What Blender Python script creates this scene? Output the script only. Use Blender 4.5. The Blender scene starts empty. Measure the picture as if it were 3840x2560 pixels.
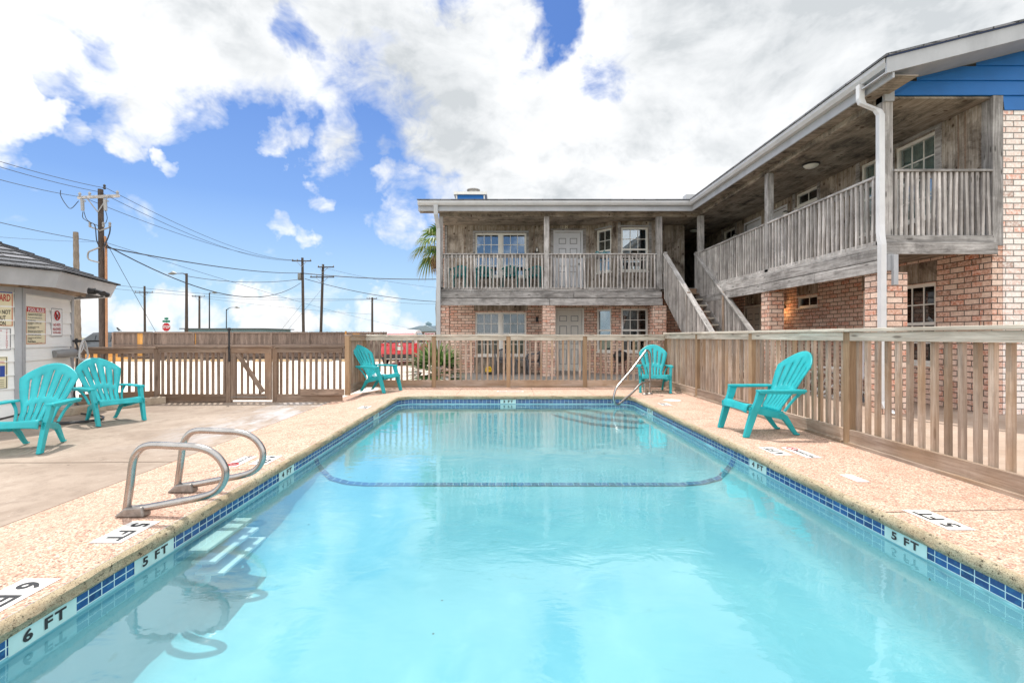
import bpy, math, random
from mathutils import Matrix, Vector
random.seed(7)
scene = bpy.context.scene
COL = scene.collection
R = math.radians
H = 1.12          # eye height above the pool coping (z = 0)
F = 1080.0        # focal length in measuring pixels
VX, VY = 1155.0, 773.0
WATER = -0.164

def at(px, py, Y):
    """world point at depth Y seen in the given direction"""
    return Vector(((px - VX) * Y / F, Y, H - (py - VY) * Y / F))

def link(o, parent=None):
    COL.objects.link(o)
    if parent is not None:
        o.parent = parent
    return o

def tag(o, label=None, cat=None, group=None, kind=None):
    if label: o['label'] = label
    if cat: o['category'] = cat
    if group: o['group'] = group
    if kind: o['kind'] = kind
    return o

def empty(name, loc=(0, 0, 0), rz=0.0):
    o = bpy.data.objects.new(name, None)
    o.location = loc
    o.rotation_euler = (0, 0, rz)
    o.empty_display_size = 0.1
    COL.objects.link(o)
    return o

def children(o):
    return [c for c in bpy.data.objects if c.parent == o]

def copy_tree(o, parent=None):
    kids = children(o)
    c = o.copy()
    COL.objects.link(c)
    c.parent = parent
    for ch in kids:
        copy_tree(ch, c)
    return c

def frame(o, ux, n):
    """local frame: x along ux, y along -n (into the wall), z up"""
    ux = Vector(ux).normalized(); n = Vector(n).normalized()
    z = Vector((0, 0, 1))
    y = -n
    return Matrix(((ux.x, y.x, z.x, o[0]), (ux.y, y.y, z.y, o[1]), (ux.z, y.z, z.z, o[2]), (0, 0, 0, 1)))

class MB:
    def __init__(s, M=None):
        s.v = []; s.f = []; s.uv = []; s.r = []; s.M = M
    def add(s, pts, faces, uvf, rnd=None):
        b = len(s.v)
        rnd = random.random() if rnd is None else rnd
        for p in pts:
            p = Vector(p)
            s.v.append(s.M @ p if s.M is not None else p)
        for fc in faces:
            s.f.append([b + i for i in fc])
            P = [Vector(pts[i]) for i in fc]
            s.uv.append(uvf(P))
            s.r.append(rnd)
        return s
    @staticmethod
    def _n(P):
        n = Vector((0, 0, 0))
        for i in range(len(P)):
            a, b = P[i], P[(i + 1) % len(P)]
            n += Vector(((a.y - b.y) * (a.z + b.z), (a.z - b.z) * (a.x + b.x), (a.x - b.x) * (a.y + b.y)))
        return n.normalized() if n.length > 1e-12 else Vector((0, 0, 1))
    @staticmethod
    def uv_box(P):
        n = MB._n(P)
        if abs(n.z) > 0.75:
            return [(p.x, p.y) for p in P]
        t = Vector((-n.y, n.x, 0))
        t.normalize()
        if abs(t.x) >= abs(t.y):
            if t.x < 0: t = -t
        elif t.y < 0: t = -t
        return [(p.dot(t), p.z) for p in P]
    @staticmethod
    def uv_grain(ax, off):
        def f(P):
            o = [i for i in range(3) if i != ax]
            return [(p[ax] + off, p[o[0]] + p[o[1]] * 1.0 + off * 3.1) for p in P]
        return f
    def box(s, x0, x1, y0, y1, z0, z1, g=None, rnd=None):
        if x1 < x0: x0, x1 = x1, x0
        if y1 < y0: y0, y1 = y1, y0
        if z1 < z0: z0, z1 = z1, z0
        pts = [(x0, y0, z0), (x1, y0, z0), (x1, y1, z0), (x0, y1, z0), (x0, y0, z1), (x1, y0, z1), (x1, y1, z1), (x0, y1, z1)]
        fs = [(0, 3, 2, 1), (4, 5, 6, 7), (0, 1, 5, 4), (1, 2, 6, 5), (2, 3, 7, 6), (3, 0, 4, 7)]
        if g is None: u = MB.uv_box
        else: u = MB.uv_grain('xyz'.index(g), random.random() * 30)
        return s.add(pts, fs, u, rnd)
    def beam(s, p0, p1, w, h, up=(0, 0, 1), rnd=None):
        """bar from p0 to p1, w sideways, h along up"""
        p0 = Vector(p0); p1 = Vector(p1)
        d = (p1 - p0); L = d.length; d.normalize()
        up = Vector(up)
        sd = d.cross(up)
        if sd.length < 1e-4: sd = d.cross(Vector((0, 1, 0)))
        sd.normalize(); up = sd.cross(d).normalized()
        pts = []
        for q in (p0, p1):
            for a, b in ((-1, -1), (1, -1), (1, 1), (-1, 1)):
                pts.append(q + sd * (a * w / 2) + up * (b * h / 2))
        fs = [(0, 1, 2, 3), (7, 6, 5, 4), (0, 4, 5, 1), (1, 5, 6, 2), (2, 6, 7, 3), (3, 7, 4, 0)]
        off = random.random() * 30
        def u(P):
            return [((p - p0).dot(d) + off, (p - p0).dot(sd) + (p - p0).dot(up) + off * 3) for p in P]
        return s.add(pts, fs, u, rnd)
    def tube(s, pts, r, seg=8, smooth_n=0, closed=False, flat=None):
        P = [Vector(p) for p in pts]
        rs = list(r) if isinstance(r, (list, tuple)) else [r] * len(P)
        if smooth_n:
            Q = []; RR = []
            n = len(P)
            rng = n if closed else n - 1
            for i in range(rng):
                if closed:
                    a, b, c, d = P[(i - 1) % n], P[i], P[(i + 1) % n], P[(i + 2) % n]
                else:
                    a = P[i - 1] if i > 0 else P[i] * 2 - P[i + 1]
                    b, c = P[i], P[i + 1]
                    d = P[i + 2] if i + 2 < n else c * 2 - b
                for k in range(smooth_n):
                    t = k / smooth_n
                    Q.append(0.5 * ((2 * b) + (c - a) * t + (2 * a - 5 * b + 4 * c - d) * t * t + (3 * b - a - 3 * c + d) * t ** 3))
                    RR.append(rs[i] * (1 - t) + rs[(i + 1) % n] * t)
            if not closed:
                Q.append(P[-1]); RR.append(rs[-1])
            P, rs = Q, RR
        n = len(P)
        vs = []
        prev = None
        L = 0; Ls = []
        for i, p in enumerate(P):
            if closed: t = P[(i + 1) % n] - P[i - 1]
            else: t = (P[min(i + 1, n - 1)] - P[max(i - 1, 0)])
            if t.length < 1e-9: t = Vector((0, 0, 1))
            t.normalize()
            if prev is None:
                a = t.cross(Vector((0, 0, 1)))
                if a.length < 1e-3: a = t.cross(Vector((0, 1, 0)))
                a.normalize()
            else:
                a = prev - t * prev.dot(t)
                if a.length < 1e-6: a = t.orthogonal()
                a.normalize()
            prev = a
            b = t.cross(a)
            if i: L += (p - P[i - 1]).length
            Ls.append(L)
            for k in range(seg):
                th = 2 * math.pi * k / seg
                vs.append(p + (a * math.cos(th) + b * math.sin(th)) * rs[i])
        b0 = len(s.v)
        rnd = random.random(); off = random.random() * 20
        for v in vs: s.v.append(s.M @ v if s.M is not None else v)
        rng = n if closed else n - 1
        for i in range(rng):
            j = (i + 1) % n
            for k in range(seg):
                k2 = (k + 1) % seg
                s.f.append([b0 + i * seg + k, b0 + i * seg + k2, b0 + j * seg + k2, b0 + j * seg + k])
                l0, l1 = Ls[i] + off, (Ls[j] if j else Ls[-1] + 0.05) + off
                c0, c1 = k / seg * 6.28 * rs[i], (k + 1) / seg * 6.28 * rs[i]
                s.uv.append([(l0, c0), (l0, c1), (l1, c1), (l1, c0)]); s.r.append(rnd)
        if not closed:
            for i, rev in ((0, True), (n - 1, False)):
                idx = [b0 + i * seg + k for k in range(seg)]
                if rev: idx = idx[::-1]
                s.f.append(idx); s.uv.append([(off, 0)] * seg); s.r.append(rnd)
        return s
    def lathe(s, c, prof, seg=16, M=None):
        """profile of (r, z) around the vertical through c"""
        c = Vector(c); b0 = len(s.v); rnd = random.random()
        for r_, z in prof:
            for k in range(seg):
                th = 2 * math.pi * k / seg
                p = Vector((r_ * math.cos(th), r_ * math.sin(th), z))
                if M is not None: p = M @ p
                p = c + p
                s.v.append(s.M @ p if s.M is not None else p)
        for i in range(len(prof) - 1):
            for k in range(seg):
                k2 = (k + 1) % seg
                s.f.append([b0 + i * seg + k, b0 + i * seg + k2, b0 + (i + 1) * seg + k2, b0 + (i + 1) * seg + k])
                s.uv.append([(k / seg, prof[i][1]), ((k + 1) / seg, prof[i][1]), ((k + 1) / seg, prof[i + 1][1]), (k / seg, prof[i + 1][1])]); s.r.append(rnd)
        for i, rev in ((0, True), (len(prof) - 1, False)):
            if prof[i][0] > 1e-4:
                idx = [b0 + i * seg + k for k in range(seg)]
                if rev: idx = idx[::-1]
                s.f.append(idx); s.uv.append([(0, 0)] * seg); s.r.append(rnd)
        return s
    def prism(s, poly, axis, a0, a1, g=None):
        """poly in the two remaining axes, extruded from a0 to a1 along axis"""
        ax = 'xyz'.index(axis); o = [i for i in range(3) if i != ax]
        pts = []
        for a in (a0, a1):
            for q in poly:
                p = [0, 0, 0]; p[ax] = a; p[o[0]] = q[0]; p[o[1]] = q[1]
                pts.append(tuple(p))
        n = len(poly)
        fs = [tuple(range(n))[::-1], tuple(range(n, 2 * n))] + [(i, (i + 1) % n, n + (i + 1) % n, n + i) for i in range(n)]
        # consistent outward winding is repaired at build time
        u = MB.uv_box if g is None else MB.uv_grain('xyz'.index(g), random.random() * 30)
        return s.add(pts, fs, u)
    def quad(s, pts, uv=None, rnd=None):
        return s.add(pts, [tuple(range(len(pts)))], (lambda P: uv) if uv else MB.uv_box, rnd)
    def grid(s, fn, us, vs, mask=None, uvs=1.0):
        b0 = len(s.v)
        P = [[Vector(fn(u, v)) for v in vs] for u in us]
        for row in P:
            for p in row: s.v.append(s.M @ p if s.M is not None else p)
        nv = len(vs); rnd = random.random()
        for i in range(len(us) - 1):
            for j in range(nv - 1):
                if mask and not mask(i, j): continue
                s.f.append([b0 + i * nv + j, b0 + (i + 1) * nv + j, b0 + (i + 1) * nv + j + 1, b0 + i * nv + j + 1])
                s.uv.append([(us[i] * uvs, vs[j] * uvs), (us[i + 1] * uvs, vs[j] * uvs), (us[i + 1] * uvs, vs[j + 1] * uvs), (us[i] * uvs, vs[j + 1] * uvs)])
                s.r.append(rnd)
        return s
    def build(s, name, mat, parent=None, smooth=False, bevel=0, solid=0, subd=0, fix=False, weld=False, solid_off=0.0):
        me = bpy.data.meshes.new(name)
        me.from_pydata([tuple(v) for v in s.v], [], s.f)
        uvl = me.uv_layers.new(name='UVMap')
        k = 0
        for fu in s.uv:
            for c in fu:
                uvl.data[k].uv = c; k += 1
        at_ = me.attributes.new('rnd', 'FLOAT', 'FACE')
        at_.data.foreach_set('value', s.r)
        if fix or weld:
            import bmesh
            bm = bmesh.new(); bm.from_mesh(me)
            if weld: bmesh.ops.remove_doubles(bm, verts=bm.verts, dist=1e-5)
            bmesh.ops.recalc_face_normals(bm, faces=bm.faces)
            bm.to_mesh(me); bm.free()
        if mat is not None: me.materials.append(mat)
        if smooth:
            me.polygons.foreach_set('use_smooth', [True] * len(me.polygons))
            try: me.set_sharp_from_angle(angle=R(40))
            except Exception: pass
        me.update()
        o = bpy.data.objects.new(name, me)
        link(o, parent)
        if solid:
            m = o.modifiers.new('t', 'SOLIDIFY'); m.thickness = solid; m.offset = solid_off
        if bevel:
            m = o.modifiers.new('b', 'BEVEL'); m.width = bevel; m.segments = 2; m.limit_method = 'ANGLE'; m.angle_limit = R(40)
        if subd:
            m = o.modifiers.new('s', 'SUBSURF'); m.levels = subd; m.render_levels = subd
        return o

def text_mb(mb, txt, size, origin, right, up, align='CENTER', ext=0.001, bold=0.0, sx=1.0, space=1.0, slant=0):
    """letters as real geometry lying on the plane right/up at origin"""
    cu = bpy.data.curves.new('t', 'FONT')
    cu.body = txt; cu.size = size; cu.align_x = align; cu.align_y = 'CENTER'
    cu.offset = bold * size; cu.resolution_u = 3; cu.space_character = space; cu.shear = slant
    ob = bpy.data.objects.new('t', cu)
    me = bpy.data.meshes.new_from_object(ob)
    right = Vector(right).normalized(); up = Vector(up).normalized(); n = right.cross(up)
    origin = Vector(origin)
    b0 = len(mb.v)
    for v in me.vertices:
        mb.v.append(origin + right * v.co.x * sx + up * v.co.y + n * ext)
    for p in me.polygons:
        mb.f.append([b0 + i for i in p.vertices]); mb.uv.append([(0, 0)] * len(p.vertices)); mb.r.append(0.5)
    bpy.data.objects.remove(ob); bpy.data.curves.remove(cu); bpy.data.meshes.remove(me)
    return mb

def each(M, boxes, name, mat, parent, g=None, **k):
    for b in boxes:
        m = MB(M); m.box(*b, g) if g else m.box(*b, rnd=0.5)
        m.build(name, mat, parent, **k)

# ------------------------------------------------------------------ materials
class NT:
    def __init__(s, name):
        s.m = bpy.data.materials.new(name); s.m.use_nodes = True
        s.t = s.m.node_tree; s.t.nodes.clear()
        s.out = s.n('ShaderNodeOutputMaterial')
    def n(s, ty, props=None, **inp):
        nd = s.t.nodes.new(ty)
        for k, v in (props or {}).items(): setattr(nd, k, v)
        for k, v in inp.items():
            key = k.replace('_', ' ')
            sock = nd.inputs.get(key) or nd.inputs.get(k)
            if sock is None: sock = nd.inputs[int(k[1:])]
            s.set(sock, v)
        return nd
    def set(s, sock, v):
        if isinstance(v, bpy.types.NodeSocket): s.t.links.new(v, sock)
        elif isinstance(v, bpy.types.Node): s.t.links.new(v.outputs[0], sock)
        else:
            if hasattr(sock.default_value, '__len__') and len(sock.default_value) == 4 and len(v) == 3: v = (*v, 1)
            sock.default_value = v
    def math(s, op, a, b=0.0, c=0.0, clamp=False):
        nd = s.t.nodes.new('ShaderNodeMath'); nd.operation = op; nd.use_clamp = clamp
        s.set(nd.inputs[0], a); s.set(nd.inputs[1], b); s.set(nd.inputs[2], c)
        return nd.outputs[0]
    def mix(s, f, a, b, ty='MIX'):
        nd = s.t.nodes.new('ShaderNodeMix'); nd.data_type = 'RGBA'; nd.blend_type = ty
        s.set(nd.inputs[0], f); s.set(nd.inputs[6], a); s.set(nd.inputs[7], b)
        return nd.outputs[2]
    def ramp(s, f, stops, interp='LINEAR'):
        nd = s.t.nodes.new('ShaderNodeValToRGB'); nd.color_ramp.interpolation = interp
        e = nd.color_ramp.elements
        while len(e) < len(stops): e.new(0.5)
        for i, (p, c) in enumerate(stops):
            e[i].position = p
            e[i].color = (c, c, c, 1) if not hasattr(c, '__len__') else (*c, 1)
        s.set(nd.inputs[0], f)
        return nd.outputs[0]
    def uv(s): return s.n('ShaderNodeUVMap', {'uv_map': 'UVMap'}).outputs[0]
    def obj(s): return s.n('ShaderNodeTexCoord').outputs['Object']
    def geo(s): return s.n('ShaderNodeNewGeometry').outputs['Position']
    def rnd(s): return s.n('ShaderNodeAttribute', {'attribute_name': 'rnd'}).outputs['Fac']
    def map(s, v, scale=(1, 1, 1), loc=(0, 0, 0), rot=(0, 0, 0)):
        return s.n('ShaderNodeMapping', Vector=v, Scale=scale, Location=loc, Rotation=rot).outputs[0]
    def noise(s, v, scale, detail=4, rough=0.55, dist=0.0):
        return s.n('ShaderNodeTexNoise', Vector=v, Scale=scale, Detail=detail, Roughness=rough, Distortion=dist).outputs[0]
    def voro(s, v, scale, feature='F1', out='Distance'):
        nd = s.n('ShaderNodeTexVoronoi', {'feature': feature}, Vector=v, Scale=scale)
        return nd.outputs[out]
    def bsdf(s, col, rough=0.6, metal=0.0, bump=None, bstr=0.3, bdist=0.01, spec=0.5, coat=0.0):
        p = s.n('ShaderNodeBsdfPrincipled')
        s.set(p.inputs['Base Color'], col); s.set(p.inputs['Roughness'], rough); s.set(p.inputs['Metallic'], metal)
        p.inputs['Specular IOR Level'].default_value = spec
        if coat: p.inputs['Coat Weight'].default_value = coat
        if bump is not None:
            b = s.n('ShaderNodeBump', Strength=bstr, Distance=bdist, Height=bump)
            s.set(p.inputs['Normal'], b.outputs[0])
        s.t.links.new(p.outputs[0], s.out.inputs[0])
        return s.m

def M_plain(name, col, rough=0.5, metal=0.0, var=0.12, nscale=6.0, bump=0.0, spec=0.5, coat=0.0, dirt=0.0):
    t = NT(name)
    n1 = t.noise(t.geo(), nscale, 5, 0.6)
    c = t.mix(t.ramp(n1, [(0.3, 0.0), (0.75, 1.0)]), [x * (1 - var) for x in col], [min(1, x * (1 + var)) for x in col])
    if dirt:
        n2 = t.noise(t.map(t.geo(), (1, 1, 0.3)), 2.3, 6, 0.7)
        c = t.mix(t.ramp(n2, [(0.45, 0.0), (0.8, dirt)]), c, [x * 0.35 for x in col])
    n3 = t.noise(t.geo(), nscale * 12, 3)
    rr = t.math('MULTIPLY_ADD', n1, 0.25, rough - 0.1, True)
    return t.bsdf(c, rr, metal, n3 if bump else None, bump, 0.004, spec, coat)

def M_wood(name, c1, c2, dark, along_v=False, knots=0.5, stain=0.5, gs=1.0, var=0.5, rough=0.85, bump=0.35, pits=0.0, warm=None):
    t = NT(name)
    uv = t.uv(); r = t.rnd()
    off = t.n('ShaderNodeCombineXYZ', X=t.math('MULTIPLY', r, 17.3), Y=t.math('MULTIPLY', r, 9.1), Z=t.math('MULTIPLY', r, 5.0))
    v = t.n('ShaderNodeVectorMath', {'operation': 'ADD'}); t.set(v.inputs[0], uv); t.set(v.inputs[1], off.outputs[0]); v = v.outputs[0]
    sc = (1.3 * gs, 26 * gs, 1) if not along_v else (26 * gs, 1.3 * gs, 1)
    sc2 = (0.9 * gs, 7 * gs, 1) if not along_v else (7 * gs, 0.9 * gs, 1)
    g = t.noise(t.map(v, sc), 1.6, 7, 0.68, 0.6)
    g2 = t.noise(t.map(v, sc2), 1.3, 5, 0.6, 1.2)
    c = t.mix(t.ramp(g, [(0.3, 0.0), (0.66, 1.0)]), c1, c2)
    c = t.mix(t.ramp(g2, [(0.42, 0.0), (0.62, 0.55)]), c, [a * 0.72 for a in c1])
    crack = t.ramp(t.noise(t.map(v, tuple(a * (1.9 if a > 3 else .8) for a in sc)), 1.7, 6, 0.8), [(0.30, 1.0), (0.38, 0.0)])
    c = t.mix(t.math('MULTIPLY', crack, 0.75), c, dark)
    ks = (2.1, 9, 1) if not along_v else (7, 2.6, 1)
    kv = t.voro(t.map(v, ks), 1.0)
    k = t.ramp(kv, [(0.075, 1.0), (0.14, 0.0)])
    c = t.mix(t.math('MULTIPLY', k, knots), c, dark)
    if warm:
        w = t.noise(v, 1.1, 3, 0.5)
        c = t.mix(t.ramp(w, [(0.45, 0.0), (0.7, 0.8)]), c, warm)
    st = t.noise(t.geo(), 1.8, 6, 0.75, 0.4)
    st2 = t.noise(t.map(v, sc2), 0.8, 6, 0.75, 0.8)
    smk = t.math('MULTIPLY', t.ramp(st, [(0.42, 0.0), (0.62, 1.0)]), t.ramp(st2, [(0.35, 0.25), (0.6, 1.0)]))
    c = t.mix(t.math('MULTIPLY', smk, stain), c, dark)
    if pits:
        pv = t.voro(t.map(v, (5, 3.6, 1)), 1.0)
        c = t.mix(t.ramp(pv, [(0.10, pits), (0.17, 0.0)]), c, (0.05, 0.025, 0.015))
    br = t.math('MULTIPLY_ADD', r, var, 1 - var / 2)
    c = t.mix(1.0, c, t.n('ShaderNodeCombineColor', Red=br, Green=br, Blue=br).outputs[0], 'MULTIPLY')
    h = t.math('ADD', g, t.math('MULTIPLY', crack, -0.6))
    return t.bsdf(c, rough, 0, h, bump, 0.006, 0.25)

def M_brick(name, ca, cb, cc, mortar, w=0.25, h=0.093, ms=0.007, dirt=0.4, swap=False):
    t = NT(name)
    uv = t.uv()
    v = t.map(uv, (1, 1, 1), (0.03, 0.02, 0), (0, 0, R(90) if swap else 0))
    wob = t.noise(t.geo(), 9, 3)
    vv = t.n('ShaderNodeVectorMath', {'operation': 'MULTIPLY_ADD'}); t.set(vv.inputs[0], t.n('ShaderNodeTexNoise', Vector=t.geo(), Scale=7.0, Detail=3.0).outputs[1]); vv.inputs[1].default_value = (0.006, 0.006, 0); t.set(vv.inputs[2], v)
    b = t.n('ShaderNodeTexBrick', Vector=vv.outputs[0], Color1=(0, 0, 0), Color2=(1, 1, 1), Mortar=(0.5, 0.5, 0.5), Scale=1.0, Mortar_Size=ms, Mortar_Smooth=0.25, Bias=0.0, Brick_Width=w, Row_Height=h)
    b.offset = 0.5
    f = b.outputs['Fac']
    tone = t.ramp(b.outputs['Color'], [(0.0, [ca[0] * 1.05, ca[1] * 0.72, ca[2] * 0.6]), (0.3, cb), (0.6, cc), (0.85, ca), (1.0, [x * 0.6 for x in ca])])
    n1 = t.noise(t.geo(), 24, 6, 0.75)
    c = t.mix(t.ramp(n1, [(0.40, 0.0), (0.66, 0.85)]), tone, [min(1, x * 1.25 + 0.06) for x in cc])
    n0 = t.noise(t.geo(), 60, 3, 0.7)
    c = t.mix(t.ramp(n0, [(0.28, 0.6), (0.42, 0.0)]), c, [x * 0.4 for x in ca])
    n2 = t.noise(t.geo(), 1.1, 5, 0.65)
    c = t.mix(t.math('MULTIPLY', t.ramp(n2, [(0.42, 0.0), (0.7, 1.0)]), dirt), c, [x * 0.45 for x in cb])
    mc = t.mix(wob, mortar, [x * 0.6 for x in mortar])
    c = t.mix(f, c, mc)
    hh = t.math('SUBTRACT', t.math('MULTIPLY', n1, 0.35), f)
    return t.bsdf(c, 0.9, 0, hh, 0.8, 0.008, 0.2)

def M_concrete(name, ca, cb, speck, crack=0.5, sc=1.0, speckle=0.0, rough=0.85, stain=0.35, patches=False):
    t = NT(name)
    g = t.geo()
    n1 = t.noise(g, 0.9 * sc, 6, 0.65, 0.5)
    n2 = t.noise(g, 7 * sc, 6, 0.7)
    n3 = t.noise(g, 70 * sc, 3, 0.6)
    c = t.mix(t.ramp(n1, [(0.35, 0.0), (0.65, 1.0)]), ca, cb)
    c = t.mix(t.ramp(n2, [(0.5, 0.0), (0.75, stain)]), c, speck)
    c = t.mix(t.ramp(n3, [(0.32, 0.4), (0.42, 0.0)]), c, speck)
    if patches:          # bleached lime streak next to the coping, leaf stains and dark spots of old dirt
        sx_ = t.n('ShaderNodeSeparateXYZ', Vector=g)
        nn = t.noise(t.map(g, (2.2, 0.7, 1)), 1.6, 6, 0.7)
        band = t.math('MULTIPLY', t.ramp(t.math('MULTIPLY_ADD', sx_.outputs[0], 0.5, 2.35), [(0.0, 0.0), (0.45, 1.0)]), t.ramp(t.math('MULTIPLY_ADD', sx_.outputs[1], 0.2, -0.9), [(0.1, 0.0), (0.4, 1.0)]))
        c = t.mix(t.math('MULTIPLY', band, t.ramp(nn, [(0.42, 0.0), (0.6, 0.8)])), c, (0.48, 0.47, 0.48))
        c = t.mix(t.ramp(t.noise(t.map(g, (1, 1, 1), (4, 9, 0)), 2.4, 6, 0.75), [(0.55, 0.0), (0.72, 0.55)]), c, (0.19, 0.145, 0.11))
        c = t.mix(t.ramp(t.voro(g, 3.1), [(0.035, 0.85), (0.05, 0.0)]), c, (0.07, 0.055, 0.045))
        c = t.mix(t.ramp(t.noise(t.map(g, (1, 1, 1), (14, 3, 0)), 5.5, 6, 0.8), [(0.62, 0.0), (0.70, 0.5)]), c, (0.54, 0.48, 0.42))
    if speckle:
        vd = t.voro(g, 120 * sc)
        vc = t.n('ShaderNodeTexVoronoi', Vector=g, Scale=120 * sc).outputs['Color']
        sep = t.n('ShaderNodeSeparateColor', Color=vc)
        peb = t.ramp(sep.outputs[0], [(0.0, [x * 0.62 for x in ca]), (0.10, [x * 0.85 for x in ca]), (0.3, ca), (0.7, cb), (0.9, [min(1, x * 1.25) for x in cb])])
        c = t.mix(speckle, c, peb)
        c = t.mix(t.ramp(sep.outputs[1], [(0.83, 0.0), (0.86, 0.8)], 'LINEAR'), c, speck)
        pk = t.noise(g, 3.5, 5, 0.7)
        c = t.mix(t.ramp(pk, [(0.45, 0.0), (0.7, 0.55)]), c, [ca[0] * 0.95, ca[1] * 0.78, ca[2] * 0.75])
        big = t.noise(g, 34, 4, 0.75)
        c = t.mix(t.ramp(big, [(0.36, 1.0), (0.42, 0.0)]), c, [x * 0.45 for x in speck])
        hh = t.math('SUBTRACT', big, vd)
        return t.bsdf(c, rough, 0, hh, 0.6, 0.006, 0.3)
    return t.bsdf(c, rough, 0, t.math('ADD', n2, t.math('MULTIPLY', n3, 0.4)), 0.25, 0.006, 0.3)

WF = M_wood('weathered fence wood', (0.28, 0.20, 0.15), (0.58, 0.47, 0.385), (0.07, 0.045, 0.03), knots=0.6, stain=0.25, var=0.5, warm=(0.36, 0.23, 0.13))
WFP = M_wood('new post wood', (0.30, 0.19, 0.11), (0.42, 0.29, 0.18), (0.10, 0.06, 0.035), knots=0.5, stain=0.15, var=0.3)
WR = M_wood('bleached rail wood', (0.46, 0.39, 0.31), (0.80, 0.73, 0.62), (0.10, 0.075, 0.055), knots=0.7, stain=0.15, var=0.2, bump=0.5)
WL = M_wood('brown fence wood', (0.20, 0.135, 0.10), (0.40, 0.30, 0.23), (0.045, 0.03, 0.02), knots=0.5, stain=0.25, var=0.45, warm=(0.25, 0.15, 0.09))
WG = M_wood('grey balcony wood', (0.26, 0.24, 0.225), (0.62, 0.595, 0.58), (0.045, 0.04, 0.037), knots=0.8, stain=0.65, var=0.45)
WGB = M_wood('grey baluster wood', (0.34, 0.31, 0.29), (0.68, 0.645, 0.62), (0.06, 0.05, 0.045), knots=0.6, stain=0.5, var=0.6)
WW = M_wood('weathered siding', (0.26, 0.20, 0.145), (0.62, 0.56, 0.49), (0.05, 0.032, 0.022), along_v=True, knots=0.5, stain=0.95, var=0.15, pits=0.9, gs=0.8)
WC = M_wood('ceiling wood', (0.25, 0.205, 0.16), (0.47, 0.41, 0.34), (0.03, 0.024, 0.02), knots=0.5, stain=1.0, var=0.1, pits=0.8, gs=0.7)
WBF = M_wood('board fence wood', (0.17, 0.125, 0.10), (0.32, 0.245, 0.205), (0.09, 0.06, 0.045), along_v=False, knots=0.3, stain=0.2, var=0.5)
WOR = M_wood('new orange board', (0.62, 0.30, 0.08), (0.75, 0.42, 0.14), (0.3, 0.12, 0.03), knots=0.3, stain=0.1, var=0.2)
WPOLE = M_wood('pole wood', (0.06, 0.045, 0.036), (0.13, 0.10, 0.085), (0.03, 0.02, 0.015), knots=0.2, stain=0.3, var=0.2)
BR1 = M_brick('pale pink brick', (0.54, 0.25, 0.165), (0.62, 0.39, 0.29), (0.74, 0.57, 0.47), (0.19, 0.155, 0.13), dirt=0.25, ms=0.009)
BR2 = M_brick('brightened gable brick', (0.74, 0.47, 0.38), (0.82, 0.64, 0.56), (0.88, 0.78, 0.72), (0.34, 0.31, 0.28), dirt=0.08, ms=0.009)  # paler copy of the wall brick, gable brightness put into its colour
BR3 = M_brick('soldier course brick', (0.42, 0.22, 0.16), (0.52, 0.32, 0.24), (0.62, 0.45, 0.36), (0.30, 0.26, 0.22), dirt=0.35, swap=True)
GREYTRIM = M_plain('grey painted trim', (0.40, 0.41, 0.43), 0.5, var=0.1, nscale=3, dirt=0.3)
GUTTER = M_plain('pale gutter metal', (0.52, 0.52, 0.52), 0.4, var=0.08, nscale=4, dirt=0.25)
DSPOUT = M_plain('white downspout metal', (0.66, 0.66, 0.67), 0.35, var=0.06, nscale=5, dirt=0.3)
DSPOUTG = M_plain('grey downspout metal', (0.45, 0.46, 0.47), 0.4, var=0.06, nscale=5, dirt=0.3)
WHITEF = M_plain('white vinyl frame', (0.82, 0.80, 0.74), 0.4, var=0.06, nscale=8, dirt=0.25)
DOORG = M_plain('grey white door paint', (0.72, 0.73, 0.76), 0.45, var=0.06, nscale=4, dirt=0.15)
DOORL = M_plain('cream door paint', (0.72, 0.70, 0.64), 0.45, var=0.06, nscale=4, dirt=0.2)
BLACK = M_plain('black plastic', (0.02, 0.02, 0.022), 0.4)
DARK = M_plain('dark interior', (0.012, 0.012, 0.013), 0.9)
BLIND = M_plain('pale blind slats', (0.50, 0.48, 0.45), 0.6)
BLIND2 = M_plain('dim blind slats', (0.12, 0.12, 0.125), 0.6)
CURT = M_plain('patterned grey curtain', (0.30, 0.28, 0.29), 0.9, var=0.6, nscale=14)
CURTP = M_plain('pale green curtain', (0.52, 0.62, 0.57), 0.9, var=0.1, nscale=3)
CURTG = M_plain('green grey curtain', (0.20, 0.24, 0.22), 0.9, var=0.3, nscale=5)
WHITEC = M_plain('white cloth', (0.75, 0.76, 0.82), 0.9, var=0.1, nscale=9)
def M_resin(name, col):
    t = NT(name); n1 = t.noise(t.geo(), 4, 4)
    c = t.mix(t.ramp(n1, [(0.3, 0.0), (0.75, 1.0)]), [x * 0.88 for x in col], [x * 1.12 for x in col])
    n2 = t.noise(t.geo(), 30, 5, 0.7)
    c = t.mix(t.ramp(n2, [(0.6, 0.0), (0.85, 0.35)]), c, (0.25, 0.55, 0.55))
    p = t.n('ShaderNodeBsdfPrincipled', Base_Color=c, Roughness=0.33)
    tl = t.n('ShaderNodeBsdfTranslucent', Color=c)
    mx = t.n('ShaderNodeMixShader', _0=0.36, _1=p.outputs[0], _2=tl.outputs[0])
    t.t.links.new(mx.outputs[0], t.out.inputs[0]); return t.m
TEAL = M_resin('turquoise resin', (0.04, 0.56, 0.60))
DTEAL = M_plain('dark teal resin', (0.0, 0.16, 0.16), 0.4, var=0.1)
GREYPL = M_plain('dark grey resin', (0.10, 0.10, 0.11), 0.45, var=0.1)
STEEL = M_plain('stainless steel', (0.40, 0.38, 0.36), 0.24, 1.0, var=0.12, nscale=12)
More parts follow.
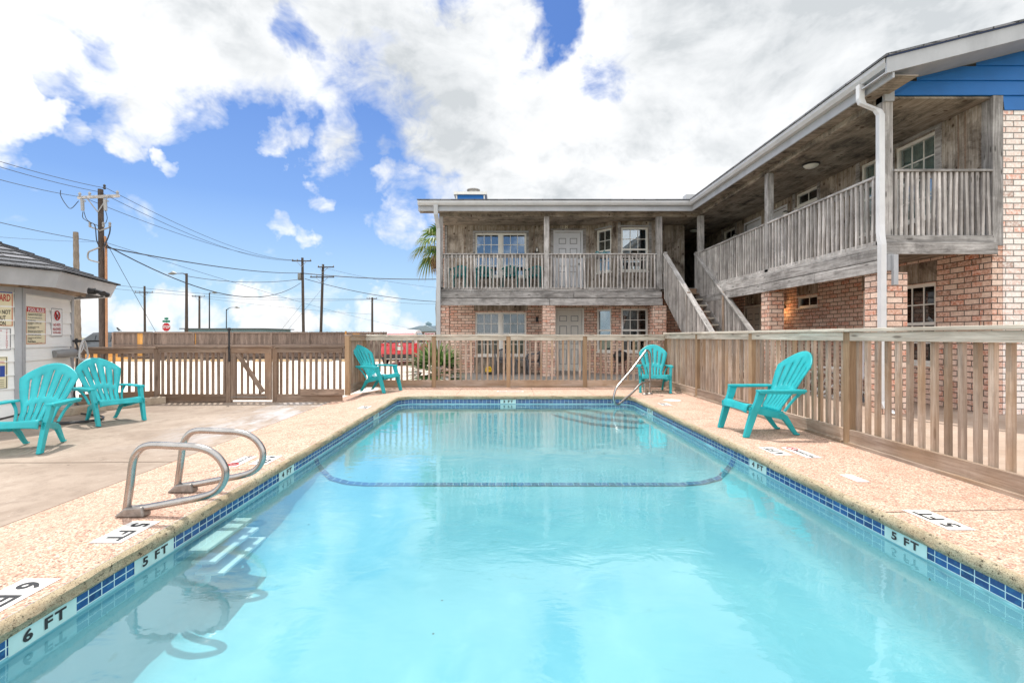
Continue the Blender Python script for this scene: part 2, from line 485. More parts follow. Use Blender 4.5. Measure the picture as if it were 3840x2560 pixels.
STEELD = M_plain('weathered steel plate', (0.30, 0.28, 0.26), 0.45, 0.8, var=0.3, nscale=30, bump=0.2)
WHITEP = M_plain('white paint', (0.78, 0.78, 0.76), 0.5, var=0.05, nscale=3, dirt=0.12)
TILEW = M_plain('white marker tile', (0.80, 0.78, 0.74), 0.35, var=0.06, nscale=20, dirt=0.2)
INK = M_plain('black lettering', (0.018, 0.018, 0.02), 0.6)
REDI = M_plain('red lettering', (0.45, 0.01, 0.015), 0.6)
BLUEI = M_plain('blue sign paint', (0.02, 0.06, 0.30), 0.5)
SIGNW = M_plain('white sign face', (0.78, 0.78, 0.78), 0.4, var=0.04)
SIGNC = M_plain('cream sign face', (0.74, 0.67, 0.45), 0.4, var=0.06)
REDP = M_plain('red car paint', (0.55, 0.008, 0.02), 0.25, var=0.05, coat=0.8)
CARG = M_plain('dark grey car paint', (0.05, 0.06, 0.07), 0.3, var=0.05, coat=0.7)
RUB = M_plain('tyre rubber', (0.015, 0.015, 0.015), 0.85)
CARGL = M_plain('car glass', (0.02, 0.03, 0.035), 0.05, spec=0.9)
CHROME = M_plain('chrome', (0.7, 0.7, 0.7), 0.12, 1.0, var=0.03)
REDL = M_plain('red lamp lens', (0.5, 0.01, 0.01), 0.15, coat=0.8)
GALV = M_plain('galvanised pole metal', (0.28, 0.28, 0.28), 0.5, 0.3)
WIREM = M_plain('wire black', (0.02, 0.022, 0.028), 0.6)
CONDUIT = M_plain('orange brown conduit', (0.40, 0.20, 0.10), 0.6, var=0.2, dirt=0.3)
GREEN = M_plain('green sign paint', (0.0, 0.20, 0.11), 0.4)
YEL = M_plain('yellow plastic', (0.80, 0.50, 0.01), 0.4)
YSTOP = M_concrete('yellowed wheel stop concrete', (0.55, 0.38, 0.20), (0.62, 0.52, 0.38), (0.30, 0.22, 0.14))
GLOBE = M_plain('frosted lamp glass', (0.78, 0.76, 0.70), 0.3)
SHINGLE = None
def mk_emit(name, col, st):
    t = NT(name)
    e = t.n('ShaderNodeEmission', Color=col, Strength=st)
    t.t.links.new(e.outputs[0], t.out.inputs[0]); return t.m
LAMPON = mk_emit('lit lamp globe', (1.0, 0.55, 0.22), 3.0)

def mk_shingle():
    t = NT('asphalt shingles')
    v = t.uv()
    b = t.n('ShaderNodeTexBrick', Vector=v, Color1=(0, 0, 0), Color2=(1, 1, 1), Mortar=(0.5, 0.5, 0.5), Scale=1.0, Mortar_Size=0.012, Mortar_Smooth=0.1, Brick_Width=0.34, Row_Height=0.15)
    c = t.ramp(b.outputs['Color'], [(0, (0.06, 0.065, 0.075)), (0.5, (0.13, 0.135, 0.15)), (1, (0.22, 0.22, 0.24))])
    c = t.mix(b.outputs['Fac'], c, (0.02, 0.02, 0.022))
    n = t.noise(t.geo(), 90, 3)
    c = t.mix(t.ramp(n, [(0.4, 0.0), (0.7, 0.5)]), c, (0.34, 0.34, 0.35))
    return t.bsdf(c, 0.9, 0, t.math('SUBTRACT', n, b.outputs['Fac']), 0.6, 0.01, 0.2)
SHINGLE = mk_shingle()

def mk_siding(name, col, pitch, flip=False, dirt=0.1, sunfade=0.1):
    t = NT(name)
    n = t.noise(t.geo(), 2.5, 5)
    n2 = t.noise(t.map(t.uv(), (3, 40, 1)), 2, 4)
    c = t.mix(t.ramp(n, [(0.3, 0.0), (0.75, 1.0)]), [x * (1 - sunfade) for x in col], [min(1, x * (1 + sunfade)) for x in col])
    c = t.mix(t.ramp(n2, [(0.5, 0.0), (0.8, dirt)]), c, [x * 0.5 for x in col])
    return t.bsdf(c, 0.55, 0, n2, 0.15, 0.003, 0.4)
BLUES = mk_siding('blue lap siding', (0.008, 0.14, 0.44), 0.2)
WSIDE = mk_siding('white lap siding', (0.84, 0.84, 0.82), 0.13, dirt=0.15, sunfade=0.05)

def mk_glass(name, tint, refl=1.0):
    t = NT(name)
    fr = t.n('ShaderNodeFresnel', IOR=1.55)
    wv = t.noise(t.geo(), 2.2, 2)
    bp = t.n('ShaderNodeBump', Strength=0.08, Distance=0.02, Height=wv)
    gl = t.n('ShaderNodeBsdfGlossy', Color=(0.9, 0.95, 1.0), Roughness=0.015, Normal=bp.outputs[0])
    tr = t.n('ShaderNodeBsdfTransparent', Color=tint)
    f = t.math('MULTIPLY_ADD', fr.outputs[0], 1.3 * refl, 0.10 * refl, True)
    mx = t.n('ShaderNodeMixShader', _0=f, _1=tr.outputs[0], _2=gl.outputs[0])
    t.t.links.new(mx.outputs[0], t.out.inputs[0]); return t.m
GLASS = mk_glass('window glass', (0.55, 0.62, 0.62))
GLASSL = mk_glass('shaded window glass', (0.70, 0.74, 0.74), 0.45)
GLASSC = mk_glass('clear window glass', (0.9, 0.93, 0.92), 0.5)
GLASSB = mk_glass('upper window glass', (0.45, 0.55, 0.60), 1.5)

def mk_water():
    t = NT('pool water')
    g = t.geo()
    n1 = t.noise(t.map(g, (1.0, 1.6, 1)), 3.2, 3, 0.5, 0.6)
    n2 = t.noise(t.map(g, (1.0, 2.0, 1)), 16, 3, 0.6, 0.4)
    n3 = t.noise(g, 0.7, 2, 0.5)
    patch = t.ramp(n3, [(0.42, 0.15), (0.62, 1.0)])
    h = t.math('ADD', t.math('MULTIPLY', n1, 0.6), t.math('MULTIPLY', t.math('MULTIPLY', n2, 0.14), patch))
    bp = t.n('ShaderNodeBump', Strength=0.16, Distance=0.03, Height=h)
    fr = t.n('ShaderNodeFresnel', IOR=1.38, Normal=bp.outputs[0])
    gl = t.n('ShaderNodeBsdfGlossy', Color=(0.97, 1.0, 1.0), Roughness=0.03, Normal=bp.outputs[0])
    tr = t.n('ShaderNodeBsdfTransparent', Color=(0.74, 0.955, 0.975))
    f = t.math('MULTIPLY_ADD', fr.outputs[0], 1.5, 0.045, True)
    df = t.n('ShaderNodeBsdfDiffuse', Color=t.mix(t.ramp(t.noise(g, 0.45, 4, 0.55, 0.6), [(0.35, 0.0), (0.65, 1.0)]), (0.42, 0.74, 0.79), (0.28, 0.64, 0.73)))
    body = t.n('ShaderNodeMixShader', _0=0.12, _1=tr.outputs[0], _2=df.outputs[0])
    mx = t.n('ShaderNodeMixShader', _0=f, _1=body.outputs[0], _2=gl.outputs[0])
    t.t.links.new(mx.outputs[0], t.out.inputs[0]); return t.m
WATERM = mk_water()

def mk_plaster():
    t = NT('pale aqua pool plaster')
    g = t.geo()
    n1 = t.noise(g, 0.55, 5, 0.55, 0.8)
    n2 = t.noise(g, 1.6, 5, 0.65, 1.0)
    n3 = t.noise(g, 5.0, 6, 0.75, 0.6)
    c = t.mix(t.ramp(n1, [(0.36, 0.0), (0.66, 1.0)]), (0.35, 0.74, 0.79), (0.22, 0.60, 0.70))
    c = t.mix(t.ramp(n2, [(0.50, 0.0), (0.78, 0.6)]), c, (0.50, 0.86, 0.88))
    alg = t.math('MULTIPLY', t.ramp(n3, [(0.60, 0.0), (0.72, 1.0)]), t.ramp(n2, [(0.35, 1.0), (0.5, 0.0)]))
    c = t.mix(t.math('MULTIPLY', alg, 0.8), c, (0.10, 0.33, 0.28))
    c = t.mix(1.0, c, (0.78, 0.76, 0.79), 'MULTIPLY')
    c = t.mix(t.ramp(t.voro(g, 3.3), [(0.018, 0.9), (0.03, 0.0)]), c, (0.03, 0.06, 0.06))
    return t.bsdf(c, 0.8, 0, n2, 0.1, 0.02, 0.2)
PLASTER = mk_plaster()

def mk_tile(name, pu, pv, grout=(0.62, 0.78, 0.80)):
    t = NT(name)
    v = t.uv()
    b = t.n('ShaderNodeTexBrick', Vector=v, Color1=(0, 0, 0), Color2=(1, 1, 1), Mortar=(0.5, 0.5, 0.5), Scale=1.0, Mortar_Size=0.0026, Mortar_Smooth=0.1, Brick_Width=pu, Row_Height=pv)
    b.offset = 0.0
    c = t.ramp(b.outputs['Color'], [(0, (0.006, 0.028, 0.13)), (0.5, (0.010, 0.055, 0.22)), (1, (0.016, 0.09, 0.30))])
    n = t.noise(t.geo(), 30, 4)
    c = t.mix(t.ramp(n, [(0.5, 0.0), (0.8, 0.6)]), c, (0.05, 0.25, 0.45))
    c = t.mix(b.outputs['Fac'], c, grout)
    return t.bsdf(c, 0.18, 0, t.math('SUBTRACT', t.math('MULTIPLY', n, 0.3), b.outputs['Fac']), 0.4, 0.003, 0.5)
TILE = mk_tile('blue waterline tile', 0.0743, 0.0375)
TILEF = mk_tile('blue floor line tile', 0.0743, 0.2, (0.55, 0.75, 0.8))

COPE = M_concrete('peach exposed aggregate', (0.48, 0.295, 0.212), (0.65, 0.475, 0.373), (0.24, 0.15, 0.12), speckle=0.85)
COPEE = M_concrete('mossy rough coping edge', (0.40, 0.32, 0.20), (0.52, 0.46, 0.33), (0.12, 0.10, 0.06), sc=2.5, speckle=0.3, stain=0.8)
DECK = M_concrete('beige deck concrete', (0.27, 0.21, 0.165), (0.40, 0.325, 0.265), (0.18, 0.135, 0.105), stain=0.6, patches=True)
PATIO = M_concrete('tan patio concrete', (0.36, 0.26, 0.195), (0.44, 0.34, 0.27), (0.24, 0.19, 0.15), stain=0.5)
PORCH = M_concrete('grey porch slab', (0.24, 0.22, 0.20), (0.32, 0.30, 0.28), (0.13, 0.12, 0.11), stain=0.5)
LOT = M_concrete('sun bleached parking concrete', (0.66, 0.59, 0.52), (0.74, 0.67, 0.60), (0.50, 0.42, 0.35), sc=0.4)
CURB = M_concrete('stained kerb concrete', (0.42, 0.33, 0.24), (0.50, 0.43, 0.34), (0.17, 0.13, 0.10), sc=2, stain=0.7)
GRAVEL = M_concrete('dark gravel and mulch', (0.10, 0.08, 0.065), (0.20, 0.17, 0.14), (0.04, 0.03, 0.025), sc=2.0, speckle=0.8, stain=0.8)
SOIL = M_concrete('open ground', (0.20, 0.20, 0.12), (0.28, 0.25, 0.17), (0.10, 0.11, 0.06), sc=0.3)

def mk_leaf(name, a, b, dry, k):
    t = NT(name)
    r = t.rnd(); v = t.uv()
    sp = t.n('ShaderNodeSeparateXYZ', Vector=v)
    c = t.mix(r, a, b)
    f = t.math('MULTIPLY', t.ramp(sp.outputs[0], [(0.55, 0.0), (1.0, 1.0)]), k)
    c = t.mix(f, c, dry)
    p = t.n('ShaderNodeBsdfPrincipled', Base_Color=c, Roughness=0.5)
    tl = t.n('ShaderNodeBsdfTranslucent', Color=c)
    mx = t.n('ShaderNodeMixShader', _0=0.35, _1=p.outputs[0], _2=tl.outputs[0])
    t.t.links.new(mx.outputs[0], t.out.inputs[0]); return t.m
LEAF = mk_leaf('palm leaf green', (0.06, 0.14, 0.02), (0.15, 0.27, 0.05), (0.42, 0.30, 0.14), 0.6)
LEAFD = mk_leaf('dead palm leaf', (0.22, 0.13, 0.07), (0.36, 0.24, 0.13), (0.30, 0.2, 0.12), 0.5)
LEAFS = mk_leaf('palmetto leaf green', (0.045, 0.12, 0.02), (0.11, 0.24, 0.05), (0.50, 0.50, 0.28), 0.5)
BARK = M_wood('palm bark', (0.20, 0.16, 0.12), (0.32, 0.27, 0.22), (0.06, 0.045, 0.03), knots=0.6, stain=0.4, var=0.3)
# ------------------------------------------------------------------ setting
PX0, PX1, PY0, PY1 = -1.97, 2.43, 0.45, 8.96
PR = 0.32
def struct(name, mb, mat, **k):
    return tag(mb.build(name, mat, **k), kind='structure')

def perimeter(d=0.0, n=10):
    """pool outline offset outward by d, counter clockwise, with outward normals and arc centres"""
    pts = []
    cs = [(PX1 - PR, PY0 + PR, -90), (PX1 - PR, PY1 - PR, 0), (PX0 + PR, PY1 - PR, 90), (PX0 + PR, PY0 + PR, 180)]
    for cx, cy, a0 in cs:
        for k in range(n + 1):
            a = R(a0 + 90 * k / n)
            nx, ny = math.cos(a), math.sin(a)
            pts.append((cx + (PR + d) * nx, cy + (PR + d) * ny, nx, ny, cx, cy))
    out = []
    m = len(pts)
    for i in range(m):                                   # subdivide the straight runs
        p, q = pts[i], pts[(i + 1) % m]
        L = math.hypot(q[0] - p[0], q[1] - p[1])
        k = max(1, int(L / 0.06)) if L > 0.3 else 1
        for j in range(k):
            t = j / k
            out.append(tuple(p[c] * (1 - t) + q[c] * t for c in range(6)))
    return out

OX0, OX1, OY0, OY1 = -3.35, 3.56, -1.5, 10.46
def zdeck(x, y):
    t = min(1, max(0, (-2.35 - x) / 1.0))
    return -0.15 * t * t * (3 - 2 * t)

def hash2(x, y, s=1.0):
    v = math.sin(x * 127.1 * s + y * 311.7 * s) * 43758.5453
    return v - math.floor(v)

def vnoise(x, y):
    xi, yi = math.floor(x), math.floor(y); fx, fy = x - xi, y - yi
    fx, fy = fx * fx * (3 - 2 * fx), fy * fy * (3 - 2 * fy)
    a, b, c, d = hash2(xi, yi), hash2(xi + 1, yi), hash2(xi, yi + 1), hash2(xi + 1, yi + 1)
    return (a * (1 - fx) + b * fx) * (1 - fy) + (c * (1 - fx) + d * fx) * fy

per = perimeter()
# coping: rough lip, then the slab out to the deck joints
prof = [(0.0, -0.072), (-0.014, -0.072), (-0.024, -0.058), (-0.027, -0.036), (-0.022, -0.014), (-0.010, -0.003), (0.012, 0.0)]
edge = MB(); top = MB()
def ringpt(p, d, z, rough):
    x, y, nx, ny, cx, cy = p
    w = (vnoise(x * 9 + z * 40, y * 9 + d * 30) - 0.5) * rough + (vnoise(x * 30 + z * 90, y * 30) - 0.5) * rough * 0.7
    return (x + nx * (d + w), y + ny * (d + w), z + w * 0.25)
N = len(per)
for k in range(len(prof) - 1):
    for i in range(N):
        a, b = per[i], per[(i + 1) % N]
        r0, r1 = [0.003, 0.006, 0.016, 0.018, 0.014, 0.008, 0.0][k:k + 2]
        edge.quad([ringpt(a, prof[k][0], prof[k][1], r0), ringpt(b, prof[k][0], prof[k][1], r0), ringpt(b, prof[k + 1][0], prof[k + 1][1], r1), ringpt(a, prof[k + 1][0], prof[k + 1][1], r1)])
def ray_out(p):
    x, y, nx, ny, cx, cy = p
    # straight sides project square to the outer line, arcs fan into the corner
    ts = []
    if nx > 1e-6: ts.append((OX1 - cx) / nx)
    if nx < -1e-6: ts.append((OX0 - cx) / nx)
    if ny > 1e-6: ts.append((OY1 - cy) / ny)
    if ny < -1e-6: ts.append((OY0 - cy) / ny)
    t = min(ts)
    if abs(nx) > 0.9999: return (OX1 if nx > 0 else OX0, y)
    if abs(ny) > 0.9999: return (x, OY1 if ny > 0 else OY0)
    return (cx + nx * t, cy + ny * t)
rings = [0.0105, 0.12, 0.3, 0.5, 0.7, 0.85, 1.0]
def rp(p, t):
    ox, oy = ray_out(p)
    x, y = p[0] * (1 - t) + ox * t, p[1] * (1 - t) + oy * t
    return (x, y, zdeck(x, y))
for k in range(len(rings) - 1):
    for i in range(N):
        a, b = per[i], per[(i + 1) % N]
        top.quad([rp(a, rings[k]), rp(b, rings[k]), rp(b, rings[k + 1]), rp(a, rings[k + 1])])
# fill the outer corners left between the fan rays
for (cx, cy, sx, sy) in ((OX1, OY1, 1, 1), (OX0, OY1, -1, 1), (OX0, OY0, -1, -1), (OX1, OY0, 1, -1)):
    ccx = PX1 - PR if sx > 0 else PX0 + PR; ccy = PY1 - PR if sy > 0 else PY0 + PR
    hits = []
    for p in per:
        if (p[2] * sx > 1e-4 and p[3] * sy > 1e-4) and abs(p[4] - ccx) < 1e-6 and abs(p[5] - ccy) < 1e-6:
            hits.append(ray_out(p))
    hx = [h for h in hits if abs(h[0] - cx) < 1e-6]; hy = [h for h in hits if abs(h[1] - cy) < 1e-6]
    if hx and hy:
        a = max(hx, key=lambda h: h[1] * sy); b = max(hy, key=lambda h: h[0] * sx)
        top.quad([(a[0], a[1], zdeck(*a)), (cx, cy, zdeck(cx, cy)), (b[0], b[1], zdeck(*b))])
struct('pool_coping_edge', edge, COPEE, weld=True, smooth=True)
struct('pool_coping', top, COPE, weld=True)

# joints cut across the coping
jt = MB()
for y in (3.85, 6.6): jt.box(-3.34, -2.02, y, y + 0.008, -0.16, 0.0005)
jl = MB()
def strip(mb, x0, y0, x1, y1, w, dz=0.002, n=8):
    for i in range(n):
        t0, t1 = i / n, (i + 1) / n
        a = (x0 + (x1 - x0) * t0, y0 + (y1 - y0) * t0); b = (x0 + (x1 - x0) * t1, y0 + (y1 - y0) * t1)
        dx, dy = b[0] - a[0], b[1] - a[1]; L = math.hypot(dx, dy); px, py = -dy / L * w / 2, dx / L * w / 2
        mb.quad([(a[0] + px, a[1] + py, zdeck(*a) + dz), (b[0] + px, b[1] + py, zdeck(*b) + dz), (b[0] - px, b[1] - py, zdeck(*b) + dz), (a[0] - px, a[1] - py, zdeck(*a) + dz)])
for (x0, y0, x1, y1) in ((-3.34, 3.95, -2.0, 3.97), (-3.34, 6.05, -2.0, 6.0), (2.44, 3.0, 3.54, 3.06), (2.44, 6.4, 3.54, 6.35), (-0.9, 9.0, -0.88, 10.4), (0.6, 9.0, 0.62, 10.4), (1.75, 9.0, 1.74, 10.4)):
    strip(jl, x0, y0, x1, y1, 0.008)
JOINT = M_plain('dark joint', (0.16, 0.11, 0.08), 0.9)
struct('coping_joint', jl, JOINT)

# tile band and marker plates
tb = MB(); acc = 0.0
for i in range(N):
    a, b = per[i], per[(i + 1) % N]
    L = math.hypot(b[0] - a[0], b[1] - a[1])
    tb.quad([(a[0], a[1], -0.152), (b[0], b[1], -0.152), (b[0], b[1], -0.070), (a[0], a[1], -0.070)][::1], uv=[(acc, -0.002), (acc + L, -0.002), (acc + L, 0.080), (acc, 0.080)])
    acc += L
struct('waterline_tile', tb, TILE, weld=False)
lw = MB()
for i in range(N):
    a, b = per[i], per[(i + 1) % N]
    lw.quad([(a[0], a[1], -0.26), (b[0], b[1], -0.26), (b[0], b[1], -0.152), (a[0], a[1], -0.152)])
struct('pool_wall', lw, PLASTER)

# basin floor
def sdf(x, y):
    cx, cy = (PX0 + PX1) / 2, (PY0 + PY1) / 2
    hx, hy = (PX1 - PX0) / 2 - PR, (PY1 - PY0) / 2 - PR
    qx, qy = abs(x - cx) - hx, abs(y - cy) - hy
    return -(math.hypot(max(qx, 0), max(qy, 0)) + min(max(qx, qy), 0) - PR)
def depth(y):
    t = (y - 0.45)
    if y > 6.0: return 0.36
    if y > 4.95: return 0.36 - (0.435 - 0.36) * (y - 6.0) / 1.05
    return 0.435 + (4.95 - y) * 0.075
def cove(d):
    K = [(0, 0), (0.02, 0.22), (0.07, 0.46), (0.16, 0.77), (0.34, 0.94), (0.55, 1.0), (99, 1.0)]
    for (a, u), (b, v) in zip(K, K[1:]):
        if d <= b: return u + (v - u) * (d - a) / (b - a)
    return 1.0
def zfloor(x, y):
    d = sdf(x, y)
    if d <= 0: return -0.16
    return -0.16 - (depth(y) - 0.16) * cove(d * (1 + max(0, min(1, (4.95 - y) / 1.5)) * 1.2))
off = [0, 0.01, 0.02, 0.045, 0.07, 0.11, 0.16, 0.22, 0.28, 0.34, 0.45, 0.55]
xs = sorted([PX0 + o for o in off] + [PX1 - o for o in off] + [PX0 + 0.55 + (PX1 - PX0 - 1.1) * k / 16 for k in range(1, 16)])
ys = sorted([PY0 + o for o in off] + [PY1 - o for o in off] + [PY0 + 0.55 + (PY1 - PY0 - 1.1) * k / 40 for k in range(1, 40)])
fl = MB(); fl.grid(lambda x, y: (x, y, zfloor(x, y)), xs, ys)
struct('pool_floor', fl, PLASTER, smooth=True, weld=True)
# blue tile line over the floor break
ln = MB(); path = [(x, zfloor(x, 4.95)) for x in [PX0 + 0.002] + sorted([PX0 + o for o in off[1:]] + [PX1 - o for o in off[1:]] + [PX0 + 0.55 + (PX1 - PX0 - 1.1) * k / 6 for k in range(1, 6)]) + [PX1 - 0.002]]
acc = 0
for (xa, za), (xb, zb) in zip(path, path[1:]):
    L = math.hypot(xb - xa, zb - za)
    ln.quad([(xa, 4.90, za + 0.006), (xb, 4.90, zb + 0.006), (xb, 5.00, zb + 0.006), (xa, 5.00, za + 0.006)], uv=[(acc, 0.05), (acc + L, 0.05), (acc + L, 0.15), (acc, 0.15)])
    acc += L
tag(ln.build('floor_tile_line', TILEF), kind='structure')
# corner entry steps
stp = MB()
for k, (a, z) in enumerate(((1.75, -0.315), (1.40, -0.265), (1.05, -0.215))):
    poly = [(PX1 - a * 0.95, PY1 - 0.0), (PX1 - a * 0.55, PY1 - a * 0.62), (PX1 - 0.0, PY1 - a * 0.95), (PX1, PY1)]
    stp.prism(poly, 'z', -0.6, z)
stepo = struct('pool_entry_steps', stp, PLASTER, fix=True)
# water
wm = MB(); wm.grid(lambda x, y: (x, y, WATER), [PX0 - 0.01, PX1 + 0.01], [PY0 - 0.01, PY1 + 0.01])
struct('pool_water', wm, WATERM)

# ground sheets
def sheet(name, poly, z, mat, thick=0):
    m = MB(); m.quad([(x, y, z) for x, y in poly]); return struct(name, m, mat)
m = MB()       # open ground with a hole under the pool area
for (x0, x1, y0, y1) in ((-600, -20, -600, 1200), (20, 600, -600, 1200), (-20, 20, -600, -12), (-20, 20, 60, 1200)):
    m.quad([(x0, y0, -0.262), (x1, y0, -0.262), (x1, y1, -0.262), (x0, y1, -0.262)])
struct('open_ground', m, SOIL)
m = MB()
for (x0, x1, y0, y1) in ((-20, OX0, -12, 60), (OX1, 20, -12, 60), (OX0, OX1, OY1, 60), (OX0, OX1, -12, OY0)):
    m.quad([(x0, y0, -0.258), (x1, y0, -0.258), (x1, y1, -0.258), (x0, y1, -0.258)])
struct('ground', m, SOIL)
m = MB(); m.quad([(-8.6, -1.5, -0.172), (OX0, -1.5, -0.156), (OX0, 9.30, -0.156), (-6.9, 9.30, -0.172), (-8.6, 8.0, -0.172)])
struct('pool_deck', m, DECK)
m = MB(); m.box(-8.6, OX0, 9.30, 9.302, -0.26, -0.16); struct('deck_edge', m, DECK)
m = MB()       # patio right of the pool and around the building
m.quad([(OX1, -2, -0.10), (9.0, -2, -0.10), (9.0, 10.46, -0.12), (OX1, 10.46, -0.12)])
m.quad([(-1.3, 10.46, -0.12), (9.0, 10.46, -0.12), (9.0, 12.9, -0.12), (-1.3, 12.9, -0.12)])
struct('patio', m, PATIO)
m = MB(); m.box(-2.3, 8.0, 12.9, 18.0, -0.26, -0.105); struct('porch_slab', m, PORCH)
sheet('parking_lot', [(-30, 9.30), (-1.3, 9.30), (-1.3, 12.9), (-2.3, 12.9), (-2.3, 26.4), (-30, 26.4)], -0.225, LOT)
sheet('gravel_strip', [(-30, 26.4), (-1.0, 26.4), (-1.0, 29.6), (-30, 28.0)], -0.215, GRAVEL)
sheet('street', [(-120, 33), (60, 33), (60, 42), (-120, 42)], -0.25, M_concrete('asphalt', (0.05, 0.05, 0.05), (0.07, 0.07, 0.07), (0.03, 0.03, 0.03)))
# deck joints and scuffs
m = MB()
def dstrip(x0, y0, x1, y1, w): 
    dx, dy = x1 - x0, y1 - y0; L = math.hypot(dx, dy); px, py = -dy / L * w / 2, dx / L * w / 2
    m.quad([(x0 + px, y0 + py, -0.154), (x1 + px, y1 + py, -0.154), (x1 - px, y1 - py, -0.154), (x0 - px, y0 - py, -0.154)])
dstrip(-8.0, 4.72, -3.37, 4.80, 0.012); dstrip(-3.365, -1, -3.365, 9.2, 0.018)
struct('deck_joint', m, JOINT)
# kerb by the shed
m = MB(); m.quad([(0, 0, 0)] * 3) if False else None
def kerb(pts, w, h, z):
    for (a, b) in zip(pts, pts[1:]):
        m.beam((a[0], a[1], z + h / 2), (b[0], b[1], z + h / 2), w, h)
kerb([(-7.25, 7.35), (-7.0, 8.3), (-6.62, 9.15)], 0.22, 0.13, -0.172)
tag(m.build('low_kerb', CURB, bevel=0.012), 'low stained concrete kerb between the pool shed and the left fence corner post', 'kerb')

# depth marks set into the coping: plate + lettering
def marker(txt, cx, cy, side, w, h, label, size=0.11, ring=None, worn=False, group=None, bold=0.02, sx=1.0):
    o = empty('depth_marker' if ring is None else 'no_diving_marker')
    if side == 'L': right, up = Vector((0, -1, 0)), Vector((1, 0, 0))
    elif side == 'R': right, up = Vector((0, 1, 0)), Vector((-1, 0, 0))
    else: right, up = Vector((1, 0, 0)), Vector((0, 1, 0)) 
    def P(a, b, dz):
        q = Vector((cx, cy, 0)) + right * a + up * b
        return Vector((q.x, q.y, zdeck(q.x, q.y) + dz))
    nrm = (P(0.05, 0, 0) - P(0, 0, 0)).cross(P(0, 0.05, 0) - P(0, 0, 0)).normalized()
    b = MB()
    if ring == 'disc':
        pts = [P(w / 2 * math.cos(k * math.pi / 12), w / 2 * math.sin(k * math.pi / 12), 0.003) for k in range(24)]
        b.add(pts, [tuple(range(24))], MB.uv_box)
    else:
        b.add([P(-w / 2, -h / 2, 0.003), P(w / 2, -h / 2, 0.003), P(w / 2, h / 2, 0.003), P(-w / 2, h / 2, 0.003)], [(0, 1, 2, 3)], MB.uv_box)
    b.build('plate', TILEW, o)
    r3 = (P(0.05, 0, 0) - P(0, 0, 0)).normalized(); u3 = (P(0, 0.05, 0) - P(0, 0, 0)).normalized()
    if txt:
        tm = MB(); text_mb(tm, txt, size, P(-0.04 if ring == 'sign' else 0, 0, 0.0045), r3, u3, bold=bold, sx=sx)
        tm.build('lettering', INK, o)
    if ring == 'sign':
        rm = MB(); c = P(w / 2 - h * 0.55, 0, 0.006)
        rm.tube([c + r3 * (h * 0.34 * math.cos(a * math.pi / 8)) + u3 * (h * 0.34 * math.sin(a * math.pi / 8)) for a in range(16)], 0.0035, 4, closed=True)
        rm.tube([c - r3 * h * 0.22 + u3 * h * 0.22, c + r3 * h * 0.22 - u3 * h * 0.22], 0.003, 4)
        rm.build('red_ring', REDI, o)
    tag(o, label, 'depth marker' if ring is None else 'pool sign', group)
    return o
marker('6 FT', -2.13, 2.02, 'L', 0.31, 0.17, 'white tile reading 6 FT on the left coping, nearest the camera', size=0.135)
marker('5 FT', -2.16, 2.70, 'L', 0.30, 0.17, 'white tile reading 5 FT on the left coping in front of the ladder rails', size=0.135)
marker('4 FT', -2.15, 4.27, 'L', 0.30, 0.16, 'white tile reading 4 FT on the left coping behind the ladder rails', size=0.13)
marker('NO DIVING', -2.36, 4.22, 'L', 0.36, 0.13, 'white tile with NO DIVING and a red circle on the left coping', size=0.055, ring='sign')
marker('3 FT', -2.19, 7.45, 'L', 0.28, 0.16, 'white tile reading 3 FT on the far left coping', size=0.13)
marker('5 FT', 2.66, 2.88, 'R', 0.32, 0.16, 'white tile reading 5 FT on the right coping nearest the camera', size=0.13)
marker('4 FT', 2.66, 4.60, 'R', 0.32, 0.16, 'white tile reading 4 FT on the right coping below the turquoise chair', size=0.13)
marker('NO DIVING', 2.88, 4.55, 'R', 0.42, 0.14, 'NO DIVING tile with red circle beside the 4 FT tile on the right', size=0.06, ring='sign')
marker('', 2.78, 3.72, 'R', 0.2, 0.1, 'worn blank white tile on the right coping between the 4 FT and 5 FT tiles', size=0.1)
marker('3 FT', 2.68, 7.78, 'R', 0.28, 0.16, 'white tile reading 3 FT on the far right coping', size=0.13)
marker('', 2.98, 8.28, 'R', 0.30, 0.3, 'round worn white disc on the far right coping near the hand rail', ring='disc')
marker('NO DIVING', 0.15, 9.62, 'F', 0.55, 0.14, 'faded NO DIVING tile on the far coping below the back fence', size=0.09)

# depth numbers on the tile band
def bandmark(txt, x, y, side, label):
    o = empty('depth_plate'); w = 0.30
    zc = -0.114
    if side == 'L': n, r = Vector((1, 0, 0)), Vector((0, 1, 0))
    elif side == 'R': n, r = Vector((-1, 0, 0)), Vector((0, -1, 0))
    else: n, r = Vector((0, -1, 0)), Vector((1, 0, 0))
    c = Vector((x, y, zc)); u = Vector((0, 0, 1))
    b = MB()
    P = [c + n * 0.003 + r * a + u * bb for a, bb in ((-w / 2, -0.042), (w / 2, -0.042), (w / 2, 0.036), (-w / 2, 0.036))]
    b.quad(P); b.build('plate', PALEPL, o)
    tm = MB(); rr = r if side != 'L' else -r
    rr = n.cross(u) * -1
    text_mb(tm, txt, 0.064, c + n * 0.0045 + Vector((0, 0, -0.002)), u.cross(n), u, bold=0.035, sx=1.35, space=1.25); tm.build('lettering', INK, o)
    tag(o, label, 'depth marker')
PALEPL = M_plain('pale aqua marker plate', (0.55, 0.76, 0.74), 0.3)
for txt, y in (('6 FT', 2.02), ('5 FT', 2.66), ('4 FT', 4.28), ('3 FT', 7.3)):
    bandmark(txt, PX0, y, 'L', 'black %s on the left tile band, %s' % (txt, {'6 FT': 'closest to the camera', '5 FT': 'just before the ladder', '4 FT': 'where the floor tile line starts', '3 FT': 'farthest along the left side'}[txt]))
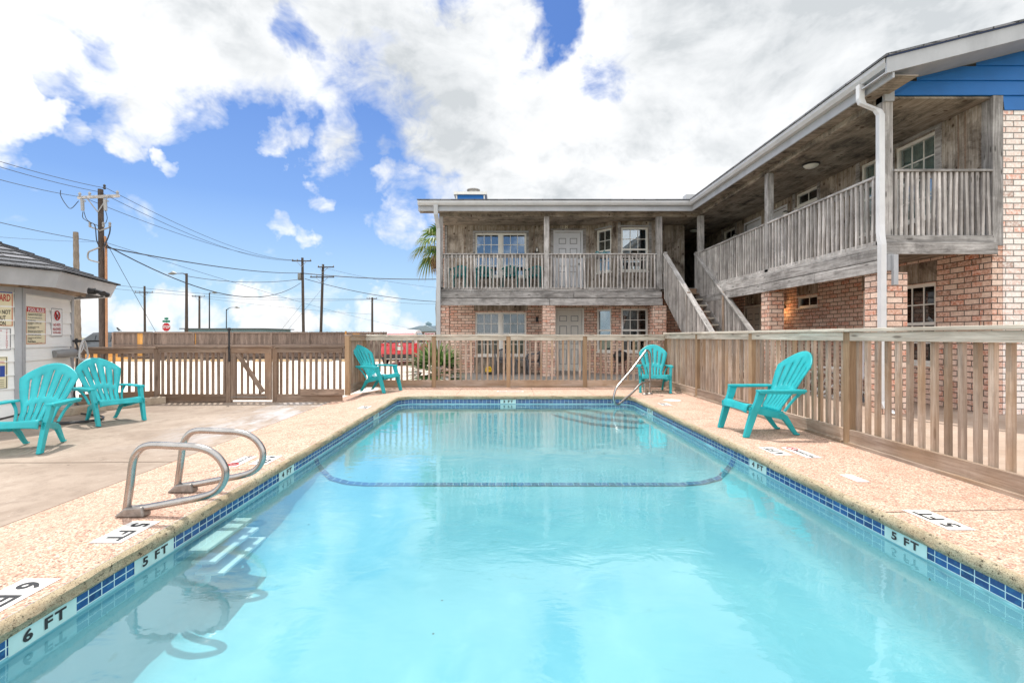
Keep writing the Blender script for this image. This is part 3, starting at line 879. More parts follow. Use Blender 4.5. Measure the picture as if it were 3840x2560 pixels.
for txt, y in (('5 FT', 2.84), ('4 FT', 4.48), ('3 FT', 7.76)):
    bandmark(txt, PX1, y, 'R', 'black %s on the right tile band, %s' % (txt, {'5 FT': 'closest to the camera', '4 FT': 'below the large armchair', '3 FT': 'near the hand rail'}[txt]))
bandmark('3 FT', 0.10, PY1, 'F', 'black 3 FT on the far tile band under the back fence')

# ------------------------------------------------------------------ pool fences
def picket_panel(parent, p0, p1, z0, z1, mat, n, w=0.042, name='picket_panel', d=0.038, jit=0.004):
    m = MB(); p0 = Vector((p0[0], p0[1], 0)); p1 = Vector((p1[0], p1[1], 0))
    dr = (p1 - p0).normalized()
    for k in range(n):
        c = p0.lerp(p1, (k + 0.5) / n) + dr * random.uniform(-jit, jit)
        lean = dr * random.uniform(-0.006, 0.006)
        m.beam((c.x, c.y, z0), (c.x + lean.x, c.y + lean.y, z1), w * random.uniform(0.93, 1.05), d, up=(-dr.y, dr.x, 0) if True else None)
    m.build(name, mat, parent, bevel=0.003)

def fence_run(parent, posts, side, z0, ztop, wood, railwood, postwood, npk, post_w=0.09, base=0.0, capw=0.14, kick=0.14, rail_h=0.088, skip_caps=False, end_posts=(True, True), post_extra=0.0):
    """posts: list of (x, y); side: unit vector to the viewer side"""
    s = Vector((side[0], side[1], 0))
    for i, (x, y) in enumerate(posts):
        if (i == 0 and not end_posts[0]) or (i == len(posts) - 1 and not end_posts[1]): continue
        m = MB(); c = Vector((x, y, 0)) 
        d = Vector((posts[min(i + 1, len(posts) - 1)][0] - posts[max(i - 1, 0)][0], posts[min(i + 1, len(posts) - 1)][1] - posts[max(i - 1, 0)][1], 0)).normalized()
        m.beam((c.x, c.y, z0 - 0.03 + (0 if i % 2 else 0.004)), (c.x, c.y, ztop - 0.037 + post_extra), post_w, post_w, up=(-d.y, d.x, 0))
        m.build('post', postwood, parent, bevel=0.004)
    for (a, b) in zip(posts, posts[1:]):
        A = Vector((a[0], a[1], 0)); B = Vector((b[0], b[1], 0)); d = (B - A).normalized()
        A2, B2 = A + d * (post_w / 2 + 0.002), B - d * (post_w / 2 + 0.002)
        f = s * (post_w / 2 - 0.016)
        m = MB(); m.beam(A2 + f + Vector((0, 0, ztop - 0.040 - rail_h / 2)), B2 + f + Vector((0, 0, ztop - 0.040 - rail_h / 2)), 0.034, rail_h); m.build('top_rail', railwood, parent, bevel=0.004)
        m = MB(); m.beam(A2 + f + Vector((0, 0, z0 + 0.02 + kick / 2)), B2 + f + Vector((0, 0, z0 + 0.02 + kick / 2)), 0.036, kick); 
        m.beam(A2 + f * 1.0 + s * 0.012 + Vector((0, 0, z0 + 0.016)), B2 + f + s * 0.012 + Vector((0, 0, z0 + 0.016)), 0.05, 0.03)
        m.build('kick_board', wood, parent, bevel=0.004)
        q = s * (post_w / 2 - 0.016 - 0.017 - 0.022)
        L = (B2 - A2).length; n = max(1, int(round(L / npk)))
        picket_panel(parent, (A2 + q), (B2 + q), z0 + 0.06, ztop - 0.05, wood, n)
    for (a, b) in zip(posts, posts[1:]):
        A = Vector((a[0], a[1], 0)); B = Vector((b[0], b[1], 0)); d = (B - A).normalized()
        m = MB(); g = 0.0015
        m.beam(A + d * g + Vector((0, 0, ztop - 0.018)) - s * 0.0, B - d * g + Vector((0, 0, ztop - 0.018)), capw, 0.034); m.build('cap_board', railwood, parent, bevel=0.005)

fr = empty('side_fence', (3.62, 6.8, 0))
tag(fr, 'long sunlit wooden picket fence along the right side of the pool', 'fence')
def rel(root, f):
    before = set(bpy.data.objects)
    f()
    inv = Matrix.Translation(-Vector(root.location))
    for o in bpy.data.objects:
        if o not in before and o.parent == root and o.type == 'MESH': o.data.transform(inv)
def _f():
    fence_run(fr, [(3.63, -0.6), (3.63, 1.2), (3.63, 3.02), (3.63, 4.91), (3.63, 6.82), (3.63, 8.72), (3.63, 10.45)], (-1, 0), 0.0, 1.205, WF, WR, WFP, 0.122)
rel(fr, _f)
fb = empty('back_fence', (0.2, 10.45, 0))
tag(fb, 'wooden picket fence across the far end of the pool with a short left return', 'fence')
def _f():
    fence_run(fb, [(-3.09, 10.45), (-1.53, 10.45), (0.125, 10.45), (1.82, 10.45), (3.63, 10.45)], (0, -1), 0.0, 1.165, WF, WR, WFP, 0.121, end_posts=(True, False))
    fence_run(fb, [(-3.05, 9.24), (-3.09, 10.45)], (1, 0), 0.0, 1.165, WF, WF, WFP, 0.085, end_posts=(True, False))
rel(fb, _f)
fl_ = empty('gate_fence', (-5.3, 9.25, -0.16))
tag(fl_, 'lower brown picket fence with a gate at the left side of the deck', 'fence')
def _f():
    zt = 0.935
    fence_run(fl_, [(-6.80, 9.25), (-5.38, 9.25)], (0, -1), -0.165, zt, WL, WL, WL, 0.112, end_posts=(False, True))
    fence_run(fl_, [(-4.47, 9.25), (-3.10, 9.25)], (0, -1), -0.165, zt, WL, WL, WL, 0.112, end_posts=(True, False))
    fence_run(fl_, [(-7.86, 8.66), (-6.80, 9.25)], (0.48, -0.87), -0.10, zt - 0.01, WL, WL, WL, 0.112, end_posts=(False, True))
    m = MB(); m.box(-3.95, -3.10, 9.165, 9.195, -0.02, 0.10, 'x'); m.build('filler_board', WL, fl_, bevel=0.004)
    # gate
    g0, g1 = -5.325, -4.53
    m = MB()
    m.box(g0, g1, 9.205, 9.24, zt - 0.14, zt - 0.02, 'x'); m.box(g0, g0 + 0.11, 9.20, 9.235, -0.12, zt - 0.141, 'z'); m.box(g1 - 0.13, g1, 9.20, 9.235, -0.12, zt - 0.141, 'z')
    m.box(g0 + 0.112, g1 - 0.132, 9.205, 9.24, -0.12, -0.0, 'x')
    gate = m.build('gate', WL, fl_, bevel=0.004)
    m = MB()
    for k in range(5):
        x = g0 + 0.17 + k * 0.118; m.box(x, x + 0.036, 9.243, 9.275, -0.10, zt - 0.03, 'z')
    o = m.build('pickets', WL, gate); 
    m = MB(); m.beam((g0 + 0.14, 9.187, zt - 0.15), (g1 - 0.15, 9.187, 0.04), 0.02, 0.085, up=(0.5, 0, 0.9)); o2 = m.build('brace', WL, gate)
    m = MB(); m.box(g0, g1, 9.18, 9.30, zt - 0.018, zt + 0.002, 'x'); o3 = m.build('gate_cap', WL, gate)
    m = MB(); m.tube([(-5.35, 9.19, zt - 0.3), (-5.35, 9.19, 1.28)], 0.018, 8); m.lathe((-5.35, 9.19, 1.24), [(0.03, 0), (0.035, 0.02), (0.03, 0.05), (0.0, 0.06)], 8); o4 = m.build('latch_post', BLACK, gate)
    m = MB(); m.box(-5.30, -4.60, 9.17, 9.178, -0.06, -0.05); o5 = m.build('metal_strip', GALV, gate)
    global _gkids; _gkids = [o, o2, o3, o4, o5]
rel(fl_, _f)
for o in _gkids: o.data.transform(Matrix.Translation(-Vector(fl_.location)))
# ------------------------------------------------------------------ resin armchairs
def lerpk(K, t):
    for (a, u), (b, v) in zip(K, K[1:]):
        if t <= b: return u + (v - u) * (t - a) / (b - a)
    return K[-1][1]
def make_deckchair():
    root = empty('deck_chair')
    # backrest: six slats joined at top, waist and bottom; s = height 0..1, t = -1..1 across
    ts = []; nsl = 6; slot = 0.030
    for k in range(nsl):
        a = -1 + 2 * k / nsl; b = -1 + 2 * (k + 1) / nsl
        h = slot if True else 0
        ts += [a + (h if k else 0), (a + b) / 2, b - (h if k < nsl - 1 else 0)]
    ss = [0, 0.05, 0.12, 0.2, 0.27, 0.33, 0.38, 0.43, 0.50, 0.58, 0.66, 0.74, 0.82, 0.88, 0.93, 0.97, 1.0]
    WK = [(0, 0.165), (0.2, 0.175), (0.33, 0.205), (0.45, 0.235), (0.66, 0.275), (0.80, 0.300), (1.0, 0.285)]
    XK = [(0, -0.165), (0.08, -0.185), (0.16, -0.235), (0.24, -0.275), (0.33, -0.32), (0.42, -0.355), (1.0, -0.585)]
    def back(s, t):
        topz = 0.945 - 0.175 * abs(t) ** 2.1
        s2 = s
        z = 0.255 + (topz - 0.255) * s2
        hz = 0.255 + 0.69 * s
        sh = min(1.0, (z - 0.255) / 0.69)
        w = lerpk(WK, sh)
        x = lerpk(XK, sh) + 0.055 * t * t * min(1, sh * 1.6)
        edge = max(0, (abs(t) - 0.93) / 0.07)
        return (x, t * w, z)
    def mask(i, j):
        gap = (j % 3 == 2)          # between slats
        if not gap: return True
        s0 = ss[i]
        top = 0.86 - 0.07 * abs((ts[j] + ts[j + 1]) / 2)
        return not ((0.05 <= s0 < 0.32) or (0.43 <= s0 < top - 0.02))
    m = MB(); m.grid(back, ss, ts, mask)
    m.build('backrest', TEAL, root, smooth=True, solid=0.014, bevel=0.0)
    # seat with rolled front edge
    sx = [-0.19, -0.10, 0.0, 0.10, 0.16, 0.20, 0.235, 0.262, 0.275, 0.282, 0.288]
    sz = [0.262, 0.272, 0.292, 0.322, 0.342, 0.355, 0.360, 0.352, 0.330, 0.29, 0.25]
    sw = [0.185, 0.20, 0.215, 0.23, 0.24, 0.25, 0.255, 0.258, 0.26, 0.262, 0.264]
    def seat(i, t):
        i = int(round(i)); z = sz[i]
        if i == 10: z = 0.285 - 0.02 * abs(t) ** 3
        if i < 7: z -= 0.012 * (1 - t * t)
        return (sx[i], t * sw[i], z)
    def smask(i, j):
        return not (j % 3 == 2 and 0 <= i <= 2)
    m = MB(); m.grid(seat, list(range(11)), ts, smask)
    m.build('seat', TEAL, root, smooth=True, solid=0.014)
    for sgn in (1, -1):
        def Y(v): return sgn * v
        # arm: pointed wing at the rear, square at the front
        pl = [(-0.36, 0.215), (-0.40, 0.27), (-0.335, 0.375), (-0.20, 0.372), (0.0, 0.362), (0.17, 0.352), (0.185, 0.335), (0.185, 0.275), (0.10, 0.262), (-0.10, 0.262), (-0.25, 0.245)]
        m = MB()
        P = [(x, Y(y)) for x, y in pl]
        m.prism(P, 'z', 0.505, 0.528)
        m.beam((-0.32, Y(0.366), 0.502), (0.175, Y(0.346), 0.502), 0.012, 0.03)
        m.build('arm', TEAL, root, fix=True, bevel=0.005, smooth=True)
        # front leg: broad channel that runs from the arm to the floor
        def leg(m, path, axis_w, depth):
            prev = None
            for (x, y, z, w) in path:
                ring = [(x - w / 2, Y(y - depth / 2), z), (x + w / 2, Y(y - depth / 2), z), (x + w / 2, Y(y + depth / 2), z), (x - w / 2, Y(y + depth / 2), z)]
                if prev:
                    pts = prev + ring
                    m.add(pts, [(0, 1, 5, 4), (1, 2, 6, 5), (2, 3, 7, 6), (3, 0, 4, 7)], MB.uv_box)
                else:
                    m.add(ring, [(0, 1, 2, 3)], MB.uv_box)
                prev = ring
            m.add(prev, [(3, 2, 1, 0)], MB.uv_box)
        m = MB(); leg(m, [(0.135, 0.306, 0.506, 0.10), (0.165, 0.300, 0.40, 0.085), (0.21, 0.292, 0.30, 0.085), (0.255, 0.288, 0.15, 0.075), (0.30, 0.285, 0.0, 0.062)], 0, 0.045)
        m.beam((0.315, Y(0.285), 0.012), (0.275, Y(0.285), 0.012), 0.06, 0.02)
        m.build('leg', TEAL, root, fix=True, weld=True, bevel=0.006, smooth=True)
        m = MB(); leg(m, [(-0.10, 0.205, 0.262, 0.11), (-0.17, 0.198, 0.225, 0.105), (-0.235, 0.19, 0.15, 0.075), (-0.29, 0.185, 0.07, 0.06), (-0.345, 0.18, 0.0, 0.052)], 0, 0.035)
        m.beam((-0.325, Y(0.18), 0.010), (-0.375, Y(0.18), 0.010), 0.045, 0.018)
        m.build('leg', TEAL, root, fix=True, weld=True, bevel=0.006, smooth=True)
        # side rail under the seat
        m = MB()
        K = [(0.27, 0.30, 0.335), (0.15, 0.275, 0.328), (0.0, 0.248, 0.290), (-0.12, 0.225, 0.262), (-0.19, 0.20, 0.255)]
        for (a, b) in zip(K, K[1:]):
            q = [(a[0], Y(a[1] - 0.008), a[2]), (a[0], Y(a[1] + 0.008), a[2]), (a[0], Y(a[1] + 0.008), a[2] - 0.075), (a[0], Y(a[1] - 0.008), a[2] - 0.075)] + [(b[0], Y(b[1] - 0.008), b[2]), (b[0], Y(b[1] + 0.008), b[2]), (b[0], Y(b[1] + 0.008), b[2] - 0.07), (b[0], Y(b[1] - 0.008), b[2] - 0.07)]
            m.add(q, [(0, 1, 5, 4), (1, 2, 6, 5), (2, 3, 7, 6), (3, 0, 4, 7)], MB.uv_box)
        m.build('side_rail', TEAL, root, fix=True, weld=True, smooth=True)
        # brace from rear of the arm down to the back leg
        m = MB(); m.tube([(-0.33, Y(0.30), 0.505), (-0.27, Y(0.235), 0.40), (-0.19, Y(0.205), 0.27)], [0.02, 0.016, 0.016], 6, smooth_n=3); m.build('arm_brace', TEAL, root, smooth=True)
    return root
ZC = -0.160
ch = make_deckchair()
spots = [
    (-5.89, 7.09, ZC, -28, 'turquoise slatted armchair near the gate fence, facing the pool'),
    (-5.42, 5.34, ZC, -73, 'turquoise armchair cut by the left picture edge in front of the shed'),
    (-2.52, 9.68, 0.0, -22, 'turquoise armchair in the far left pool corner with a towel on its seat'),
    (3.10, 9.62, 0.0, -104, 'turquoise armchair in the far right corner behind the pool hand rail'),
    (2.99, 5.52, 0.0, 182, 'large turquoise armchair on the right coping in front of the side fence'),
]
for i, (x, y, z, a, lab) in enumerate(spots):
    c = ch if i == 0 else copy_tree(ch)
    c.location = (x, y, z + 0.003); c.rotation_euler = (0, 0, R(a))
    tag(c, lab, 'armchair', 'turquoise armchairs around the pool')
# towel on the far left chair
def blob(fn, nu=14, nv=9):
    m = MB(); m.grid(fn, [i / nu for i in range(nu + 1)], [j / nv for j in range(nv + 1)]); return m
def towel(u, v):
    th = u * 2 * math.pi; ph = (v) * math.pi / 2
    r = 0.11 * math.cos(ph) * (1 + 0.35 * math.sin(3 * th + 1) + 0.2 * math.sin(7 * th + v * 5))
    return (r * math.cos(th), r * 1.2 * math.sin(th), 0.09 * math.sin(ph) * (1 + 0.25 * math.sin(5 * th + v * 9)))
tw = NT('white and teal printed towel'); n_ = tw.voro(tw.geo(), 26); 
TOWEL = tw.bsdf(tw.ramp(n_, [(0.22, (0.05, 0.35, 0.42)), (0.36, (0.75, 0.82, 0.85))]), 0.9)
o = blob(towel).build('towel', TOWEL, smooth=True, weld=True)
o.location = (-2.56, 9.70, 0.295); o.rotation_euler = (0, 0, 0.4)
tag(o, 'small crumpled white and teal towel on the far left armchair seat', 'towel')

# monobloc chair used on the balcony and the porch
def make_mono(mat):
    root = empty('stacking_chair')
    m = MB(); m.grid(lambda x, y: (x, y, 0.42 - 0.03 * math.cos(y * 6) + 0.02 * (x > 0.15)), [-0.2, -0.1, 0, 0.1, 0.18, 0.22], [-0.21, -0.1, 0, 0.1, 0.21])
    m.build('seat', mat, root, smooth=True, solid=0.02)
    m = MB()
    n = 9; ts = []
    for k in range(n): ts += [-1 + 2 * k / n, -1 + 2 * (k + 0.62) / n]
    ts.append(1)
    ss = [0, 0.25, 0.5, 0.75, 0.86, 1.0]
    m.grid(lambda s, t: (-0.2 - 0.1 * s + 0.07 * t * t, t * (0.2 + 0.03 * s), 0.43 + (0.40 - 0.09 * t * t) * s), ss, ts, lambda i, j: not (j % 2 == 1 and 0 < i < 4))
    m.build('backrest', mat, root, smooth=True, solid=0.015)
    for sg in (1, -1):
        m = MB(); m.tube([(-0.22, sg * 0.23, 0.74), (-0.12, sg * 0.27, 0.665), (0.1, sg * 0.28, 0.655), (0.2, sg * 0.27, 0.62)], [0.02, 0.024, 0.024, 0.02], 6, smooth_n=3); m.build('arm', mat, root, smooth=True)
        m = MB(); m.tube([(0.2, sg * 0.27, 0.63), (0.22, sg * 0.26, 0.4), (0.26, sg * 0.27, 0.0)], [0.026, 0.026, 0.02], 6, smooth_n=3); m.build('leg', mat, root, smooth=True)
        m = MB(); m.tube([(-0.18, sg * 0.22, 0.43), (-0.23, sg * 0.23, 0.25), (-0.29, sg * 0.24, 0.0)], [0.026, 0.024, 0.02], 6, smooth_n=3); m.build('leg', mat, root, smooth=True)
    return root
GROOVE = M_plain('shade-toned door groove', (0.25, 0.25, 0.26), 0.7)  # dark tone stands for shade in the door panel recesses
# ------------------------------------------------------------------ motel building
bld = empty('motel_building', (0, 0, 0))
tag(bld, 'two storey motel, brick below and weathered wood above, with a long covered balcony', 'building')
ZP = -0.105          # porch level
ZD = 2.64            # balcony deck level
ZCEIL = 4.90
MM = frame((0, 16.0, 0), (1, 0, 0), (0, -1, 0))
MR = frame((7.76, 0, 0), (0, -1, 0), (-1, 0, 0))

def wall_open(m, x0, x1, z0, z1, ops, th=0.16, y0=0.0):
    X = sorted({x0, x1} | {min(max(o[0], x0), x1) for o in ops} | {min(max(o[1], x0), x1) for o in ops})
    Z = sorted({z0, z1} | {min(max(o[2], z0), z1) for o in ops} | {min(max(o[3], z0), z1) for o in ops})
    for a, b in zip(X, X[1:]):
        runs = []
        for c, d in zip(Z, Z[1:]):
            cx, cz = (a + b) / 2, (c + d) / 2
            solid = not any(o[0] < cx < o[1] and o[2] < cz < o[3] for o in ops)
            if solid and runs and abs(runs[-1][1] - c) < 1e-9: runs[-1][1] = d
            elif solid: runs.append([c, d])
        for c, d in runs:
            m.box(a, b, y0, y0 + th, c, d, rnd=0.5)

def window(M, x0, x1, z0, z1, nx=3, nz=2, parent=None, sash='double', blind=None, glass=None, curtain=None, trim=True, deep=0.05, reflect=None, name='window', hood=False):
    """opening already cut; frame set in it with sashes, glazing bars, panes"""
    parent = parent or bld; glass = glass or GLASS
    fw = 0.06; y = deep
    m = MB(M)
    m.box(x0, x0 + fw, y - 0.02, y + 0.05, z0, z1); m.box(x1 - fw, x1, y - 0.02, y + 0.05, z0, z1)
    m.box(x0 + fw, x1 - fw, y - 0.02, y + 0.05, z1 - fw, z1); m.box(x0 + fw, x1 - fw, y - 0.025, y + 0.05, z0, z0 + fw)
    zm = (z0 + z1) / 2
    if sash == 'double': m.box(x0 + fw, x1 - fw, y - 0.012, y + 0.045, zm - 0.028, zm + 0.028)
    if trim: m.box(x0 - 0.03, x1 + 0.03, -0.03, 0.02, z0 - 0.045, z0 - 0.003)
    w = m.build(name, WHITEF, parent)
    g = MB(M)
    gx0, gx1 = x0 + fw, x1 - fw
    lights = [(zm + 0.028, z1 - fw), (z0 + fw, zm - 0.028)] if sash == 'double' else [(z0 + fw, z1 - fw)]
    for (c, d) in lights:
        for k in range(1, nx):
            x = gx0 + (gx1 - gx0) * k / nx; g.box(x - 0.011, x + 0.011, y + 0.012, y + 0.022, c, d)
        for k in range(1, nz):
            z = c + (d - c) * k / nz; g.box(gx0, gx1, y + 0.0121, y + 0.0219, z - 0.011, z + 0.011)
    if nx > 1 or nz > 1: g.build('glazing_bar', WHITEF, w)
    p = MB(M); p.box(gx0, gx1, y + 0.024, y + 0.028, z0 + fw, z1 - fw); p.build('pane', glass, w)
    if blind:
        b = MB(M); zz = z0 + fw + 0.01
        while zz < z1 - fw:
            b.box(gx0 + 0.01, gx1 - 0.01, y + 0.06, y + 0.078, zz, zz + 0.022); zz += 0.042
        b.build('blind', blind, w)
    if curtain:
        b = MB(M); n = 18
        for k in range(n):
            a0 = gx0 + (gx1 - gx0) * k / n; a1 = gx0 + (gx1 - gx0) * (k + 1) / n
            d0 = 0.02 * math.sin(k * 1.9); d1 = 0.02 * math.sin((k + 1) * 1.9)
            b.quad([(a0, y + 0.08 + d0, z0 + 0.03), (a1, y + 0.08 + d1, z0 + 0.03), (a1, y + 0.08 + d1, z1 - 0.03), (a0, y + 0.08 + d0, z1 - 0.03)])
        b.build('curtain', curtain, w, smooth=True)
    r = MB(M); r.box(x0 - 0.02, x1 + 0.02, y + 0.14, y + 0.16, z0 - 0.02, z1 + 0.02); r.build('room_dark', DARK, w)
    return w

def door(M, x0, x1, z0, z1, mat, label=None, panels=True, side=1, deep=0.05):
    m = MB(M)
    m.box(x0 - 0.06, x0, -0.012, deep + 0.05, z0, z1 + 0.06); m.box(x1, x1 + 0.06, -0.012, deep + 0.05, z0, z1 + 0.06); m.box(x0, x1, -0.0118, deep + 0.05, z1 + 0.001, z1 + 0.06)
    m.box(x0, x1, -0.02, deep + 0.05, z0 - 0.03, z0)
    fr_ = m.build('door_frame', WHITEF if mat is DOORL else mat, bld)
    m = MB(M); m.box(x0 + 0.004, x1 - 0.004, deep - 0.01, deep + 0.03, z0 + 0.004, z1 - 0.004)
    W = x1 - x0; Hh = z1 - z0
    if panels:
        for (fx0, fx1) in ((0.13, 0.44), (0.56, 0.87)):
            for (fz0, fz1) in ((0.80, 0.91), (0.42, 0.74), (0.08, 0.35)):
                a, b, c, d = x0 + W * fx0, x0 + W * fx1, z0 + Hh * fz0, z0 + Hh * fz1
                t = 0.012
                m.box(a, b, deep - 0.018, deep - 0.009, d - t, d); m.box(a, b, deep - 0.018, deep - 0.009, c, c + t)
                m.box(a, a + t, deep - 0.0175, deep - 0.009, c + t, d - t); m.box(b - t, b, deep - 0.0175, deep - 0.009, c + t, d - t)
                m.box(a + 0.035, b - 0.035, deep - 0.016, deep - 0.009, c + 0.035, d - 0.035)
    d = m.build('door', mat, bld, bevel=0.002)
    if panels:
        g_ = MB(M)
        for (fx0, fx1) in ((0.13, 0.44), (0.56, 0.87)):
            for (fz0, fz1) in ((0.80, 0.91), (0.42, 0.74), (0.08, 0.35)):
                a, b, c, d_ = x0 + W * fx0 + 0.013, x0 + W * fx1 - 0.013, z0 + Hh * fz0 + 0.013, z0 + Hh * fz1 - 0.013
                g_.box(a, b, deep - 0.0125, deep - 0.0101, c, d_)
        g_.build('panel_groove', GROOVE, d)
    if label: d['label'] = label
    m = MB(M); xk = x1 - 0.07 if side > 0 else x0 + 0.07
    for zz in (z0 + 0.95, z0 + 1.15):
        for (r0, yy) in ((0.028, deep - 0.03), ):
            m.tube([(xk, deep - 0.01, zz), (xk, deep - 0.035, zz), (xk, deep - 0.06, zz)], [0.012, 0.014, 0.027], 8)
    m.build('handle', BLACK, d)
    return d

# ---- main wing, openings
TH = 0.16
dw = [(-0.94, -0.10), (-0.04, 0.80)]
up_ops = [(-0.94, 0.80, 3.16, 4.64), (1.78, 2.66, ZD, 4.67)]
lo_ops = [(-0.94, 0.80, 0.475, 1.95), (1.80, 2.70, 0.0, 2.03)]
m = MB(MM); wall_open(m, -1.98, 3.11, ZD - 0.1, 5.05, up_ops); 
m.build('upper_wall', WW, bld)
each(MM, [(5.5, 6.02, 0, TH, ZD - 0.1, 5.05)], 'upper_wall', WW, bld)
# plywood seams and battens
each(MM, [(x, x + 0.018, -0.008, 0.0, ZD, 4.9) for x in (-1.30, 1.05, 1.55, 2.95)], 'siding_seam', WL, bld)
for (a, b, c, d) in ((-1.98, -1.90, ZD, 4.9), (-1.02, -0.945, 3.1, 4.72), (0.805, 0.88, 3.1, 4.72), (1.62, 1.715, ZD, 4.80), (2.725, 2.83, ZD, 4.80)): each(MM, [(a, b, -0.022, 0.0, c, d)], 'upper_trim', WG, bld)
each(MM, [(1.718, 2.722, -0.022, 0, 4.735, 4.80)], 'upper_trim', WG, bld)
m = MB(MM); m.box(-1.0, 0.87, -0.07, 0.0, 4.66, 4.70, 'x'); m.build('window_hood', GREYTRIM, bld)
m = MB(MM); wall_open(m, -1.98, 3.11, ZP, 2.56, lo_ops + [(-0.98, 0.84, 1.99, 2.3), (-0.98, 0.84, ZP, 0.44)]); m.build('brick_wall', BR1, bld)
each(MM, [(5.5, 6.02, 0, TH, ZP, 2.56), (-2.2, -1.981, -0.05, 8.0, ZP, 5.05)], 'brick_wall', BR1, bld)
each(MM, [(-0.98, 0.84, 0.015, 0.1, 1.985, 2.3), (-0.98, 0.84, 0.015, 0.1, ZP, 0.44)], 'wood_panel', WW, bld)
for i, (a, b) in enumerate(dw):
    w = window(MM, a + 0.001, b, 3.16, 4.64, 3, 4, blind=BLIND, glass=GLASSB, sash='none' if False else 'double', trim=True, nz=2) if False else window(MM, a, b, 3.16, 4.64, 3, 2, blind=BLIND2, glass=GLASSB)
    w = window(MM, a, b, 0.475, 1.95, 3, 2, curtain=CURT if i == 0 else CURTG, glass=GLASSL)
each(MM, [(-0.10, -0.04, 0.0, 0.12, 3.16, 4.64), (-0.10, -0.04, 0.0, 0.12, 0.475, 1.95)], 'window_mullion', WHITEF, bld)
door(MM, 1.78, 2.66, ZD, 4.67, DOORG); door(MM, 1.80, 2.70, 0.0, 2.03, DOORL)
m = MB(MM); m.box(1.6, 2.9, -0.30, 0.0, ZP, 0.0 - 0.03); m.build('door_step', PORCH, bld)
m = MB(MM); m.box(1.74, 2.76, 0.02, 0.1, 2.091, 2.5); m.build('door_head', WW, bld)
# bay on both floors: plan points along the wall
def seg(a, b, z0, z1, ops, mat_name, mat, th=0.12):
    A = Vector((a[0], a[1], 0)); B = Vector((b[0], b[1], 0)); d = (B - A).normalized(); n = Vector((d.y, -d.x, 0))
    M = frame(A, d, n); L = (B - A).length
    m = MB(M); wall_open(m, 0, L, z0, z1, [(o[0], o[1], o[2], o[3]) for o in ops], th); o = m.build(mat_name, mat, bld)
    return M, L
bay = [(3.11, 16.0), (3.60, 15.42), (5.10, 15.42), (5.50, 16.0)]
L1 = math.dist(bay[0], bay[1]); L3 = math.dist(bay[2], bay[3])
for lev, z0, z1, mat in ((0, ZP, 2.56, BR1), (1, ZD - 0.1, 5.05, WW)):
    wz0, wz1 = (0.62, 2.04) if lev == 0 else (3.27, 4.70)
    nm = 'brick_bay' if lev == 0 else 'wood_bay'
    M1, _ = seg(bay[0], bay[1], z0, z1, [(0.10, L1 - 0.06, wz0, wz1)], nm, mat)
    M2, L2 = seg(bay[1], bay[2], z0, z1, [(0.28, 1.16, wz0, wz1)], nm, mat)
    M3, _ = seg(bay[2], bay[3], z0, z1, [(0.08, L3 - 0.08, wz0, wz1)], nm, mat)
    window(M1, 0.10, L1 - 0.06, wz0, wz1, 2 if lev else 1, 2 if lev else 1, curtain=None if lev else WHITEC, blind=BLIND if lev else None, glass=GLASS)
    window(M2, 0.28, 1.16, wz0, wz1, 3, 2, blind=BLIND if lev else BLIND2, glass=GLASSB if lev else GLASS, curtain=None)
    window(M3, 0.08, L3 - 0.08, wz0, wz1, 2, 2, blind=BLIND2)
    if lev:
        for Mx, a, b in ((M1, 0.06, L1 - 0.02), (M2, 0.22, 1.22)):
            m = MB(Mx); m.box(a, b, -0.06, 0, wz1 + 0.02, wz1 + 0.055, 'x'); m.build('window_hood', GREYTRIM, bld)
        each(M2, [(x, x + 0.09, -0.022, 0, ZD, 4.86) for x in (0.17, 1.18)], 'upper_trim', WG, bld)
m = MB(); m.prism([(3.11, 16.0), (3.60, 15.42), (5.10, 15.42), (5.50, 16.0)], 'z', 2.56, 2.60); m.build('bay_floor', WC, bld, fix=True)

# ---- right wing wall (local x = -world y)
rops_up = [(-9.30, -8.43, 3.30, 4.82), (-10.20, -9.58, 3.30, 4.82), (-12.46, -11.60, 4.52, 4.86), (-13.75, -12.88, ZD, 4.68), (-15.05, -14.18, ZD, 4.68), (-16.56, -15.70, 4.45, 4.80)]
rops_lo = [(-9.30, -8.43, 0.62, 2.10), (-10.16, -9.58, 0.62, 2.10), (-12.40, -11.60, 1.86, 2.17), (-15.05, -14.18, 0.0, 2.03)]
m = MB(MR); wall_open(m, -24, -7.625, ZD - 0.1, 5.05, rops_up); m.build('upper_wall', WW, bld)
heads = [(-9.32, -8.41, 2.12, 2.5), (-10.18, -9.56, 2.12, 2.5), (-12.42, -11.58, 2.19, 2.5), (-15.1, -14.1, 2.09, 2.5)]
m = MB(MR); wall_open(m, -24, -7.625, ZP, 2.56, rops_lo + heads); m.build('brick_wall', BR1, bld)
each(MR, [(h[0], h[1], 0.02, 0.1, h[2], h[3]) for h in heads], 'wood_panel', WW, bld)
m = MB(MR)
for (a, b) in ((-12.46, -11.54), (-10.24, -9.54), (-9.36, -8.37)):
    z = 1.84 if a < -12 else 0.60
    k = a
    while k < b - 0.02:
        m.box(k, k + 0.075, -0.03, 0.06, z - 0.10, z - 0.002 if a < -12 else z - 0.05); k += 0.085
m.build('brick_sill', BR1, bld)
window(MR, -9.30, -8.43, 3.30, 4.82, 3, 2, curtain=CURTP, glass=GLASSC); window(MR, -10.20, -9.58, 3.30, 4.82, 2, 2, curtain=CURTP, glass=GLASSC)
window(MR, -12.46, -11.60, 4.52, 4.86, 2, 1, sash='one'); window(MR, -16.56, -15.70, 4.45, 4.80, 2, 1, sash='one')
window(MR, -9.30, -8.43, 0.62, 2.10, 3, 2); window(MR, -10.16, -9.58, 0.62, 2.10, 2, 2); window(MR, -12.40, -11.60, 1.86, 2.17, 2, 1, sash='one')
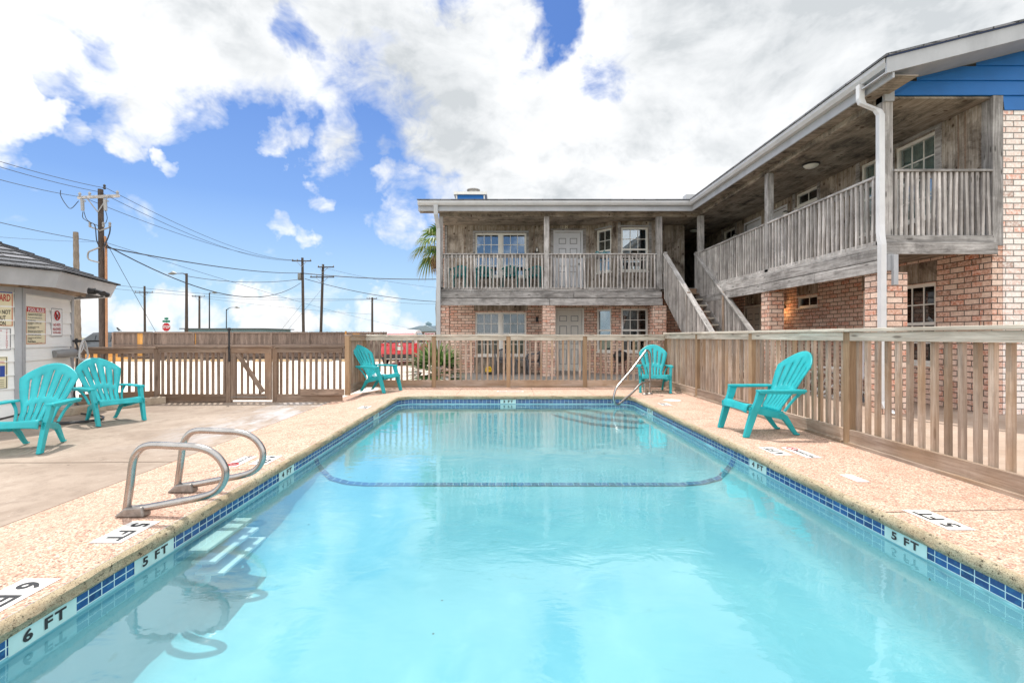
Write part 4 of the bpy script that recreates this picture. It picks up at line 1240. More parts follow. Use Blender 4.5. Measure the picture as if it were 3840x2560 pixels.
door(MR, -13.75, -12.88, ZD, 4.68, DOORG, side=-1); door(MR, -15.05, -14.18, ZD, 4.68, DOORG, side=-1); door(MR, -15.05, -14.18, 0.0, 2.03, DOORL, side=-1)
for (a, b, c, d) in ((-9.42, -9.31, 3.2, 4.9), (-8.42, -8.31, 3.2, 4.9), (-10.31, -10.21, 3.2, 4.9), (-9.57, -9.47, 3.2, 4.9), (-12.56, -12.47, 4.4, 4.9), (-11.59, -11.50, 4.4, 4.9), (-16.66, -16.57, 4.35, 4.9), (-15.69, -15.60, 4.35, 4.9)): each(MR, [(a, b, -0.022, 0.0, c, d)], 'upper_trim', WG, bld)
for (a, b, z) in ((-12.46, -11.60, 4.42), (-9.30, -8.43, 4.84)): each(MR, [(a, b, -0.022, 0.0, z, z + 0.07)], 'upper_trim', WG, bld)
each(MR, [(x, x + 0.018, -0.008, 0, ZD, 4.89) for x in (-8.02, -7.9, -10.9, -12.7)], 'siding_seam', WL, bld)
# passage between the wings
each(None, [(6.02, 6.18, 16.0, 22.0, ZD - 0.1, 5.05), (6.181, 7.76, 21.9, 22.0, ZD - 0.1, 5.05)], 'passage_wall', WW, bld)
each(None, [(6.02, 6.18, 16.0, 22.0, ZP, 2.5), (6.181, 7.76, 21.9, 22.0, ZP, 2.5)], 'passage_brick_wall', BR1, bld)

# ---- gable end facing the camera
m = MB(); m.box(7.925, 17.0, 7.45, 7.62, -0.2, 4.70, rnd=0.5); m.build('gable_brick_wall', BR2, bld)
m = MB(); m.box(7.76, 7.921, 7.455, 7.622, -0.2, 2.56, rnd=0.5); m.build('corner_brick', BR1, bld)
m = MB(); m.box(7.755, 7.92, 7.44, 7.622, 2.56, 4.94, 'z'); m.build('corner_trim', WG, bld, bevel=0.004)
m = MB()
def roofz(x): return 4.93 + (x - 5.6) * 0.25
rows = []
z = 4.70
while z < 8.2:
    z1 = z + 0.235
    xa = 7.925 if z < 4.93 else max(6.185, 5.6 + (z - 4.93) / 0.25)
    if z < 4.93: z1 = 4.935
    xb = 17.0
    if xa < xb: 
        za = z
        m.add([(xa, 7.428, za), (xb, 7.428, za), (xb, 7.452, z1), (max(xa, 5.6 + (z1 - 4.93) / 0.25 if z >= 4.93 else xa), 7.452, z1), (xa, 7.46, za)], [(0, 1, 2, 3), (0, 4, 1)], MB.uv_box, 0.5)
        # triangle that closes the board against the sloping rake
        if z >= 4.93: m.add([(xa, 7.45, za), (max(xa, 5.6 + (z1 - 4.93) / 0.25), 7.46, z1), (xa, 7.46, z1)], [(0, 1, 2)], MB.uv_box, 0.5)
    z = z1
m.box(6.185, 17.0, 7.47, 7.60, 4.945, 5.02)
m.build('blue_gable_siding', BLUES, bld)
m = MB(); m.box(6.03, 6.182, 7.42, 7.60, 4.84, 5.06); m.build('gable_corner_trim', GREYTRIM, bld)
# rake board, soffit and roof planes
m = MB()
x0, x1 = 5.62, 17.0
def rk(x, dz): return (x, roofz(x) + dz)
m.prism([rk(x0, 0.04), rk(x1, 0.04), rk(x1, 0.27), rk(x0, 0.27)], 'y', 6.88, 6.915)
rake = m.build('rake_board', GREYTRIM, bld, fix=True, bevel=0.003)
m = MB(); m.prism([rk(x0, 0.05), rk(x1, 0.05), rk(x1, 0.07), rk(x0, 0.07)], 'y', 6.915, 7.44); m.build('rake_soffit', GREYTRIM, bld, fix=True)
roof = MB()
def slab(P, t=0.03):
    q = [Vector(p) for p in P] + [Vector(p) - Vector((0, 0, t)) for p in P]
    n = len(P)
    roof.add(q, [tuple(range(n)), tuple(range(n, 2 * n))[::-1]] + [(i, n + i, n + (i + 1) % n, (i + 1) % n) for i in range(n)], MB.uv_box)
ez = 5.24
RX, RYm = 12.0, 19.6
slab([(5.58, 6.84, ez), (RX, 6.84, ez + (RX - 5.58) * 0.25), (RX, RYm, ez + (RX - 5.58) * 0.25), (5.58, 14.08, ez)])
slab([(RX, 6.84, ez + (RX - 5.58) * 0.25), (17.5, 6.84, ez + 0.25), (17.5, 24, ez + 0.25), (RX, RYm, ez + (RX - 5.58) * 0.25)])
slab([(-2.58, 14.08, ez), (5.58, 14.08, ez), (RX, RYm, ez + 5.52 * 0.25), (-2.58, RYm, ez + 5.52 * 0.25)])
slab([(-2.58, RYm, ez + 5.52 * 0.25), (RX, RYm, ez + 5.52 * 0.25), (RX, 25, ez), (-2.58, 25, ez)])
rf = roof.build('roof', SHINGLE, bld, fix=True)
# blue backing under the shingles of the rake (painted drip edge)
m = MB(); m.prism([rk(x0, 0.272), rk(x1, 0.272), rk(x1, 0.315), rk(x0, 0.315)], 'y', 6.86, 6.90); m.build('drip_edge', M_plain('navy drip edge', (0.03, 0.06, 0.17), 0.5), bld, fix=True)
# fascia + gutter along both eaves, mitred in the corner
def lprof(m, prof_pts):
    """prof: (offset inward from outer line, z) swept along the L eave"""
    for (o0, z0_), (o1, z1_) in zip(prof_pts, prof_pts[1:] + prof_pts[:1]):
        a = [(-2.56, 14.1 + o0, z0_), (5.60 + o0, 14.1 + o0, z0_), (5.60 + o0, 6.90, z0_)]
        b = [(-2.56, 14.1 + o1, z1_), (5.60 + o1, 14.1 + o1, z1_), (5.60 + o1, 6.90, z1_)]
        for k in range(2): m.quad([a[k], a[k + 1], b[k + 1], b[k]])
    for k, ax in ((0, 0), (2, 1)):
        pts = [((-2.56, 14.1 + o, z) if k == 0 else (5.60 + o, 6.90, z)) for o, z in prof_pts]
        m.quad(pts)
m = MB(); lprof(m, [(0.12, 4.92), (0.15, 4.92), (0.15, 5.20), (0.12, 5.20)]); m.build('fascia', GREYTRIM, bld, fix=True)
m = MB(); lprof(m, [(0.03, 5.075), (0.118, 5.075), (0.118, 5.195), (0.112, 5.195), (0.112, 5.085), (0.04, 5.085), (0.008, 5.14), (0.012, 5.205), (0.0, 5.205), (-0.004, 5.14)]); gut = m.build('gutter', GUTTER, bld, fix=True)
m = MB(); lprof(m, [(0.15, 4.945), (0.50, 4.945), (0.50, 4.96), (0.15, 4.96)]); m.build('soffit', WC, bld, fix=True)
# left end return of the main eave
m = MB(); m.prism([(14.26, 4.98), (19.6, 6.32), (19.6, 6.55), (14.26, 5.21)], 'x', -2.555, -2.525); m.build('end_rake', GREYTRIM, bld, fix=True)

# ceilings, deck, beams
m = MB(); m.box(-1.98, 6.03, 14.64, 16.0, ZCEIL, ZCEIL + 0.03, 'x', rnd=0.5); m.box(6.032, 7.76, 7.47, 22, ZCEIL, ZCEIL + 0.03, 'y', rnd=0.5); m.build('balcony_ceiling', WC, bld)
m = MB(); m.box(-1.98, 6.10, 14.60, 14.70, 4.845, 5.05, 'x'); m.box(6.03, 6.13, 7.47, 14.60, 4.845, 5.05, 'y'); m.build('eave_beam', WC, bld, bevel=0.004)
m = MB()
y = 14.66
while y < 15.98: m.box(-1.98, 6.02, y, y + 0.135, ZD - 0.035, ZD, 'x'); y += 0.14
x = 6.08
while x < 7.72: m.box(x, x + 0.135, 7.50, 21.9, ZD - 0.036, ZD - 0.001, 'y'); x += 0.14
m.build('balcony_deck', WG, bld)
m = MB()
m.box(-1.98, 4.90, 14.60, 14.64, 2.53, 2.655, 'x'); m.box(-1.98, 2.195, 14.57, 14.61, 2.32, 2.508, 'x'); m.box(2.21, 4.93, 14.572, 14.61, 2.322, 2.506, 'x'); m.box(-1.98, 1.445, 14.56, 14.60, 2.09, 2.298, 'x'); m.box(1.46, 4.95, 14.562, 14.60, 2.088, 2.299, 'x'); m.box(-1.97, 4.85, 14.615, 14.65, 2.15, 2.6, rnd=0.01)
m.build('rim_board', WG, bld, bevel=0.006)
m = MB()
m.box(6.03, 6.07, 7.50, 14.60, 2.53, 2.66, 'y'); m.box(5.99, 6.03, 7.40, 10.80, 2.345, 2.517, 'y'); m.box(5.992, 6.03, 10.812, 14.45, 2.345, 2.516, 'y'); m.box(5.975, 6.02, 7.40, 9.0, 2.14, 2.33, 'y'); m.box(5.977, 6.02, 9.012, 12.6, 2.142, 2.329, 'y'); m.box(5.975, 6.02, 12.612, 14.3, 2.14, 2.33, 'y'); m.box(6.032, 6.07, 7.5, 14.4, 2.16, 2.52, rnd=0.01)
m.box(6.03, 7.75, 7.42, 7.46, 2.61, 2.72, 'x'); m.box(6.0, 7.78, 7.385, 7.42, 2.415, 2.605, 'x')
m.build('rim_board', WG, bld, bevel=0.006)
m = MB(); m.box(-1.98, 6.0, 14.65, 16.0, 2.54, 2.56, 'y', rnd=0.4); m.box(6.075, 7.755, 7.47, 21.9, 2.54, 2.56, 'y', rnd=0.4); m.build('porch_ceiling', WC, bld)
m = MB(); m.box(5.985, 6.135, 7.30, 7.44, 2.15, 2.40, 'z'); m.box(6.03, 6.10, 7.25, 7.30, 1.92, 2.39); m.build('beam_hanger', GREYTRIM, bld)
# posts
for (x0, x1, y0, y1) in ((-1.98, -1.86, 14.60, 14.72), (1.28, 1.44, 14.58, 14.72), (4.77, 4.94, 14.57, 14.72), (6.03, 6.19, 14.45, 14.61), (6.03, 6.17, 10.70, 10.84), (6.03, 6.19, 7.46, 7.61)):
    m = MB(); m.box(x0, x1, y0, y1, ZD - 0.05, 4.845, 'z'); m.build('balcony_post', WG, bld, bevel=0.006)
for (x0, x1, y0, y1) in ((-1.98, -1.68, 14.62, 14.92), (1.24, 1.63, 14.60, 14.98), (4.67, 5.08, 14.60, 14.98), (6.03, 6.40, 14.3, 14.66), (6.03, 6.37, 10.65, 10.98), (6.03, 6.42, 7.46, 7.84)):
    m = MB(); m.box(x0, x1, y0, y1, ZP - 0.1, 2.09 if x1 < 5.5 else 2.14, rnd=0.5); m.build('brick_pillar', BR1, bld, bevel=0.004)
# balcony railings
def railing(p0, p1, side, n, parent=None, z0=ZD + 0.02, z1=3.70, name='balcony_railing', slope=0.0):
    p0 = Vector((*p0, 0)); p1 = Vector((*p1, 0)); d = (p1 - p0).normalized(); s = Vector((*side, 0))
    m = MB(); m.beam(p0 + Vector((0, 0, z1 - 0.02)), p1 + Vector((0, 0, z1 - 0.02)), 0.14, 0.038)
    r = m.build(name, WR if False else WG, parent or bld, bevel=0.006)
    m = MB()
    for k in range(n):
        c = p0.lerp(p1, (k + 0.5) / n) + s * 0.03; l = d * random.uniform(-0.018, 0.018)
        m.beam((c.x - l.x, c.y - l.y, z0 - 0.06), (c.x + l.x, c.y + l.y, z1 - 0.04), 0.042 * random.uniform(0.9, 1.1), 0.04, up=(-d.y, d.x, 0))
    m.build('balusters', WGB, r, bevel=0.003)
    m = MB(); m.beam(p0 - s * 0.012 + Vector((0, 0, z1 - 0.085)), p1 - s * 0.012 + Vector((0, 0, z1 - 0.085)), 0.036, 0.085); m.build('inner_rail', WG, r)
    return r
railing((-1.86, 14.63), (1.28, 14.63), (0, -1), 27); railing((1.44, 14.63), (4.77, 14.63), (0, -1), 29)
railing((6.08, 7.62), (6.08, 10.70), (-1, 0), 26, z1=3.72); railing((6.08, 10.84), (6.08, 14.45), (-1, 0), 32, z1=3.72)
railing((6.19, 7.50), (7.75, 7.50), (0, -1), 18, z1=3.77, z0=2.74)
# gutters' downspouts
def square_pipe(pts, w, mat, name, parent):
    m = MB()
    m.tube(pts, w * 0.62, 4); 
    return m.build(name, mat, parent)
def spout(path, w, dp, mat, parent):
    m = MB()
    P = [Vector(p) for p in path]
    prev = None
    for i, p in enumerate(P):
        ring = [p + Vector((-w / 2, -dp / 2, 0)), p + Vector((w / 2, -dp / 2, 0)), p + Vector((w / 2, dp / 2, 0)), p + Vector((-w / 2, dp / 2, 0))]
        if prev: m.add(prev + ring, [(0, 1, 5, 4), (1, 2, 6, 5), (2, 3, 7, 6), (3, 0, 4, 7)], MB.uv_box)
        prev = ring
    return m.build('downspout', mat, parent, fix=True, weld=True, bevel=0.008)
# near corner: leaves the gutter, jogs in to the post and drops, with a second kink at the beam
spout([(5.64, 7.42, 5.08), (5.64, 7.42, 4.86), (5.66, 7.41, 4.78), (5.86, 7.36, 4.66), (5.90, 7.35, 4.58), (5.90, 7.35, 2.86), (5.89, 7.33, 2.70), (5.885, 7.30, 2.55), (5.885, 7.30, 0.12), (5.90, 7.25, 0.02), (5.93, 7.12, -0.04)], 0.092, 0.078, DSPOUT, gut)
spout([(-2.02, 14.17, 5.08), (-2.02, 14.2, 4.80), (-1.985, 14.5, 4.45), (-1.985, 14.5, -0.05)], 0.125, 0.10, DSPOUTG, gut)
# chimney and vent on the roof
m = MB(); m.box(-1.95, -0.75, 19.6, 20.5, 5.4, 7.02, rnd=0.5); ch_ = m.build('chimney', BLUES, rf)
m = MB(); m.box(-2.04, -0.66, 19.5, 20.6, 7.02, 7.13); m.box(-1.95, -1.90, 19.57, 19.60, 5.5, 7.02); m.box(-0.80, -0.75, 19.57, 19.60, 5.5, 7.02); m.build('chimney_cap', WHITEF, ch_)
m = MB(); m.lathe((-1.25, 20.0, 7.13), [(0.24, 0), (0.24, 0.18), (0.28, 0.18), (0.28, 0.22), (0.1, 0.26), (0, 0.27)], 16); m.lathe((-1.62, 20.0, 7.13), [(0.16, 0), (0.16, 0.05), (0, 0.09)], 12); m.build('flue', STEELD, ch_, smooth=True)
m = MB(); m.box(5.85, 6.15, 15.0, 15.3, 5.3, 5.66); m.build('roof_vent', GUTTER, rf)
# lights and numbers
def wall_lamp(p, n, on=False, par=None):
    p = Vector(p); n = Vector(n)
    m = MB(); m.tube([p, p + n * 0.03], 0.055, 10); m.tube([p + n * 0.02, p + n * 0.10 + Vector((0, 0, 0.0)), p + n * 0.12 + Vector((0, 0, 0.05))], 0.014, 6); m.lathe(p + n * 0.12 + Vector((0, 0, 0.06)), [(0.065, 0), (0.05, 0.03), (0.0, 0.05)], 10)
    l = m.build('wall_lamp', BLACK, bld)
    g = MB(); g.lathe(p + n * 0.12 - Vector((0, 0, 0.07)), [(0.0, 0), (0.05, 0.015), (0.07, 0.05), (0.068, 0.09), (0.05, 0.128)], 12)
    g.build('globe', LAMPON if on else GLOBE, l, smooth=True)
    return l
wall_lamp((7.76, 12.72, 4.42), (-1, 0, 0)); wall_lamp((7.76, 15.46, 4.40), (-1, 0, 0)); wall_lamp((7.76, 12.95, 1.95), (-1, 0, 0), on=True)
l = bpy.data.lights.new('lit_bulb', 'POINT'); l.energy = 9; l.color = (1.0, 0.5, 0.2); l.shadow_soft_size = 0.05
lo = bpy.data.objects.new('lamp_bulb', l); lo.location = (7.58, 12.95, 1.92); link(lo, bld)
m = MB(); m.box(1.12, 1.20, 15.96, 16.0, 3.98, 4.14); lm = m.build('wall_lamp', BLACK, bld, bevel=0.01); g = MB(); g.box(1.135, 1.185, 15.93, 15.96, 4.0, 4.12); g.build('globe', GLOBE, lm, bevel=0.01)
m = MB(); m.box(1.12, 1.20, 15.96, 16.0, 1.62, 1.80); lm = m.build('wall_lamp', BLACK, bld, bevel=0.01)
for (x, y) in ((6.75, 10.3), (6.75, 16.6)):
    m = MB(); m.lathe((x, y, ZCEIL - 0.03), [(0.17, 0.03), (0.17, 0.0), (0.15, -0.005)], 20); lm = m.build('ceiling_lamp', BLACK, bld)
    g = MB(); g.lathe((x, y, ZCEIL - 0.10), [(0, 0), (0.07, 0.008), (0.12, 0.03), (0.15, 0.066)], 20); g.build('globe', GLOBE, lm, smooth=True)
NUMC = M_plain('cream house number', (0.75, 0.70, 0.55), 0.4)
for txt, o_, r_, sz in (('8', (2.16, 15.992, 4.84), (1, 0, 0), 0.20), ('4', (7.752, 13.3, 4.80), (0, -1, 0), 0.17), ('2', (7.752, 14.55, 2.22), (0, -1, 0), 0.20)):
    m = MB(); text_mb(m, txt, sz, o_, r_, (0, 0, 1), ext=0.02 if txt != '8' else 0.012, bold=0.015); m.build('house_number', NUMC, bld)

# ------------------------------------------------------------------ staircase
st = empty('wooden_staircase', (5.5, 11.2, ZP))
tag(st, 'weathered wooden open tread staircase rising to the balcony between the wings', 'staircase')
def _f():
    n = 14; ytop = 14.55; z_top = 2.64; zb = ZP; run = 3.55 / n; rise = (z_top - zb) / n
    for k in range(1, n):
        m = MB(); y = ytop - k * run; z = z_top - k * rise
        m.box(5.06, 5.97, y - 0.02, y + 0.255, z - 0.04, z, 'x'); m.build('tread', WR if k > 1 else WL, st, bevel=0.004)
    m = MB(); m.box(5.06, 5.97, 14.50, 14.54, 2.42, 2.60, 'x'); m.build('riser_board', WL, st)
    for x in (5.03, 6.0):
        m = MB(); m.beam((x, ytop, z_top - 0.16), (x, ytop - 3.6, zb - 0.10), 0.04, 0.28, up=(0, 0, 1)); m.build('stringer', WG, st, bevel=0.004)
        for yy in ((14.57), (12.75), (11.05)):
            zz = 3.74 - (14.6 - yy) * 0.745
            m = MB(); m.beam((x, yy, zz - 1.15 if yy < 14 else 2.6), (x, yy, zz - 0.03 if yy < 14 else 3.74), 0.09, 0.09, up=(1, 0, 0)); m.build('newel_post', WG if yy != 12.75 else WF, st, bevel=0.005)
        m = MB(); m.beam((x, 14.62, 3.70), (x, 10.95, 3.70 - 3.67 * 0.745), 0.14, 0.038, up=(0, 0, 1)); m.beam((x, 14.60, 3.64), (x, 10.97, 3.64 - 3.63 * 0.745), 0.036, 0.085, up=(0, 0, 1)); m.build('handrail', WG, st, bevel=0.005)
        m = MB()
        for k in range(40):
            y = 14.48 - k * 0.088
            zt = 3.64 - (14.6 - y) * 0.745
            sx = x - 0.04 if x < 5.5 else x + 0.0
            m.beam((sx, y, zt - 1.28), (sx, y, zt), 0.038, 0.036, up=(1, 0, 0))
        m.build('balusters', WGB, st, bevel=0.002)
rel(st, _f)
m = None
# ------------------------------------------------------------------ porch and balcony furniture
cg = make_mono(DTEAL)
for i, (x, y, a, lab) in enumerate(((-1.42, 15.2, -100, 'dark teal stacking chair behind the balcony railing, leftmost of the four'), (-0.62, 15.35, -80, 'dark teal stacking chair on the balcony, second from the downspout'), (0.22, 15.25, -95, 'dark teal stacking chair on the balcony below the right half of the double window'), (1.02, 15.3, -110, 'dark teal stacking chair on the balcony next to the middle post'))):
    c = cg if i == 0 else copy_tree(cg)
    c.location = (x, y, ZD + 0.002); c.rotation_euler = (0, 0, R(a)); tag(c, lab, 'chair', 'teal chairs on the balcony')
cp = make_mono(GREYPL)
for i, (x, y, a, lab) in enumerate(((0.02, 15.25, -90, 'dark grey stacking chair on the porch below the curtained double window'), (1.0, 15.4, 175, 'dark grey stacking chair on the porch behind the brick pillar'))):
    c = cp if i == 0 else copy_tree(cp)
    c.location = (x, y, ZP + 0.002); c.rotation_euler = (0, 0, R(a)); tag(c, lab, 'chair', 'grey chairs on the porch')
t_ = empty('porch_table', (0.62, 15.3, ZP + 0.001)); tag(t_, 'low dark grey resin table between the two grey porch chairs', 'table')
m = MB(); m.box(-0.24, 0.24, -0.22, 0.22, 0.46, 0.49); m.build('table_top', GREYPL, t_, bevel=0.015)
for sx in (-1, 1):
    for sy in (-1, 1):
        m = MB(); m.tube([(sx * 0.17, sy * 0.17, 0.46), (sx * 0.22, sy * 0.2, 0.0)], [0.035, 0.022], 6); m.build('leg', GREYPL, t_)
e = empty('yellow_box', (-0.46, 15.2, ZP + 0.001)); tag(e, 'small yellow and black case standing on the porch floor by the wood panel', 'box')
m = MB(); m.box(-0.1, 0.1, -0.09, 0.09, 0.0, 0.09); m.build('base', BLACK, e, bevel=0.008)
m = MB(); m.prism([(-0.1, 0.091), (0.1, 0.091), (0.1, 0.2), (0.06, 0.26), (-0.06, 0.26), (-0.1, 0.2)], 'y', -0.085, 0.085); b_ = m.build('shell', YEL, e, fix=True, bevel=0.008)
m = MB(); m.tube([(-0.05, -0.09, 0.17), (-0.05, -0.11, 0.205), (0.05, -0.11, 0.205), (0.05, -0.09, 0.17)], 0.01, 6); m.build('handle', BLACK, e)
e = empty('kettle_grill', (3.78, 15.1, ZP + 0.001)); tag(e, 'small round black kettle grill on thin legs against the brick bay', 'grill')
m = MB(); m.lathe((0, 0, 0.40), [(0.0, 0), (0.12, 0.02), (0.20, 0.09), (0.23, 0.19), (0.24, 0.2)], 18); m.build('bowl', BLACK, e, smooth=True)
m = MB(); m.lathe((0, 0, 0.605), [(0.24, 0), (0.23, 0.05), (0.17, 0.13), (0.08, 0.17), (0.0, 0.18)], 18); ld = m.build('lid', BLACK, e, smooth=True)
m = MB(); m.tube([(-0.05, 0, 0.78), (-0.05, 0, 0.83), (0.05, 0, 0.83), (0.05, 0, 0.78)], 0.014, 6); m.box(-0.03, 0.03, -0.225, -0.19, 0.66, 0.72); m.build('handle', GUTTER, ld)
for a in (30, 150, 270):
    m = MB(); m.tube([(0.14 * math.cos(R(a)), 0.14 * math.sin(R(a)), 0.45), (0.22 * math.cos(R(a)), 0.22 * math.sin(R(a)), 0.0)], 0.013, 6); m.build('leg', BLACK, e)
# "Relax" sign on the rail
e = empty('relax_sign', (3.30, 15.5, 3.30)); tag(e, 'small teal script sign reading Relax hung by the bay window above the railing', 'sign')
m = MB(); text_mb(m, 'Relax', 0.25, (0, 0.15, 0.58), (1, 0, 0.12), (0, 0, 1), bold=0.03, slant=0.35); m.build('lettering', M_plain('teal metal script', (0.03, 0.25, 0.28), 0.4), e)
m = MB(); m.box(-0.19, 0.19, 0.16, 0.175, 0.40, 0.47); m.box(-0.012, 0.012, 0.17, 0.2, -0.65, 0.42, 'z'); m.build('board', BLACK, e)
# folding table and chair with white crossed legs on the right porch, white tube
def xtable(loc, lab, w=0.5, h=0.72, cat='table', name='folding_table', rz=0):
    e = empty(name, loc, rz); tag(e, lab, cat)
    m = MB(); m.box(-w / 2, w / 2, -0.25, 0.25, h - 0.025, h); m.build('table_top' if cat == 'table' else 'seat', WHITEP, e, bevel=0.01)
    for sy in (-0.2, 0.2):
        m = MB(); m.beam((-w / 2 + 0.03, sy, 0.012), (w / 2 - 0.03, sy, h - 0.03), 0.025, 0.035, up=(0, 1, 0)); m.build('leg', WHITEP, e)
        m = MB(); m.beam((w / 2 - 0.03, sy + 0.03, 0.012), (-w / 2 + 0.03, sy + 0.03, h - 0.03), 0.025, 0.035, up=(0, 1, 0)); m.build('leg', WHITEP, e)
    m = MB(); m.box(-w / 2 - 0.03, w / 2 + 0.03, 0.20, 0.235, 0.0, 0.03); m.build('foot_bar', WHITEP, e)
    return e
xtable((6.95, 9.55, -0.115), 'white folding table with crossed legs behind the near brick pillar', 0.85, 0.62)
xs_ = xtable((6.9, 10.35, -0.115), 'white folding stool with crossed legs in shade beside the folding table', 0.42, 0.48, 'stool', 'folding_stool')
e = empty('white_umbrella', (6.90, 9.05, -0.115)); tag(e, 'short rolled white parasol standing on the right porch behind the fence', 'parasol')
m = MB(); m.lathe((0, 0, 0.42), [(0.035, 0), (0.045, 0.03), (0.045, 0.5), (0.035, 0.70), (0.012, 0.78), (0, 0.79)], 12); m.build('folded_canopy', WHITEC, e, smooth=True)
m = MB(); m.tube([(0, 0, 0), (0, 0, 0.45)], 0.02, 8); m.build('pole', WHITEP, e)
m = MB(); m.lathe((0, 0, 0), [(0.2, 0), (0.2, 0.03), (0.04, 0.07), (0.03, 0.12)], 16); m.build('base', GREYPL, e, smooth=True)
# ------------------------------------------------------------------ pool shed (octagonal)
AP = 1.86; CX, CY = -9.20, 7.06
fa0 = math.atan2(0.357, 0.934)          # outward normal angle of the facet with the rules sign
def oct_pts(ap, z=None):
    r = ap / math.cos(math.pi / 8)
    return [(CX + r * math.cos(fa0 + math.pi / 8 * (2 * k - 1)), CY + r * math.sin(fa0 + math.pi / 8 * (2 * k - 1))) for k in range(8)]
sh = empty('pool_shed', (CX, CY, -0.17)); tag(sh, 'white clapboard eight sided pool shed with grey corner trim and shingle roof', 'shed')
W8 = oct_pts(AP); E8 = oct_pts(AP + 0.63)
facetM = []
def _f():
    for k in range(8):
        a = Vector((*W8[k], 0)); b = Vector((*W8[(k + 1) % 8], 0)); d = (b - a).normalized()
        n = Vector((math.cos(fa0 + k * math.pi / 4), math.sin(fa0 + k * math.pi / 4), 0))
        if d.cross(Vector((0, 0, 1))).dot(n) < 0: a, b = b, a; d = -d
        # viewer looking at the wall: x runs to the viewer's right
        r = Vector((0, 0, 1)).cross(n)
        if (b - a).dot(r) < 0: a, b = b, a
        M = frame(a, r, n); L = (b - a).length; facetM.append((M, L))
        if k not in (7, 0, 1, 6, 2): 
            m = MB(M); m.box(0, L, 0.0, 0.08, -0.17, 1.9, rnd=0.5); m.build('shed_wall', WSIDE, sh); continue
        m = MB(M); z = -0.05; pit = 0.20
        while z < 1.78:
            z1 = min(z + pit, 1.80)
            m.add([(0.03, -0.022, z), (L - 0.03, -0.022, z), (L - 0.03, -0.002, z1), (0.03, -0.002, z1), (0.03, 0.0, z), (L - 0.03, 0.0, z)], [(0, 1, 2, 3), (0, 4, 5, 1)], MB.uv_box, random.random())
            z = z1
        m.box(0.02, L - 0.02, 0.0, 0.08, -0.17, 1.9, rnd=0.5)
        m.build('clapboard_wall', WSIDE, sh)
        m = MB(M); m.box(0.075, L - 0.075, -0.028, -0.001, 1.77, 1.90); m.box(-0.005, 0.072, -0.030, -0.001, -0.17, 1.90); m.box(L - 0.072, L + 0.005, -0.030, -0.001, -0.17, 1.90)
        m.build('corner_trim', GREYTRIM, sh)
        m = MB(M); m.box(-0.15, L + 0.15, -0.14, -0.032, 1.85, 1.95, 'x'); m.build('eave_beam', WF, sh)
    za, ze = 3.12, 2.09
    m = MB()
    for k in range(8):
        a, b = E8[k], E8[(k + 1) % 8]
        rows = 14
        for i in range(rows):
            t0, t1 = i / rows, (i + 1) / rows
            def lp(p, t, dz): return (p[0] * (1 - t) + CX * t, p[1] * (1 - t) + CY * t, ze + (za - ze) * t + dz)
            P = [lp(a, t0, 0.022), lp(b, t0, 0.022), lp(b, t1, 0.004), lp(a, t1, 0.004)]
            L = math.dist(a, b); s0 = L * (1 - t0) / 2; s1 = L * (1 - t1) / 2
            m.quad(P, uv=[(-s0, i * 0.15), (s0, i * 0.15), (s1, (i + 1) * 0.15), (-s1, (i + 1) * 0.15)])
            P2 = [lp(a, t0, 0.0), lp(b, t0, 0.0), lp(b, t0, 0.022), lp(a, t0, 0.022)]
            m.quad(P2, uv=[(0, 0)] * 4)
    m.build('roof', SHINGLE, sh)
    m = MB()
    for k in range(8):
        a, b = E8[k], E8[(k + 1) % 8]; w = 0.975
        ai, bi = [(p[0] + (CX - p[0]) * 0.02, p[1] + (CY - p[1]) * 0.02) for p in (a, b)]
        lo_a, lo_b = [(p[0] + (CX - p[0]) * 0.055, p[1] + (CY - p[1]) * 0.055) for p in (a, b)]
        m.quad([(lo_a[0], lo_a[1], 1.85), (lo_b[0], lo_b[1], 1.85), (bi[0], bi[1], 2.085), (ai[0], ai[1], 2.085)])
        m.quad([(lo_a[0], lo_a[1], 1.85), (lo_b[0], lo_b[1], 1.85), (lo_b[0] + (CX - lo_b[0]) * 0.02, lo_b[1] + (CY - lo_b[1]) * 0.02, 1.852), (lo_a[0] + (CX - lo_a[0]) * 0.02, lo_a[1] + (CY - lo_a[1]) * 0.02, 1.852)])
    m.build('fascia', GREYTRIM, sh)
    m = MB()
    for k in range(8):
        a, b = E8[k], E8[(k + 1) % 8]
        q = [(p[0] + (CX - p[0]) * 0.06, p[1] + (CY - p[1]) * 0.06, 1.94) for p in (a, b)] + [(W8[(k + 1) % 8][0], W8[(k + 1) % 8][1], 1.945), (W8[k][0], W8[k][1], 1.945)]
        m.quad(q)
    m.build('soffit', GREYTRIM, sh)
    # flood light on the fascia
    m = MB(); p = at(212, 669, 7.75); n = Vector((0.93, 0.36, 0)); p = p + n * 0.0
    m.tube([p - n * 0.05, p + n * 0.04], 0.055, 12); m.tube([p + n * 0.02, p + n * 0.10 + Vector((0.02, -0.03, -0.01)), p + n * 0.16 + Vector((0.03, -0.06, -0.04))], [0.04, 0.035, 0.05], 10)
    m.tube([p + n * 0.02 + Vector((-0.02, 0.04, 0)), p + n * 0.08 + Vector((-0.04, 0.14, -0.01)), p + n * 0.10 + Vector((-0.06, 0.22, -0.04))], [0.03, 0.03, 0.045], 10)
    fl = m.build('flood_light', BLACK, sh, smooth=True)
    # grey hose hanger bracket
rel(sh, _f)
M1, L1_ = facetM[0]; M0, L0_ = facetM[7]
